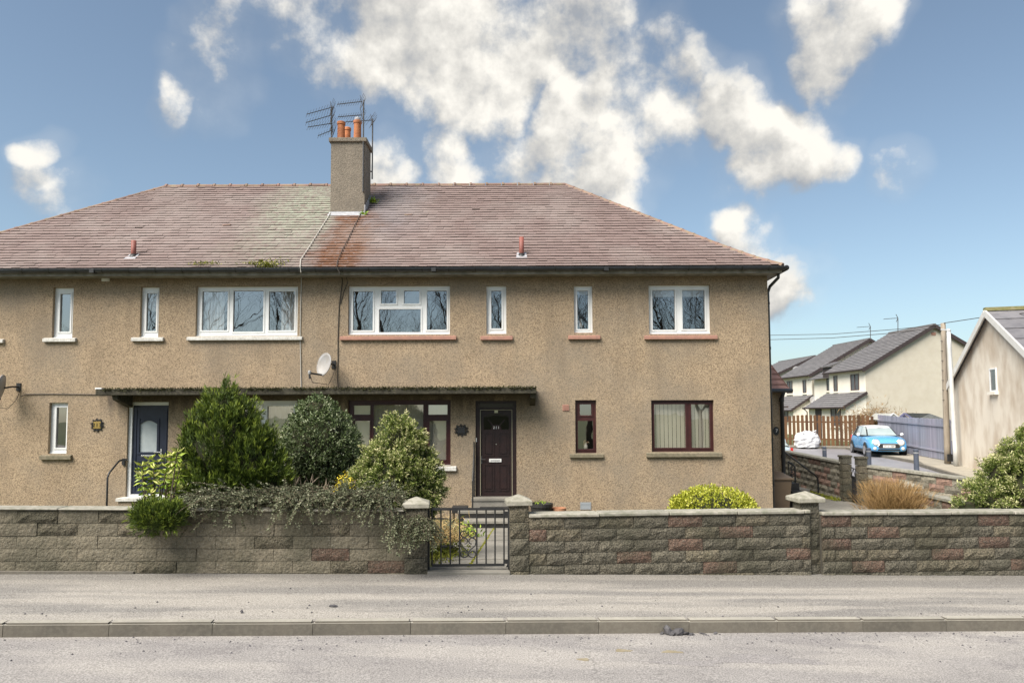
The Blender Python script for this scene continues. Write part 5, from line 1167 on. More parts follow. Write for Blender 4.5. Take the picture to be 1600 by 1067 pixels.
# ------------------------------------------------------------------ side street and the houses beyond
def zs(x, y):                        # level of the side street
    pts = [(5, -.35), (9, -.28), (20, -.12), (30, -.03), (35, .02), (42, .22), (60, .5), (90, .9)]
    for (a, za), (b, zb) in zip(pts, pts[1:]):
        if y <= b: return za + (zb - za) * max(0, (y - a)) / (b - a)
    return pts[-1][1]
WA, WB, WD = Vector((9.94, 15.5, 0)), Vector((9.02, 18.5, 0)), Vector((8.6, 23.2, 0))
FB0, FB1 = Vector((18.0, 30.0, 0)), Vector((19.6, 39.2, 0)); FC1 = Vector((14.6, 41.2, 0)); GL0, GL1 = Vector((17.3, 28.5, 0)), Vector((14.9, 20.1, 0))
def poly_sheet(name, pts, zoff, m, cuts=14):
    bm = bmesh.new(); bm.faces.new([bm.verts.new((*p, 0)) for p in pts]); bmesh.ops.triangulate(bm, faces=bm.faces)
    for _ in range(4): bmesh.ops.subdivide_edges(bm, edges=[e for e in bm.edges if e.calc_length() > 2.5], cuts=1, use_grid_fill=True); bmesh.ops.triangulate(bm, faces=bm.faces)
    for v in bm.verts: v.co.z = zs(v.co.x, v.co.y) + zoff
    bmesh.ops.recalc_face_normals(bm, faces=bm.faces)
    for f in bm.faces:
        if f.normal.z < 0: f.normal_flip()
    me = bpy.data.meshes.new(name); bm.to_mesh(me); bm.free(); me.materials.append(m); return link(name, me, (0, 0, 0), None, kind='structure')
def offl(p, q, d):                   # shift two points to the left of p->q
    n = (q - p).normalized(); n = Vector((-n.y, n.x, 0)) * d; return p + n, q + n
k1, k2 = offl(GL1, GL0, 1.25); k3, k4 = offl(FB0, FB1, 1.3); k5, k6 = offl(FB1, FC1, 1.0)
kerbline = [Vector((15.2, 12.0, 0)), Vector((14.0, 17.0, 0)), k1, k2, k3, k4 + Vector((-.5, -.3, 0)), k6, Vector((-12, 43.5, 0))]
poly_sheet('side_street', [(10.4, 11.4), (9.97, 15.4), (9.1, 18.4), (8.65, 23.1), (7.6, 25.6), (-12, 26.5)] + [tuple(p.xy) for p in kerbline[::-1]] , 0, STREET)
outer = [Vector((17.5, 11.5, 0)), Vector((15.9, 17, 0)), GL1 + Vector((.2, -.2, 0)), GL0 + Vector((.3, .2, 0)), FB0 + Vector((.3, 0, 0)), FB1 + Vector((.3, .3, 0)), FC1 + Vector((0, .5, 0)), Vector((-12, 45, 0))]
SPAV = mat('side_pavement', (.38, .34, .27), (.30, .27, .22), scale=1.5, rough=.85, c3=(.22, .2, .16), s3=9, f3=.4)
for a, b, c, d in zip(kerbline, kerbline[1:], outer[1:], outer):
    poly_sheet('side_pavement', [tuple(a.xy), tuple(b.xy), tuple(c.xy), tuple(d.xy)], .10, SPAV)
ks = MB()
sv_ = struct
for a, b in zip(kerbline[1:], kerbline[2:]):
    n = max(1, int((b - a).length / .95)); 
    for i in range(n):
        p, q = a.lerp(b, (i + .01) / n), a.lerp(b, (i + .99) / n); zA, zB = zs(p.x, p.y), zs(q.x, q.y); nn = (q - p).normalized(); nn = Vector((-nn.y, nn.x, 0)) * .07
        ks.add([(*(p+nn).xy, zA-.05), (*(q+nn).xy, zB-.05), (*(q-nn).xy, zB-.05), (*(p-nn).xy, zA-.05), (*(p+nn).xy, zA+.112), (*(q+nn).xy, zB+.112), (*(q-nn).xy, zB+.112), (*(p-nn).xy, zA+.112)], [(4,5,6,7),(0,1,5,4),(2,3,7,6),(1,2,6,5),(3,0,4,7)])
ks.build('side_kerb', KERB, kind='structure')
poly_sheet('back_ground', [(18.2, 20), (40, 18), (60, 90), (-14, 90), (-14, 44.9), (14.5, 41.5), (19.8, 39.5), (18.4, 30)], .06, FIELD)

# wall along the side street with its gate pillars
SBL = [mat('street_block_grey', (.30, .27, .21), (.22, .20, .155), scale=5, rough=.95, c3=(.11, .10, .075), s3=18, f3=.6, bump=.8, bscale=34, bdist=.03, var=.2),
       mat('street_block_pink', (.32, .20, .155), (.26, .17, .13), scale=5, rough=.95, c3=(.13, .10, .08), s3=18, f3=.55, bump=.8, bscale=34, bdist=.03, var=.2)]
SV = {}
for mi in range(2):
    for k in range(5): me = rough_block(.39, .165, .09, 300 + 10 * mi + k, .012, 4, 2).mesh('block', (0, 0, 0)); me.materials.append(SBL[mi]); SV[(mi, k)] = me
def street_wall(name, label, a, b, za, zb, zbot, courses, seed, bl=.40, bh=.172):
    """a to b with the garden (camera) side on the right of a->b"""
    t = thing(name, (*((a + b) / 2).xy, zbot), label, 'wall'); d = (b - a); L_ = d.length; d.normalize(); nb = Vector((-d.y, d.x, 0)); ang = math.atan2(d.y, d.x); r_ = random.Random(seed); sl = (zb - za) / L_
    q = MB(); A, B = a + nb * .015, b + nb * .015; n = nb * .2
    q.add([(*A.xy, zbot), (*B.xy, zbot), (*(B+n).xy, zbot), (*(A+n).xy, zbot), (*A.xy, za-.05), (*B.xy, zb-.05), (*(B+n).xy, zb-.05), (*(A+n).xy, za-.05)], [(0,3,2,1),(4,5,6,7),(0,1,5,4),(1,2,6,5),(2,3,7,6),(3,0,4,7)]); q.build('core', SBL[0], t)
    for c in range(courses):
        s_ = -((c % 2) * .5) * bl
        while s_ < L_ - .04:
            e0, e1 = max(0, s_), min(L_, s_ + bl); s_ += bl
            if e1 - e0 < .06: continue
            mid = (e0 + e1) / 2; p = a + d * mid; z = za + sl * mid - .05 - (c + 1) * bh
            if z + bh < zbot: continue
            o = link('block', SV[(1 if r_.random() < .32 else 0, r_.randrange(5))], (p.x, p.y, z), t); o.rotation_euler = (0, -math.atan(sl), ang); o.scale.x = (e1 - e0) / bl
    n_ = max(1, int(L_ / .9))
    for i in range(n_):
        p, q_ = a.lerp(b, i / n_), a.lerp(b, (i + 1) / n_); z0, z1 = za + sl * L_ * i / n_, za + sl * L_ * (i + 1) / n_; nn = nb * .29; bs = -nb * .04; e = (q_ - p) * .004
        P0, P1 = p + bs + e, q_ + bs - e
        MB().add([(*P0.xy, z0-.05), (*P1.xy, z1-.05), (*(P1+nn).xy, z1-.05), (*(P0+nn).xy, z0-.05), (*P0.xy, z0), (*P1.xy, z1), (*(P1+nn).xy, z1), (*(P0+nn).xy, z0)], [(0,3,2,1),(4,5,6,7),(0,1,5,4),(1,2,6,5),(2,3,7,6),(3,0,4,7)]).build('coping', COPE, t)
    return t
zA, zB1, zB0, zD = at(1530, 750, WA.y).z, at(1354, 727, WB.y - .15).z, at(1316, 721, 19.4).z, at(1228, 704, WD.y).z
gA = at(1340, 727, 18.62); gB = at(1328, 722, 19.25)
PB = Vector((at(1353, 740, 18.45).x, 18.45, 0)); PC = Vector((at(1314, 740, 19.35).x, 19.35, 0)); PD = Vector((at(1222, 704, 23.4).x, 23.4, 0))
street_wall('street_wall', 'stone block wall along the side street from its gate to the hedge', PB, PB + (WA - PB) * 1.55, zB1, zB1 + (zA - zB1) * 1.55, ZG - .2, 7, 5)
street_wall('street_wall', 'stone block wall along the side street behind the handrails', PD, PC, zD, zB0, ZG - .2, 7, 6)
for (p0, w, ztop, lab) in (((PB + Vector((-.10, .03, 0))), .22, at(1346, 713, 18.5).z, 'square block gate post at the near side of side street gate'), ((PC + Vector((.11, -.02, 0))), .24, at(1320, 711, 19.3).z, 'square block gate post at the far side of side street gate')):
    t = thing('gate_post', (p0.x, p0.y, ZG), lab, 'post'); z = ztop - .05; c = 0; r_ = random.Random(int(p0.x * 50))
    while z > ZG - .1:
        m = MB().box(p0.x - w/2 + r_.uniform(-.008, .008), p0.x + w/2, p0.y - w/2 + r_.uniform(-.006, .006), p0.y + w/2, z - .175, z - .006); m.build('block', BLK[r_.choice([0, 1])], t, bevel=.012); z -= .18
    MB().box(p0.x - w/2 - .02, p0.x + w/2 + .02, p0.y - w/2 - .02, p0.y + w/2 + .02, ztop - .055, ztop).build('cap', BLK[0], t, bevel=.012)
sg = thing('side_gate', (*((PB + PC) / 2).xy, ZG), 'narrow black iron gate between square posts at the side street', 'gate')
ga, gb = PB + Vector((-.22, .08, 0)), PC + Vector((.24, -.06, 0))
def sgp(u, z): p = ga.lerp(gb, u); return Vector((p.x, p.y, z))
ztp = at(1334, 745, 18.8).z; zt2 = at(1334, 732, 18.8).z; zbt = at(1334, 782, 18.8).z
MB().bar(sgp(0, ztp), sgp(1, ztp), .025).build('rail', BLACKM, sg); MB().bar(sgp(0, zbt), sgp(1, zbt), .025).build('rail', BLACKM, sg); MB().bar(sgp(0, zt2), sgp(1, zt2), .02).build('rail', BLACKM, sg)
for u in (0.02, .2, .4, .6, .8, .98): MB().tube([sgp(u, zbt), sgp(u, zt2 if u in (.02, .98) else ztp)], .012, 6).build('bar', BLACKM, sg)
MB().tube([sgp(.1 + .8 * i / 12, ztp + (zt2 - ztp) * (1 - abs(2 * i / 12 - 1))) for i in range(13)], .009, 5).build('scroll', BLACKM, sg)
# side path and the low inner wall
struct('side_path', MB().add([(5.6, 16.2, ZG + .03), (9.0, 16.2, ZG + .03), (8.75, 19.0, ZG + .03), (8.4, 22.5, ZG + .03), (7.2, 22.5, ZG + .03)], [(0,1,2,3,4)]), SLAB)
iw = street_wall('inner_wall', 'low stone wall with pale coping behind the twiggy bush', Vector((at(1424, 770, 16.4).x, 16.4, 0)), Vector((at(1515, 783, 13.6).x, 13.6, 0)), at(1430, 768, 16.3).z, at(1500, 781, 14.2).z, ZG - .2, 4, 8)
p = at(1420, 760, 16.6); t = thing('inner_pillar', (p.x, 16.6, ZG), 'small capped pillar behind the twiggy bush', 'pillar'); MB().box(p.x - .16, p.x + .16, 16.44, 16.76, ZG - .1, p.z - .03).build('shaft', BLK[0], t, bevel=.01)
e = .22; z = p.z - .03; MB().add([(p.x-e,16.6-e,z),(p.x+e,16.6-e,z),(p.x+e,16.6+e,z),(p.x-e,16.6+e,z),(p.x-e,16.6-e,z+.05),(p.x+e,16.6-e,z+.05),(p.x+e,16.6+e,z+.05),(p.x-e,16.6+e,z+.05),(p.x,16.6,z+.14)], [(3,2,1,0),(0,1,5,4),(1,2,6,5),(2,3,7,6),(3,0,4,7),(4,5,8),(5,6,8),(6,7,8),(7,4,8)]).build('cap', CAP, t)
# weeds along the foot of the street wall
n = 900; u = rng.uniform(0, 1, n); P = np.array([[*(PD.lerp(PC, .45 + .55 * a) + Vector((-.12, -.06, 0))).xy, ZG + .03] for a in u]) + rng.normal(size=(n, 3)) * np.array([.06, .05, .01])
t = thing('wall_foot_weeds', (*PC.xy, ZG), 'green weeds along the foot of the wall by the side gate', 'weeds'); foliage(t, P, unit(n) + np.array([0, 0, .9]), .09, .02, rng.uniform(0, 1, n), MOSSY)

# porch at the house side, its steps and rails, the bin
YP = 18.9; px1 = at(1224.5, 650, YP).x; zpe = at(1215, 609, YP - .15).z
porch = thing('side_porch', ((XR + px1) / 2, YP, ZG), 'side porch with tiled lean-to roof behind the house corner', 'porch')
MB().box(XR + .003, px1, YP, YP + 2.6, ZG - .1, zpe - .05).build('wall', HARL, porch)
pr = thing('roof', ((XR + px1) / 2, YP, zpe), None, None, parent=porch); ztopp = zpe + 1.75 * (px1 + .12 - XR)
npr = 16
for i in range(npr):
    t0, t1 = i / npr, (i + 1) / npr + .03; xa, xb = px1 + .12 - (px1 + .12 - XR - .003) * t0, max(XR + .004, px1 + .12 - (px1 + .12 - XR - .003) * t1); za, zb = zpe + (ztopp - zpe) * t0 + .03, zpe + (ztopp - zpe) * t1 + .012
    y0 = YP - .16 + .9 * t0
    MB().add([(xa, y0, za), (xb, y0 + .05, zb), (xb, YP + 2.7, zb), (xa, YP + 2.7, za), (xa, y0, za - .035), (xb, y0 + .05, zb - .035), (xa, YP + 2.7, za - .035)], [(0,3,2,1),(4,5,1,0),(0,3,6,4)]).build('tile_course', mat('porch_tile', (.36, .20, .17), (.28, .16, .14), scale=6, rough=.6, var=.15), pr)
# front hip of the lean-to roof, course by course
for i in range(npr):
    t0, t1 = i / npr, (i + 1) / npr; z0, z1 = zpe + (ztopp - zpe) * t0 + .03, zpe + (ztopp - zpe) * t1 + .012; y0, y1 = YP - .16 + .9 * t0, YP - .16 + .9 * t1; xa, xb = px1 + .12 - (px1 + .12 - XR) * t0, px1 + .12 - (px1 + .12 - XR) * t1
    MB().add([(XR + .004, y0 - .01, z0), (xa, y0 - .01, z0), (xb, y1 + .02, z1), (XR + .004, y1 + .02, z1), (XR + .004, y0 - .008, z0 - .035), (xa, y0 - .008, z0 - .035)], [(0,1,2,3),(4,5,1,0)]).build('tile_course', MATS['porch_tile'], pr)
MB().tube([(XR + .02, YP - .22, zpe - .02), (px1 + .16, YP - .22, zpe - .02)], .055, 10).build('gutter', GUTTER, porch)
MB().tube([(px1 - .06, YP - .20, zpe - .05), (px1 - .06, YP - .06, zpe - .22), (px1 - .06, YP - .06, at(1222, 745, YP).z), (px1 - .06, YP - .06, ZG)], .05, 10).build('downpipe', BLACKM, porch, smooth=True)
for z in (zpe - .3, at(1222, 715, YP).z): MB().lathe((px1 - .06, YP - .06, z), [(.062, 0), (.062, .09)], 10).build('pipe_socket', BLACKM, porch)
p = at(1212.5, 673, YP - .012); t = thing('number_plaque', (p.x, YP, p.z - .1), 'black oval number plaque on the side porch wall', 'plaque'); MB().lathe((0, 0, 0), [(.08, 0), (.08, .014)], 20, 'y').build('oval', BLACKM, t)
o = t.children[0]; o.location = (p.x - t.location.x, -.016, .1); o.scale = (1.0, 1, 1.35); lettering('7', .12, WTEXT, (p.x + .015, YP - .020, p.z), t)
st = thing('porch_steps', (px1 + .6, 20.2, ZG), 'grey concrete steps beside the side porch', 'steps')
for k in range(4): MB().box(px1 + .002 if k == 0 else px1 + .35 + .28 * (k - 1) + .001, px1 + .35 + .28 * k, 19.6, 20.75, ZG - .05, ZG + .62 - .155 * k).build('step', BLKP if k % 2 else SLAB, st, bevel=.006)
rl = thing('porch_handrail', at(1279, 771, 20.7), 'long sloping black handrail by the porch steps in front of the street wall', 'handrail')
MB().tube([at(1226, 706, 20.7), at(1268, 738, 20.7), at(1273.5, 742, 20.7), at(1277, 746, 20.7), at(1278, 751, 20.7), at(1279, 771, 20.7), (at(1279, 771, 20.7).x, 20.7, ZG - .05)], .024, 10).build('rail', BLACKM, rl, smooth=True)
rl = thing('porch_handrail', at(1243, 766, 19.7), 'shorter scrolled black handrail between the bin and porch steps', 'handrail')
MB().tube([at(1231, 721, 19.75), at(1240, 727, 19.75), at(1242, 730, 19.75), at(1243, 766, 19.75)], .022, 8).build('rail', BLACKM, rl); MB().tube([at(1232, 724, 19.75), at(1233.5, 750, 19.75), at(1233.5, 775, 19.75)], .016, 8).build('post', BLACKM, rl)
for k in range(3): MB().tube([at(1237 + 3 * math.cos(a) * (1 - a / 12), 731 + k * 8 + 4 * math.sin(a) * (1 - a / 12), 19.75) for a in np.linspace(0, 6, 14)], .010, 5).build('scroll', BLACKM, rl)
MB().tube([at(1237, 722, 19.75), at(1237, 765, 19.75)], .010, 6).build('bar', BLACKM, rl)
p = at(1244, 768, 19.4); MB().box(p.x - .14, p.x + .16, 19.3, 19.58, ZG - .02, p.z + .03).build('black_tub', BLKP, label='black tub at the foot of the porch handrail', cat='tub', bevel=.02)
p = at(1242, 790, 17.9); MB().box(p.x - .09, p.x + .10, 17.8, 18.0, ZG - .02, at(1242, 782, 17.9).z).build('black_box', BLKP, label='black box on the path behind the brown bin', cat='box', bevel=.02)
BIN = mat('bin_brown', (.165, .115, .075), (.14, .10, .065), scale=3, rough=.5)
YBN = 17.6; xb0, xb1 = at(1206, 760, YBN).x, at(1238, 760, YBN).x; zb1 = at(1222, 750, YBN).z; zl1 = at(1222, 740, YBN).z
bn = thing('wheelie_bin', ((xb0 + xb1) / 2, YBN, ZG), 'brown wheelie bin beside the house corner', 'bin'); xm = (xb0 + xb1) / 2; hw = (xb1 - xb0) / 2
v = [(xm - hw * .78, YBN + .05, ZG + .05), (xm + hw * .78, YBN + .05, ZG + .05), (xm + hw * .78, YBN + .5, ZG + .05), (xm - hw * .78, YBN + .5, ZG + .05), (xm - hw, YBN, zb1), (xm + hw, YBN, zb1), (xm + hw, YBN + .62, zb1), (xm - hw, YBN + .62, zb1)]
MB().add(v, [(0,3,2,1),(4,5,6,7),(0,1,5,4),(1,2,6,5),(2,3,7,6),(3,0,4,7)]).build('body', BIN, bn, bevel=.03)
v = [(xm - hw - .03, YBN - .04, zb1 + .002), (xm + hw + .05, YBN - .04, zb1 + .002), (xm + hw + .05, YBN + .66, zb1 + .002), (xm - hw - .03, YBN + .66, zb1 + .002), (xm - hw - .02, YBN - .03, zb1 + .06), (xm + hw + .03, YBN - .03, zb1 + .05), (xm + hw * .7, YBN + .6, zl1 + .02), (xm - hw * .7, YBN + .6, zl1 + .03)]
MB().add(v, [(0,3,2,1),(4,5,6,7),(0,1,5,4),(1,2,6,5),(2,3,7,6),(3,0,4,7)]).build('lid', BIN, bn, bevel=.02)
for sx_ in (-1, 1): MB().lathe((xm + sx_ * hw * .8 - .025, YBN + .52, ZG + .10), [(.10, 0), (.10, .05)], 14, 'x').build('wheel', BLKP, bn)
MB().tube([(xm - hw * .8, YBN + .68, zb1 - .02), (xm + hw * .8, YBN + .68, zb1 - .02)], .016, 8).build('handle', BIN, bn)

# fences ------------------------------------------------------------------------
BRF = mat('brown_fence', (.13, .065, .028), (.085, .042, .02), scale=3, rough=.85, stretch=(1, 1, .2), var=.28)
BLF = mat('blue_fence', (.26, .268, .325), (.215, .223, .275), scale=2, rough=.85, stretch=(1, 1, .25), c3=(.29, .27, .335), s3=.9, f3=.6, var=.14)
def fence(name, label, a, b, hgt, bw, gap, m, post_every, wave=0., back=True):
    t = thing(name, (*a.lerp(b, .5).xy, zs(0, (a.y + b.y) / 2)), label, 'fence'); d = (b - a); L_ = d.length; d.normalize(); nb = Vector((-d.y, d.x, 0)); n = int(L_ / (bw + gap)); ang = math.atan2(d.y, d.x)
    me = {}
    for i in range(n):
        p = a + d * (i + .5) * L_ / n; z0 = zs(p.x, p.y) + .12; hh = hgt + wave * math.sin(math.pi * ((i * L_ / n) % post_every) / post_every) + random.uniform(-.012, .012); key = round(hh, 2)
        if key not in me: q = MB().box(-bw/2, bw/2, -.011, .011, 0, key - .02).add([(-bw/2, -.0105, key-.02), (bw/2, -.0105, key-.02), (bw*.3, -.0105, key), (-bw*.3, -.0105, key), (-bw/2, .0105, key-.02), (bw/2, .0105, key-.02), (bw*.3, .0105, key), (-bw*.3, .0105, key)], [(0,1,2,3),(7,6,5,4),(0,3,7,4),(3,2,6,7),(2,1,5,6)]).mesh('board', (0, 0, 0)); q.materials.append(m); me[key] = q
        o = link('board', me[key], (p.x, p.y, z0), t); o.rotation_euler = (0, random.uniform(-.006, .006), ang)
    for h in (.35, hgt - .3):
        za, zb = zs(a.x, a.y) + .12 + h, zs(b.x, b.y) + .12 + h; o = nb * .035; MB().bar((*(a + o).xy, za), (*(b + o).xy, zb), .04, .08).build('rail', m, t)
    k = int(L_ / post_every)
    for i in range(k + 1):
        p = a + d * L_ * i / k - nb * .03; z0 = zs(p.x, p.y); MB().box(-.045, .045, -.045, .045, 0, hgt + .17).build('post', m, t).location = (p.x - t.location.x, p.y - t.location.y, z0 - t.location.z)
    return t
fence('brown_fence', 'brown timber picket fence behind the white bag', Vector((12.8, 41.6, 0)), FB1 + Vector((-.15, .1, 0)), 1.60, .15, .065, BRF, 2.4, wave=.10)
fence('blue_fence', 'bluish lilac painted board fence behind the small blue car', FB0, FB1, 1.72, .115, .006, BLF, 2.3)

# street furniture ---------------------------------------------------------------
BOL = mat('bollard_grey', (.10, .115, .15), (.075, .085, .115), scale=8, rough=.5)
for i, (px, pyt, Y, lab) in enumerate(((1288, 698, 22.0, 'slate grey bollard behind the wall opposite the white bag'), (1357, 700, 19.8, 'slate grey bollard in front of the small blue car wheel'), (1431, 702, 18.2, 'slate grey bollard in front of the blue fence'))):
    p = at(px, pyt, Y); z0 = zs(p.x, Y); t = thing('bollard', (p.x, Y, z0), lab, 'bollard', 'bollards along the side street'); MB().lathe((p.x, Y, z0 - .05), [(.062, 0), (.060, p.z - z0 + .02), (.066, p.z - z0 + .021), (.066, p.z - z0 + .04), (.05, p.z - z0 + .055)], 16).build('post', BOL, t, smooth=False)
    MB().lathe((p.x, Y, p.z - .10), [(.064, 0), (.064, .03)], 16).build('band', GREYP, t)
def pole(px0, py0, px1_, py1, Y, r0, r1, m, name, label, cat):
    a, b = at(px0, py0, Y), at(px1_, py1, Y); t = thing(name, a, label, cat); n = 8; MB().tube([a.lerp(b, i / n) for i in range(n + 1)], [r0 + (r1 - r0) * i / n for i in range(n + 1)], 14).build('shaft', m, t, smooth=True); return t, a, b
POLEW = mat('pole_wood', (.32, .27, .21), (.24, .20, .155), scale=4, rough=.9, stretch=(6, 6, .5), bump=.3)
t, a, b = pole(1481, 724, 1473.5, 505, 28.9, .12, .09, POLEW, 'telegraph_pole', 'leaning weathered wooden telegraph pole at the fence end', 'pole'); ptop = b
MB().box(a.x - .09, a.x + .09, 28.70, 28.78, a.z + .1, a.z + .38).build('cable_guard', BLACKM, t)
for k in range(7): q = a.lerp(b, .45 + .07 * k); MB().bar(q + Vector((-.16, -.05, 0)), q + Vector((-.04, -.05, 0)), .018).build('step_iron', ALU, t)
MB().bar(b + Vector((-.1, 0, -.30)), b + Vector((.25, 0, -.34)), .05).build('bracket', ALU, t)
LAMPW = mat('lamp_white', (.62, .62, .60), (.52, .52, .51), scale=3, rough=.5)
t, a, b = pole(1494, 727, 1482, 517, 27.9, .09, .07, LAMPW, 'lamp_column', 'tall white painted column in front of the gable house corner', 'column'); MB().bar(b + Vector((.02, 0, .02)), b + Vector((-.28, 0, .06)), .05).build('arm', LAMPW, t); MB().lathe(b + Vector((0, 0, -.02)), [(.08, 0), (.085, .05), (.03, .1)], 12).build('cap', LAMPW, t)
for k, (pts, lab) in enumerate((([ptop + Vector((0, 0, -.15)), at(1400, 520, 31), at(1300, 528, 34), at(1190, 531, 38)], 'lower overhead wire from the telegraph pole towards the far houses'), ([ptop + Vector((0, 0, -.05)), at(1400, 514.5, 32), at(1300, 522, 36), at(1190, 524, 40)], 'upper overhead wire from the telegraph pole towards the far houses'), ([ptop, at(1540, 495, 26), at(1640, 486, 22)], 'overhead wire from the telegraph pole over the gable house'))):
    MB().tube(pts, .014, 5).build('overhead_wire', CABLE, label=lab, cat='wire')

# buildings behind --------------------------------------------------------------
CREAMR = mat('cream_render', (.58, .53, .44), (.54, .49, .405), scale=1.2, rough=.95, c3=(.48, .42, .32), s3=3, f3=.3, bump=.3, bscale=50)
WHITER = mat('white_render', (.82, .77, .67), (.76, .71, .61), scale=1.5, rough=.95)
GTILE = mat('grey_tile', (.165, .155, .16), (.12, .115, .12), scale=2.5, rough=.6, c3=(.21, .20, .19), s3=8, f3=.5, var=.08)
BARGE = mat('barge_brown', (.055, .04, .04), (.04, .03, .03), scale=6, rough=.6)
OLDR = mat('weathered_render', (.74, .665, .555), (.68, .61, .51), scale=.8, rough=.95, c3=(.47, .37, .27), s3=1.3, f3=.75, bump=.4, bscale=40, stretch=(1, 1, .6))
DKGL = mat('far_glass', (.055, .055, .07), (.10, .10, .11), scale=2, rough=.12, spec=.8)
def far_window(parent, o, ux, nrm, w, h, fm=WHITE, sill=True):
    """window with sill, mullion and pane on a wall; o = lower centre, ux = along the wall, nrm = outward"""
    uz = Vector((0, 0, 1)); c = o + uz * h / 2; f = MB(); b = .05
    for s_ in (-1, 1): f.obox(c + ux * s_ * (w / 2 - b / 2) + nrm * .01, ux * b / 2, nrm * .03, uz * h / 2); f.obox(c + uz * s_ * (h / 2 - b / 2) + nrm * .009, ux * (w / 2 - b), nrm * .03, uz * b / 2)
    if w > .75: f.obox(c + nrm * .008, ux * b / 2, nrm * .03, uz * (h / 2 - b))
    wn = f.build('window', fm, parent); MB().obox(c + nrm * .004, ux * (w / 2 - b), nrm * .008, uz * (h / 2 - b)).build('pane', DKGL, wn)
    if sill: MB().obox(o - uz * .05 + nrm * .05, ux * (w / 2 + .06), nrm * .06, uz * .05).build('sill', WHITER, wn)
def roof_slope(parent, e0, e1, r0, r1, rows, m, th=.05, name='tile_course'):
    """courses of tiles from the eaves edge e0-e1 up to r0-r1, each its own piece"""
    up_ = ((r0 - e0).cross(e1 - e0)).normalized(); up_ = up_ if up_.z > 0 else -up_
    for i in range(rows):
        t0, t1 = i / rows, (i + 1) / rows + .25 / rows
        a, b, c, d = e0.lerp(r0, t0) + up_ * th, e1.lerp(r1, t0) + up_ * th, e1.lerp(r1, min(t1, 1)) + up_ * .012, e0.lerp(r0, min(t1, 1)) + up_ * .012
        MB().add([a, b, c, d, a - up_ * (th + .01), b - up_ * (th + .01), c - up_ * .03, d - up_ * .03], [(0,1,2,3),(4,5,1,0),(0,3,7,4),(1,5,6,2)]).build(name, m, parent)
def gable_house(label, corner_, gdir, L_gable, rdir, L_ridge, z0, ze, za, wins, wall_m=CREAMR, front_m=WHITER, rows=22, lean=None, vents=True, name='far_house', tm=GTILE, bm_=BARGE, asym=.5):
    """gable wall from corner_ along gdir; ridge runs along rdir"""
    g, r_ = Vector(gdir).normalized(), Vector(rdir).normalized(); c = Vector(corner_); U = Vector((0, 0, 1)); h = thing(name, c + U * z0, label, 'house'); nf = -g
    A, B = c, c + g * L_gable; Mx = c + g * L_gable * asym
    w = MB(); q = [A + U * z0, B + U * z0, B + U * ze, Mx + U * za, A + U * ze]; w.add(q + [p + r_ * L_ridge for p in q], [(0,1,2,3,4),(9,8,7,6,5),(1,6,7,2)]); w.build('wall', wall_m, h)
    MB().add([A + U * z0, A + U * ze, A + U * ze + r_ * L_ridge, A + U * z0 + r_ * L_ridge], [(0,1,2,3)]).build('front_wall', front_m, h)
    o = .18; sl = (za - ze) / (L_gable * asym); ea = A - g * .30 + U * (ze - .30 * sl) - r_ * o; eb = ea + r_ * (L_ridge + 2 * o); ra = Mx + U * za - r_ * o; rb = ra + r_ * (L_ridge + 2 * o); ea2 = B + g * .3 + U * (ze - .3 * sl) - r_ * o; eb2 = ea2 + r_ * (L_ridge + 2 * o)
    rf = thing('roof', ra, None, None, parent=h); roof_slope(rf, ea, eb, ra, rb, rows, tm); roof_slope(rf, ea2, eb2, ra, rb, max(3, rows // 3), tm)
    for (p, q_) in ((ea, ra), (ea2, ra)): MB().bar(p - r_ * .01 - U * .06, q_ - r_ * .01 - U * .06, .05, .22).build('bargeboard', bm_, rf)
    MB().bar(ra + U * .03, rb + U * .03, .16, .10).build('ridge_cap', tm, rf); MB().tube([ea + U * .0 - g * .05, eb - g * .05], .06, 8).build('gutter', bm_, rf)
    for (u, zz, ww, hh) in wins: far_window(h, A + r_ * u + U * zz, r_, nf, ww, hh, mat('brown_upvc', (.10, .06, .05), None, rough=.5))
    if vents: p = Mx + U * (za - .55); MB().obox(p - r_ * .01, g * .14, r_ * .02, U * .09).build('gable_vent', SILLR, h)
    return h, A, B, Mx, ea, ra
D1 = Vector((1, .06, 0)); RD = Vector((-.06, 1, 0))
c1 = at(1354, 640, 45); z0 = zs(0, 46)
h1, A1, B1, M1, _, ra1 = gable_house('cream gabled house behind the bluish fence with white front', (c1.x, 45, 0), D1, 9.0, RD, 4.6, z0, at(1354, 573, 45).z, at(1463, 508, 45.3).z, [(1.25, at(1340, 610, 46).z, 1.0, 1.05), (3.7, at(1318, 611, 48).z, .5, 1.05)])
c2 = at(1311, 640, 51); h2, A2, B2, M2, _, ra2 = gable_house('cream gabled house with satellite dish behind the brown picket fence', (at(1270, 640, 54).x, 54, 0), D1, 9.0, RD, 5.2, z0 + .2, at(1268, 583, 54).z, at(1358, 530, 54.3).z, [(1.2, at(1264, 614, 55).z, .55, 1.0), (3.8, at(1248, 615, 58).z, 1.0, 1.0)])
h3, A3, B3, M3, _, ra3 = gable_house('far cream house with dish under its gable at the end of row', (at(1212, 640, 70).x, 70, 0), D1, 8.0, RD, 8, .6, at(1212, 585, 70).z, at(1253, 556, 70).z, [], rows=14)
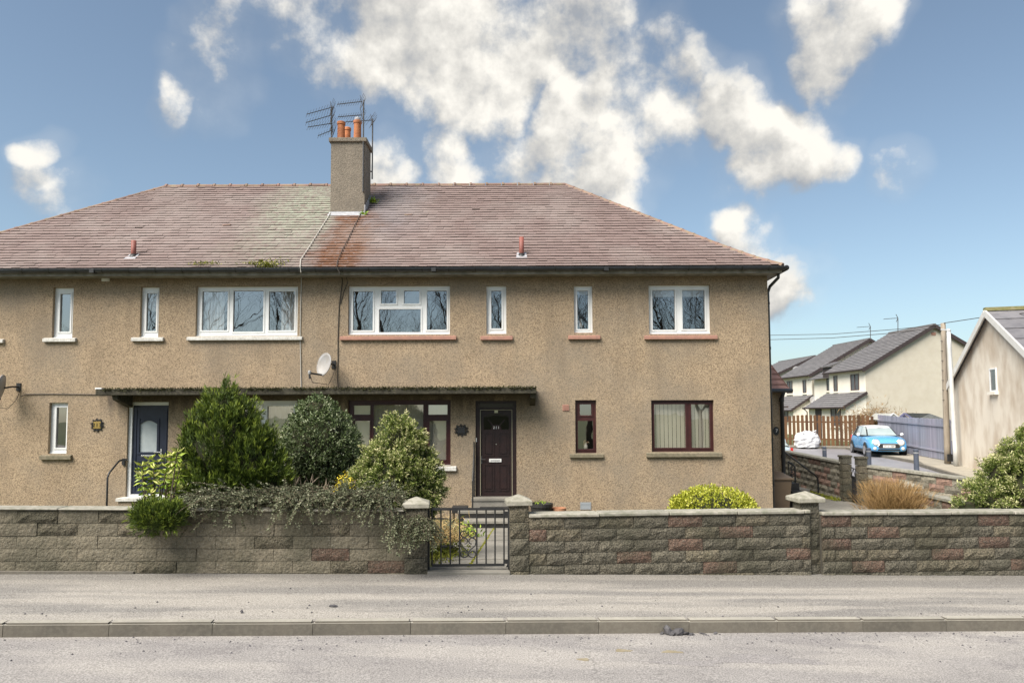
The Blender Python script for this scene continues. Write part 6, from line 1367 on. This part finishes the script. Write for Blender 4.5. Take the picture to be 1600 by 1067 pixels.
def lean_to(parent, A, r_, g, off0, off1, ze, zt, depth, base, door_u, win_u, lab):
    nf = -g; a, b = A + r_ * off0, A + r_ * off1; U = Vector((0, 0, 1)); q = MB()
    q.add([a + U * base, a + nf * depth + U * base, a + nf * depth + U * ze, a + U * (zt - .02), b + U * base, b + nf * depth + U * base, b + nf * depth + U * ze, b + U * (zt - .02)], [(0,1,2,3),(7,6,5,4),(1,5,6,2)]); q.build('porch_wall', WHITER, parent)
    rf = thing('porch_roof', a + U * ze, None, None, parent=parent); o = .15; e0 = a + nf * (depth + .3) + U * (ze - .15) - r_ * o; e1 = b + nf * (depth + .3) + U * (ze - .15) + r_ * o; roof_slope(rf, e0, e1, a + U * zt - r_ * o, b + U * zt + r_ * o, 7, GTILE)
    MB().bar(e0 - U * .05, a + U * (zt - .05) - r_ * o, .05, .16).build('bargeboard', BARGE, rf); MB().tube([e0 - g * .05, e1 - g * .05], .06, 8).build('gutter', BARGE, rf); MB().tube([e1 - g * .02, e1 + g * .25 - U * .25, e1 + g * .25 - U * 2.2], .04, 8).build('downpipe', BARGE, rf)
    for u in door_u: MB().obox(a + nf * (depth + .01) + r_ * u + U * (base + 1.05), r_ * .42, nf * .02, U * 1.05).build('door', BARGE, parent)
    for u, w in win_u: far_window(parent, a + nf * depth + r_ * u + U * (base + .95), r_, nf, w, 1.15, MATS['brown_upvc'])
g1 = D1.normalized(); r1 = RD.normalized()
lean_to(h1, A1, r1, g1, -.0, 4.9, at(1334, 633, 45).z, at(1355, 612, 45).z, 1.35, z0, [3.5], [(1.2, 1.25)], '')
lean_to(h2, A2, r1, g1, 0., 5.4, at(1250, 638, 54).z, at(1270, 617, 54).z, 1.5, z0 + .2, [3.9], [(1.2, .7)], '')
# linking wing with its small dark bay roof between the two houses
wing = thing('link_wing', (*A1.xy, z0), 'recessed white wing with small dark bay roof between the two cream houses', 'building'); a = A1 + r1 * 4.65 + g1 * .9
zt1 = at(1300, 590, 51).z
MB().obox(a + r1 * 2.0 + g1 * 2 + Vector((0, 0, (z0 + zt1) / 2)), g1 * 2.0, r1 * 2.0, Vector((0, 0, (zt1 - z0) / 2))).build('wall', WHITER, wing)
e0 = a - g1 * .45 + Vector((0, 0, zt1 - .05)); roof_slope(wing, e0, e0 + r1 * 4.0, a + g1 * 2 + Vector((0, 0, zt1 + 1.2)), a + g1 * 2 + r1 * 4.0 + Vector((0, 0, zt1 + 1.2)), 9, GTILE); far_window(wing, a + r1 * 1.6 + Vector((0, 0, at(1302, 610, 51).z)), r1, -g1, .9, 1.2, MATS['brown_upvc'])
MB().obox(a + r1 * 1.2 - g1 * .1 + Vector((0, 0, zt1 + .35)), g1 * .35, r1 * .5, Vector((0, 0, .35))).build('bay', BARGE, wing); e1 = a + r1 * .55 - g1 * .6 + Vector((0, 0, zt1 + .72)); roof_slope(wing, e1, e1 + r1 * 1.3, e1 + g1 * 1.0 + Vector((0, 0, .4)), e1 + g1 * 1.0 + r1 * 1.3 + Vector((0, 0, .4)), 4, GTILE)
MB().obox(A2 - r1 * .01 + g1 * .3 + Vector((0, 0, 1.9)), g1 * .06, r1 * .06, Vector((0, 0, 2.2))).build('downpipe', BARGE, h2)
# roughcast slips on the ground floor gable ends, dishes, aerials
def small_dish(px, py, Y, label):
    p = at(px, py, Y); t = thing('satellite_dish', p, label, 'satellite dish'); m = MB(); n = 18; aim = Vector((-.3, -.9, .25)).normalized(); sx_ = aim.cross(Vector((0, 0, 1))).normalized(); sz_ = sx_.cross(aim); v = [p - aim * .06]
    for j in (1, 2, 3):
        for i in range(n): a_ = 2 * math.pi * i / n; q = j / 3; v.append(p + sx_ * .34 * q * math.cos(a_) + sz_ * .32 * q * math.sin(a_) + aim * .06 * (q * q - 1))
    m.add(v, [(0, 1+i, 1+(i+1) % n) for i in range(n)] + [(1+(j-1)*n+i, 1+j*n+i, 1+j*n+(i+1) % n, 1+(j-1)*n+(i+1) % n) for j in (1, 2) for i in range(n)]); m.build('reflector', DISH, t, smooth=True)
    MB().bar(p - sz_ * .3, p - sz_ * .34 + aim * .35, .03).build('arm', ALU, t); MB().tube([p - aim * .06, p - aim * .1 + Vector((0, .4, 0))], .03, 6).build('bracket', ALU, t)
small_dish(1273, 625, A2.y - .42, 'grey satellite dish on the house behind the brown fence'); small_dish(1244.5, 577, 69.6, 'small grey satellite dish under the farthest gable')
for px, pyb, pyt, Y, x2, lab in ((1403, 520, 497, 47.5, 1381, 'tv aerial on the roof behind the bluish fence'), (1360, 536, 510, 54.4, 1339, 'tv aerial above the house gable behind the brown fence')):
    a, b = at(px, pyb, Y), at(px, pyt, Y); t = thing('tv_aerial', a, lab, 'aerial'); MB().tube([a, b], .025, 6).build('mast', ALU, t); c = at(x2, pyt + 1.5, Y); MB().bar(b, c, .03).build('boom', ALU, t)
    for i in range(8): q = b.lerp(c, .1 + .85 * i / 7); MB().bar(q + Vector((0, -.2, 0)), q + Vector((0, .2, 0)), .012).build('element', ALU, t)
    for s_ in (-1, 1): MB().bar(b + Vector((0, 0, 0)), b + Vector((-.12, 0, .25 * s_)), .03).build('reflector', ALU, t)
# the gable house on the right
zz0 = zs(0, 26) + .05; gd = (GL1 - GL0).normalized(); gl_r = Vector((-gd.y, gd.x, 0)); 
if gl_r.x < 0: gl_r = -gl_r
zeave = at(1490, 597, GL0.y).z; mid = GL0.lerp(GL1, .5); zap = at(1553, 486, mid.y).z
PURP = mat('purple_slate', (.175, .168, .178), (.13, .125, .135), scale=2, rough=.6, c3=(.21, .20, .205), s3=6, f3=.5, var=.08)
h4, A4, B4, M4, _, _ = gable_house('weathered beige gable house with white bargeboards beside the white column', (GL0.x, GL0.y, 0), gd, (GL1 - GL0).length, gl_r, 9.0, zz0, zeave, zap, [], wall_m=OLDR, front_m=OLDR, rows=20, name='gable_house', tm=PURP, bm_=mat('barge_white', (.70, .68, .64), (.62, .60, .56), scale=4, rough=.6), vents=False)
def gpt(px, py): n = gl_r; return plane_hit(px, py, GL0, n)
wl, wr, zb_, zt_ = gpt(1548, 600), gpt(1558.5, 600), gpt(1553, 612).z, gpt(1553, 575).z
far_window(h4, (wl + wr) / 2 * Vector((1, 1, 0)) + Vector((0, 0, zb_)), gd, -gl_r, (wr - wl).length, zt_ - zb_, WHITE)
MB().bar(M4 + Vector((0, 0, zap + .06)) - gl_r * .2, M4 + Vector((0, 0, zap + .06)) + gl_r * 9.2, .22, .12).build('ridge_moss', mat('ridge_green', (.16, .16, .05), (.25, .22, .12), scale=5, rough=1), h4)
MB().tube([A4 - gd * .32 + Vector((0, 0, zeave - .25)), A4 - gd * .32 + gl_r * 9 + Vector((0, 0, zeave - .25))], .06, 8).build('eaves_gutter', LAMPW, h4)
# shed and greenhouse roofs over the blue fence
def pitched(name, label, cat, pl_, pr_, zb_, zt_, depth, wm, rm_):
    a, b = pl_, pr_; t = thing(name, ((a.x + b.x) / 2, a.y, zs(0, a.y)), label, cat); z0 = zs(0, a.y); mx = (a.x + b.x) / 2
    MB().add([(a.x, a.y, z0), (b.x, a.y, z0), (b.x, a.y, zb_), (mx, a.y, zt_), (a.x, a.y, zb_), (a.x, a.y + depth, z0), (b.x, a.y + depth, z0), (b.x, a.y + depth, zb_), (mx, a.y + depth, zt_), (a.x, a.y + depth, zb_)], [(0,1,2,3,4),(9,8,7,6,5),(0,4,9,5),(1,6,7,2)]).build('wall', wm, t)
    return t, mx, z0
SHB = mat('shed_blue', (.16, .16, .27), (.13, .13, .23), scale=4, rough=.85)
FELT = mat('roof_felt', (.11, .115, .11), (.08, .085, .085), scale=5, rough=.9)
a, b = at(1400, 655, 37.2), at(1424, 655, 37.2); shd = thing('garden_shed', (a.x, 37, zs(0, 37)), 'bluish garden shed with dark felt roof behind the board fence', 'shed'); z0s = zs(0, 37); ze_, zt_ = at(1412, 657, 37).z, at(1412, 646, 37).z; mx = (a.x + b.x) / 2; xe = at(1462, 650, 36).x + .6
MB().add([(a.x, 37.2, z0s), (b.x, 37.2, z0s), (b.x, 37.2, ze_), (mx, 37.2, zt_), (a.x, 37.2, ze_), (xe - 1.2, 38.6, z0s), (xe, 35.6, z0s)], [(0,1,2,3,4)]).build('wall', SHB, shd)
MB().add([(mx, 37.1, zt_ + .03), (b.x + .1, 37.0, ze_ - .02), (xe, 35.6, ze_ - .05), (xe - .55, 36.6, zt_ + .0), (mx, 37.1, zt_ - .03), (b.x + .1, 37.0, ze_ - .08), (xe, 35.6, ze_ - .12), (xe - .55, 36.6, zt_ - .06)], [(0,1,2,3),(1,5,6,2),(0,4,5,1),(3,2,6,7)]).build('roof', FELT, shd)
MB().add([(b.x, 37.0, z0s), (xe - .1, 35.8, z0s), (xe - .1, 35.8, ze_ - .06), (b.x, 37.0, ze_ - .06)], [(0,1,2,3)]).build('side_wall', SHB, shd)
for p, q in (((mx, 37.06, zt_ + .01), (b.x + .1, 36.96, ze_ - .04)), ((mx, 37.1, zt_ + .01), (a.x - .1, 37.16, ze_ - .04))): MB().bar(p, q, .05, .08).build('bargeboard', SHB, shd)
a = at(1384, 655, 38.2); b = at(1396, 646, 38.2); gh = thing('greenhouse', (a.x, 38.2, zs(0, 38)), 'pale greenhouse roof beside the garden shed', 'greenhouse'); GHG = mat('greenhouse_pane', (.40, .40, .36), (.34, .34, .31), scale=3, rough=.25)
z0s = zs(0, 38); zt_, ze_ = at(1396, 645.5, 38.2).z, at(1384, 656, 38.2).z; xr_ = b.x + (b.x - a.x)
MB().add([(a.x, 38.2, z0s), (xr_, 38.2, z0s), (xr_, 38.2, ze_), (b.x, 38.2, zt_), (a.x, 38.2, ze_)], [(0,1,2,3,4)]).build('glazing', GHG, gh)
MB().add([(a.x, 38.2, ze_), (b.x, 38.2, zt_), (b.x, 40.2, zt_), (a.x, 40.2, ze_)], [(0,1,2,3)]).build('roof_glazing', GHG, gh); MB().add([(xr_, 38.2, ze_), (xr_, 40.2, ze_), (b.x, 40.2, zt_), (b.x, 38.2, zt_)], [(0,1,2,3)]).build('roof_glazing', GHG, gh)
MB().bar((a.x, 38.19, ze_), (b.x, 38.19, zt_), .05).bar((b.x, 38.19, zt_), (xr_, 38.19, ze_), .05).build('frame', WHITE, gh)
# dry hedge spilling over the corner of the brown fence
b = at(1368, 690, 40.6); n = 5200; P = np.array([b.x, 40.7, 0]) + rng.normal(size=(n, 3)) * np.array([.85, .25, 0]); P[:, 2] = at(1365, 662, 40.6).z + rng.normal(size=n) * .42 - np.abs(P[:, 0] - b.x) * .15
t = thing('dry_hedge', (b.x, 40.7, zs(0, 40.7)), 'straw brown twiggy hedge over the corner of the two fences', 'hedge'); foliage(t, P, unit(n) + np.array([0, -.2, .5]), rng.uniform(.15, .4, n), .022, rng.uniform(.2, 1, n), TWIG, name='twigs'); MB().tube([(b.x, 40.8, zs(0, 40.7)), (b.x, 40.8, at(1365, 665, 40.8).z)], [.06, .03], 6).build('stem', WOODB, t)
# white bulk bag
YBG = 39.9; p = at(1261, 693, YBG); zb_ = zs(p.x, YBG); r_ = .66; m = MB(); n, k = 20, 9; rs = np.random.default_rng(4); v = []
for j in range(k + 1):
    tt = j / k; rad = r_ * (1.0 + .06 * math.sin(3 * tt)) * (math.sqrt(max(0, 1 - max(0, (tt - .45) / .57) ** 2.2)) if tt > .45 else 1.0)
    for i in range(n):
        a = 2 * math.pi * i / n; sq = 1 / max(abs(math.cos(a)), abs(math.sin(a))) ** .45; w = rad * sq * (1 + rs.uniform(-.07, .07)) * .92; v.append((p.x + w * math.cos(a), YBG + w * math.sin(a) * .9, zb_ + .06 + tt * .86 + rs.uniform(-.03, .03)))
m.add(v, [(j*n+i, j*n+(i+1) % n, (j+1)*n+(i+1) % n, (j+1)*n+i) for j in range(k) for i in range(n)] + [tuple(k*n+i for i in range(n))])
bag = thing('bulk_bag', (p.x, YBG, zb_), 'crumpled white bulk bag in front of the brown picket fence', 'bag'); m.build('sack', mat('bag_white', (.66, .66, .66), (.56, .56, .58), scale=3, rough=.8, bump=.8, bscale=5, bdist=.08), bag)
for s_ in (-1, 1): MB().tube([(p.x + s_ * .35, YBG - .35, zb_ + .80), (p.x + s_ * .3, YBG - .5, zb_ + .98), (p.x + s_ * .1, YBG - .55, zb_ + .90)], .03, 6).build('loop', MATS['bag_white'], bag)

# cars ---------------------------------------------------------------------------
def carpaint(name, col):
    m = bpy.data.materials.new(name); m.use_nodes = True; b = m.node_tree.nodes['Principled BSDF']; b.inputs['Base Color'].default_value = (*col, 1); b.inputs['Roughness'].default_value = .25; b.inputs['Coat Weight'].default_value = .8; b.inputs['Coat Roughness'].default_value = .05
    N = m.node_tree.nodes; L = m.node_tree.links; n = N.new('ShaderNodeTexNoise'); n.inputs['Scale'].default_value = 6; mr = N.new('ShaderNodeMapRange'); mr.inputs['To Min'].default_value = .2; mr.inputs['To Max'].default_value = .36; L.new(n.outputs['Fac'], mr.inputs['Value']); L.new(mr.outputs[0], b.inputs['Roughness']); return m
TYRE = mat('tyre', (.016, .016, .017), (.025, .025, .025), scale=20, rough=.85); RIMM = mat('rim_silver', (.42, .42, .44), None, rough=.3, metal=.7); LENS = mat('lamp_lens', (.70, .68, .62), (.6, .58, .52), scale=8, rough=.1, spec=.8); REDL = mat('tail_red', (.65, .03, .02), None, rough=.2, spec=.7); TRIM = mat('black_trim', (.02, .02, .022), (.03, .03, .03), scale=9, rough=.5)
def hatchback(label, pos, heading, paint, roofm, plate=None):
    t = thing('parked_car', pos, label, 'car'); t.rotation_euler.z = heading; base = Vector(pos)
    def part(mb, name, m, parent=None, smooth=False, sub=0, weld=False):
        a = np.array(mb.v); c = (a.min(0) + a.max(0)) / 2; me = mb.mesh(name, c); me.materials.append(m)
        if smooth or sub:
            bm = bmesh.new(); bm.from_mesh(me); bmesh.ops.remove_doubles(bm, verts=bm.verts, dist=1e-4); bmesh.ops.recalc_face_normals(bm, faces=bm.faces); bm.to_mesh(me); bm.free(); me.polygons.foreach_set('use_smooth', [True] * len(me.polygons))
        o = bpy.data.objects.new(name, me); C.objects.link(o); o.parent = parent or t
        o.location = c if parent is None else Vector(c) - CP[parent.name]; CP[o.name] = Vector(c)
        if sub: md = o.modifiers.new('sub', 'SUBSURF'); md.levels = sub; md.render_levels = sub
        return o
    CP = {}
    # body shell: x forward
    stn = [(-1.90, .62, .48, .86), (-1.84, .76, .30, .97), (-1.55, .83, .24, 1.0), (-1.05, .86, .22, .98), (-.3, .855, .20, .965), (.45, .855, .20, .95), (.85, .86, .22, .955), (1.25, .86, .24, .93), (1.58, .85, .24, .88), (1.80, .82, .24, .80), (1.90, .76, .26, .70), (1.94, .62, .30, .60)]
    m = MB(); rows = []
    for (x, w, zb, zt) in stn:
        hh = [(0, zb), (w * .80, zb), (w * .97, zb + .06), (w, zb + (zt - zb) * .45), (w * .965, zt - .10), (w * .86, zt - .015), (w * .45, zt + .02), (0, zt + .03)]
        rows.append([(x, y, z) for y, z in hh] + [(x, -y, z) for y, z in hh[-2:0:-1]])
    n = len(rows[0])
    for rw in rows: m.v += rw
    for i in range(len(rows) - 1):
        for k in range(n): a, b = i * n + k, i * n + (k + 1) % n; m.f.append((a, b, b + n, a + n))
    m.f.append(tuple(range(n))); m.f.append(tuple((len(rows) - 1) * n + k for k in reversed(range(n)))); body = part(m, 'body', paint, sub=2)
    bpy.context.view_layer.update(); dg = bpy.context.evaluated_depsgraph_get(); from mathutils.bvhtree import BVHTree; bv = BVHTree.FromObject(body, dg); off = Vector(CP[body.name])
    def nose(y, z): h_ = bv.ray_cast(Vector((3, y, z)) - off, Vector((-1, 0, 0)))[0]; return (h_ + off).x if h_ else 1.85
    # greenhouse
    g = MB(); lo = [(.93, .68, .955), (.30, .79, .965), (-.5, .80, .97), (-1.35, .77, .98), (-1.78, .66, .97)]; hi = [(.22, .54, 1.375), (-.1, .60, 1.395), (-.6, .61, 1.40), (-1.2, .585, 1.375), (-1.56, .50, 1.32)]
    nn = len(lo); vv = []
    for s_ in (1, -1):
        for (a, b) in zip(lo, hi): vv += [(a[0], s_ * a[1], a[2] - .05), (b[0], s_ * b[1], b[2])]
    g.v += vv
    for s_ in (0, 1):
        o_ = s_ * nn * 2
        for i in range(nn - 1): g.f.append((o_ + 2*i, o_ + 2*i+1, o_ + 2*i+3, o_ + 2*i+2))
    g.f.append((0, nn*2, nn*2+1, 1)); g.f.append((2*nn-2, 2*nn-1, 4*nn-1, 4*nn-2))
    for i in range(nn - 1): g.f.append((2*i+1, nn*2+2*i+1, nn*2+2*i+3, 2*i+3))
    part(g, 'pillars', TRIM)
    r_ = MB(); top = [(x, y, z) for x, y, z in hi]; vv = []
    top = [(.40, .565, 1.268)] + top + [(-1.66, .53, 1.20)]
    for (x, y, z) in top: vv += [(x + (.02 if x > 0 else -.03), -y - .03, z - .085), (x + (.01 if x > 0 else -.02), -y * .9, z + .025), (x, 0, z + .055), (x + (.01 if x > 0 else -.02), y * .9, z + .025), (x + (.02 if x > 0 else -.03), y + .03, z - .085)]
    r_.add(vv, [(5*i+k, 5*i+k+1, 5*i+k+6, 5*i+k+5) for i in range(nn + 1) for k in range(4)]); part(r_, 'roof_panel', roofm, smooth=True)
    def lerp3(a, b, u): return tuple(a[i] + (b[i] - a[i]) * u for i in range(3))
    def pane(c4, name, off, sh=.06):
        c4 = [Vector(p) for p in c4]; cc = sum(c4, Vector()) / 4; q = [p + (cc - p) * sh + Vector(off) for p in c4]; part(MB().add(q, [(0,1,2,3)]), name, CARGLASS)
    A_, B_ = lo[0], hi[0]; pane([(A_[0], -A_[1], A_[2]), (A_[0], A_[1], A_[2]), (B_[0], B_[1], B_[2]), (B_[0], -B_[1], B_[2])], 'windscreen', (.012, 0, .012), .07)
    A_, B_ = lo[-1], hi[-1]; pane([(A_[0], A_[1], A_[2]), (A_[0], -A_[1], A_[2]), (B_[0], -B_[1], B_[2]), (B_[0], B_[1], B_[2])], 'rear_window', (-.012, 0, .012), .10)
    for s_ in (1, -1):
        for (i0, i1, nm) in ((0, 1, 'quarter_window'), (1, 2, 'side_window'), (2, 4, 'rear_side_window')):
            pane([(lo[i0][0], s_ * lo[i0][1], lo[i0][2] + .01), (lo[i1][0], s_ * lo[i1][1], lo[i1][2] + .01), (hi[i1][0], s_ * hi[i1][1], hi[i1][2]), (hi[i0][0], s_ * hi[i0][1], hi[i0][2])], nm, (0, s_ * .012, 0), .05)
        mr = MB().lathe((.55, s_ * .97, 1.00), [(.02, -.07), (.075, -.04), (.085, .02), (.03, .07)], 12, 'x'); part(mr, 'wing_mirror', WTEXT, smooth=True); part(MB().bar((.55, s_ * .80, .96), (.55, s_ * .95, .98), .04), 'mirror_arm', TRIM)
        for x in (1.22, -1.22):
            part(MB().lathe((x, s_ * .79 - .11, .30), [(.36, 0), (.36, .22)], 24, 'y') if False else MB().add([(x + .37 * math.cos(a), s_ * .868, .31 + .37 * math.sin(a)) for a in np.linspace(0, 2 * math.pi, 25)[:-1]], [tuple(range(24)) if s_ < 0 else tuple(reversed(range(24)))]), 'wheel_arch', TRIM)
            wl = part(MB().lathe((x, s_ * .79 - .10, .30), [(.20, 0), (.28, .0), (.305, .03), (.305, .17), (.28, .20), (.20, .20)], 24, 'y'), 'wheel', TYRE); part(MB().lathe((x, s_ * .895 - .012, .30), [(.05, 0), (.205, 0), (.205, .024), (.05, .024)], 18, 'y'), 'rim', RIMM, wl)
        # side sill
        part(MB().box(-.95, .95, s_ * .84 - .02, s_ * .84 + .02, .20, .33), 'side_sill', TRIM); part(MB().box(-.08, .10, s_ * .87 - .012, s_ * .87 + .012, .84, .875), 'door_handle', CHROME)
        # lamps
        def disc(c, ry, rz, tilt, d=.05, n=20): 
            q = MB(); ax = Vector((math.cos(tilt), 0, math.sin(tilt))); uz = Vector((-math.sin(tilt), 0, math.cos(tilt))); cc = Vector(c); v = []
            for (f, o_) in ((1, -d), (1, 0), (.8, .018), (.4, .03)): v += [cc + ax * o_ + Vector((0, 1, 0)) * ry * f * math.cos(a) + uz * rz * f * math.sin(a) for a in np.linspace(0, 2 * math.pi, n + 1)[:-1]]
            q.add(v, [(j*n+i, j*n+(i+1) % n, (j+1)*n+(i+1) % n, (j+1)*n+i) for j in range(3) for i in range(n)] + [tuple(3*n+i for i in range(n))]); return q
        hl = part(disc((nose(s_ * .53, .68) + .012, s_ * .53, .68), .15, .145, .32), 'headlight', LENS, smooth=True); part(disc((nose(s_ * .53, .68) - .006, s_ * .53, .68), .17, .165, .32), 'headlight_ring', CHROME)
        part(disc((nose(s_ * .60, .40) + .005, s_ * .60, .40), .075, .075, .1), 'fog_light', LENS, smooth=True); part(MB().box(-1.885, -1.80, s_ * .66 - .09, s_ * .66 + .09, .68, .92), 'tail_light', REDL)
    gr = MB(); hexa = [(-.46, .50), (-.42, .43), (.42, .43), (.46, .50), (.38, .61), (-.38, .61)]; gr.add([(nose(y, z) + .02, y, z) for y, z in hexa] + [(1.7, y, z) for y, z in hexa], [(5,0,1),(4,5,1),(4,1,2),(4,2,3)] + [(i, 6 + i, 6 + (i+1) % 6, (i+1) % 6) for i in range(6)]); gri = part(gr, 'grille', TRIM)
    rg = MB(); ps = [(nose(y * 1.03, z) + .022, y * 1.03, .52 + (z - .52) * 1.08) for y, z in hexa]; rg.tube(ps + ps[:1], .014, 6, False); part(rg, 'grille_surround', CHROME, gri)
    part(MB().add([(nose(-.50, .31) + .012, -.50, .30), (nose(.50, .31) + .012, .50, .30), (nose(.46, .37) + .012, .46, .37), (nose(-.46, .37) + .012, -.46, .37), (1.7, -.5, .29), (1.7, .5, .29), (1.7, .46, .37), (1.7, -.46, .37)], [(0,1,2,3),(0,4,5,1),(3,2,6,7)]), 'lower_intake', TRIM)
    xn = nose(0, .5) + .035; part(MB().box(xn - .03, xn, -.26, .26, .44, .555), 'number_plate', WTEXT)
    part(MB().box(-1.92, -1.86, -.26, .26, .50, .61), 'rear_plate', mat('plate_yellow', (.7, .55, .05), None, rough=.5))
    if plate:
        for i_, ch_ in enumerate(plate):
          if ch_ == ' ': continue
          me = text_mesh(ch_, .095, TRIM, .003); o = bpy.data.objects.new('character', me); C.objects.link(o); o.parent = t; o.location = (xn + .004, (i_ - 3.5) * .058, .497); o.rotation_euler = (math.pi / 2, 0, math.pi / 2)
    return t
CARB = carpaint('paint_blue', (.10, .35, .64)); CARW = carpaint('paint_white', (.74, .75, .76))
pc = at(1381, 715, 34.3); hd = math.atan2(-.97, -.20)
hatchback('small light blue hatchback with white roof parked by the bluish fence', (pc.x + .35, 35.6, zs(pc.x, 35.6)), hd, CARB, CARW, 'SP16 KBM')
pt = at(1229, 690, 26.6); CARP = carpaint('paint_pale', (.50, .60, .66))
hatchback('pale parked car whose red tail lamp shows past the porch', (pt.x - 1.72, 26.6 + .5, zs(8, 26.6)), math.radians(172), CARP, CARP)

# bare trees across the road (seen in the window panes) ----------------------------
BARK = mat('tree_bark', (.06, .05, .04), (.085, .07, .055), scale=8, rough=1)
def bare_tree(x, y, h, seed, label):
    r_ = random.Random(seed); z0 = zr(x) + .1; t = thing('bare_tree', (x, y, z0), label, 'tree', 'bare trees across the road'); tr, cr = MB(), MB()
    def grow(p, d, L_, rad, lev):
        n = 4 if lev < 2 else 3; pts = [p]; rs = [rad]; q = p
        for i in range(n):
            d = (d + Vector((r_.gauss(0, .13), r_.gauss(0, .13), r_.gauss(.03, .08)))).normalized(); q = q + d * (L_ / n); pts.append(q); rs.append(rad * (1 - .45 * (i + 1) / n))
        (tr if lev == 0 else cr).tube(pts, rs, 8 if lev == 0 else (5 if lev < 3 else 3), False)
        if lev >= 6: return
        for k in range(r_.choice([3, 3, 4]) + (2 if lev == 0 else 0) - (1 if lev > 4 else 0)):
            u = r_.uniform(.45, 1.0); i = min(n - 1, int(u * n)); b = pts[i].lerp(pts[i + 1], u * n - i); a = r_.uniform(0, 2 * math.pi); e = (d + Vector((math.cos(a), math.sin(a), r_.uniform(-.1, .5))) * r_.uniform(.55, .95)).normalized(); grow(b, e, L_ * r_.uniform(.55, .80), rad * (1 - .45 * u) * .58, lev + 1)
        grow(pts[-1], d, L_ * .7, rs[-1], lev + 1)
    grow(Vector((x, y, z0 - .1)), Vector((0, 0, 1)), h * .32, h * .013, 0)
    tr.build('trunk', BARK, t, smooth=True); cr.build('crown', BARK, t)
for i, (x, y, h) in enumerate(((-19, -9, 15), (-13.5, -12, 16), (-8.5, -8.5, 14), (-4.5, -13, 16), (1, -9, 14), (5.5, -12.5, 15), (10.5, -9, 15), (15.5, -13, 16))): bare_tree(x, y, h, 40 + i, 'leafless tree standing across the road facing the house')

# rubble and grit -------------------------------------------------------------------
RUB = mat('rubble', (.055, .052, .054), (.10, .095, .10), scale=10, rough=.9, var=.3, bump=.6, bscale=40)
def chunk(p, s_, seed):
    r_ = random.Random(seed); bm = bmesh.new(); bmesh.ops.create_icosphere(bm, subdivisions=1, radius=1)
    for v in bm.verts: v.co = Vector((v.co.x * s_[0], v.co.y * s_[1], v.co.z * s_[2])) * r_.uniform(.72, 1.15)
    me = bpy.data.meshes.new('rubble'); bm.to_mesh(me); bm.free(); me.materials.append(RUB); return me
def road_pt(px, py): return plane_hit(px, py, (0, 0, 0), Vector((.029, 0, 1)))
labs = ['largest dark tarmac lump in the rubble pile at the kerb', 'flat pale tarmac lump leaning in the rubble pile at the kerb', 'broken tarmac lump in the rubble pile at the kerb']
for i, (px, py, a, b, c) in enumerate(((1040,980,.045,.03,.05),(1052,977,.06,.04,.035),(1047,983,.05,.04,.025),(1060,981,.05,.035,.03),(1068,984,.06,.03,.015),(1076,985,.05,.02,.01),(1056,984,.045,.03,.02),(1034,984,.03,.02,.012),(1098,983,.05,.02,.006),(1116,982,.04,.02,.006))):
    a, b, c = a * 1.15, b * 1.15, c * 1.25; p = road_pt(px, py + 6); o = link('rubble_lump', chunk(p, (a, b, c), i), (p.x, min(p.y, K0 + GR * p.x - b - .005), zr(p.x) + c * .6)); tag(o, labs[0] if i == 1 else labs[1] if i == 0 else labs[2], 'rubble', None if i < 2 else 'tarmac lumps at the kerb'); o.rotation_euler = (random.uniform(-.3, .3), random.uniform(-.5, .5), random.uniform(0, 3))
pvp = lambda px, py: plane_hit(px, py, (0, K0, .125), Vector((.029, 0, 1)))
for px, py, s_, lab in ((521, 948, (.05, .025, .02), 'dark lump lying on the pavement opposite the pale-tipped conifer'), (378, 957, (.018, .016, .022), 'small dark stub at the corner of the cracked pavement patch'), (1163, 980, (.05, .02, .008), 'flat dark scrap on the road right of the rubble pile')):
    p = pvp(px, py) if py < 960 else road_pt(px, py); tag(link('debris_lump', chunk(p, s_, int(px)), p + Vector((0, 0, s_[2] * .5))), lab, 'debris')
m = MB(); r_ = random.Random(5)
for _ in range(650):
    x = r_.uniform(-7, 8); f = r_.random()
    if f < .75: y = K0 + GR * x - abs(r_.gauss(0, .28)) - .02; z = zr(x)
    else: y = K0 + GR * x + .14 + abs(r_.gauss(0, .4)); z = zr(x) + .120 + .02 * max(0, (y - K0 - GR * x)) * .9
    s_ = r_.choice([.004, .005, .006, .009, .013]); a = r_.uniform(0, 3); ca, sa = math.cos(a) * s_, math.sin(a) * s_
    m.add([(x + ca, y + sa, z), (x - sa, y + ca, z), (x - ca, y - sa, z), (x + sa, y - ca, z), (x, y, z + s_ * .9)], [(0,1,4),(1,2,4),(2,3,4),(3,0,4)])
m.build('grit', RUB, label='loose dark grit scattered along the kerb', cat='grit', kind='stuff')
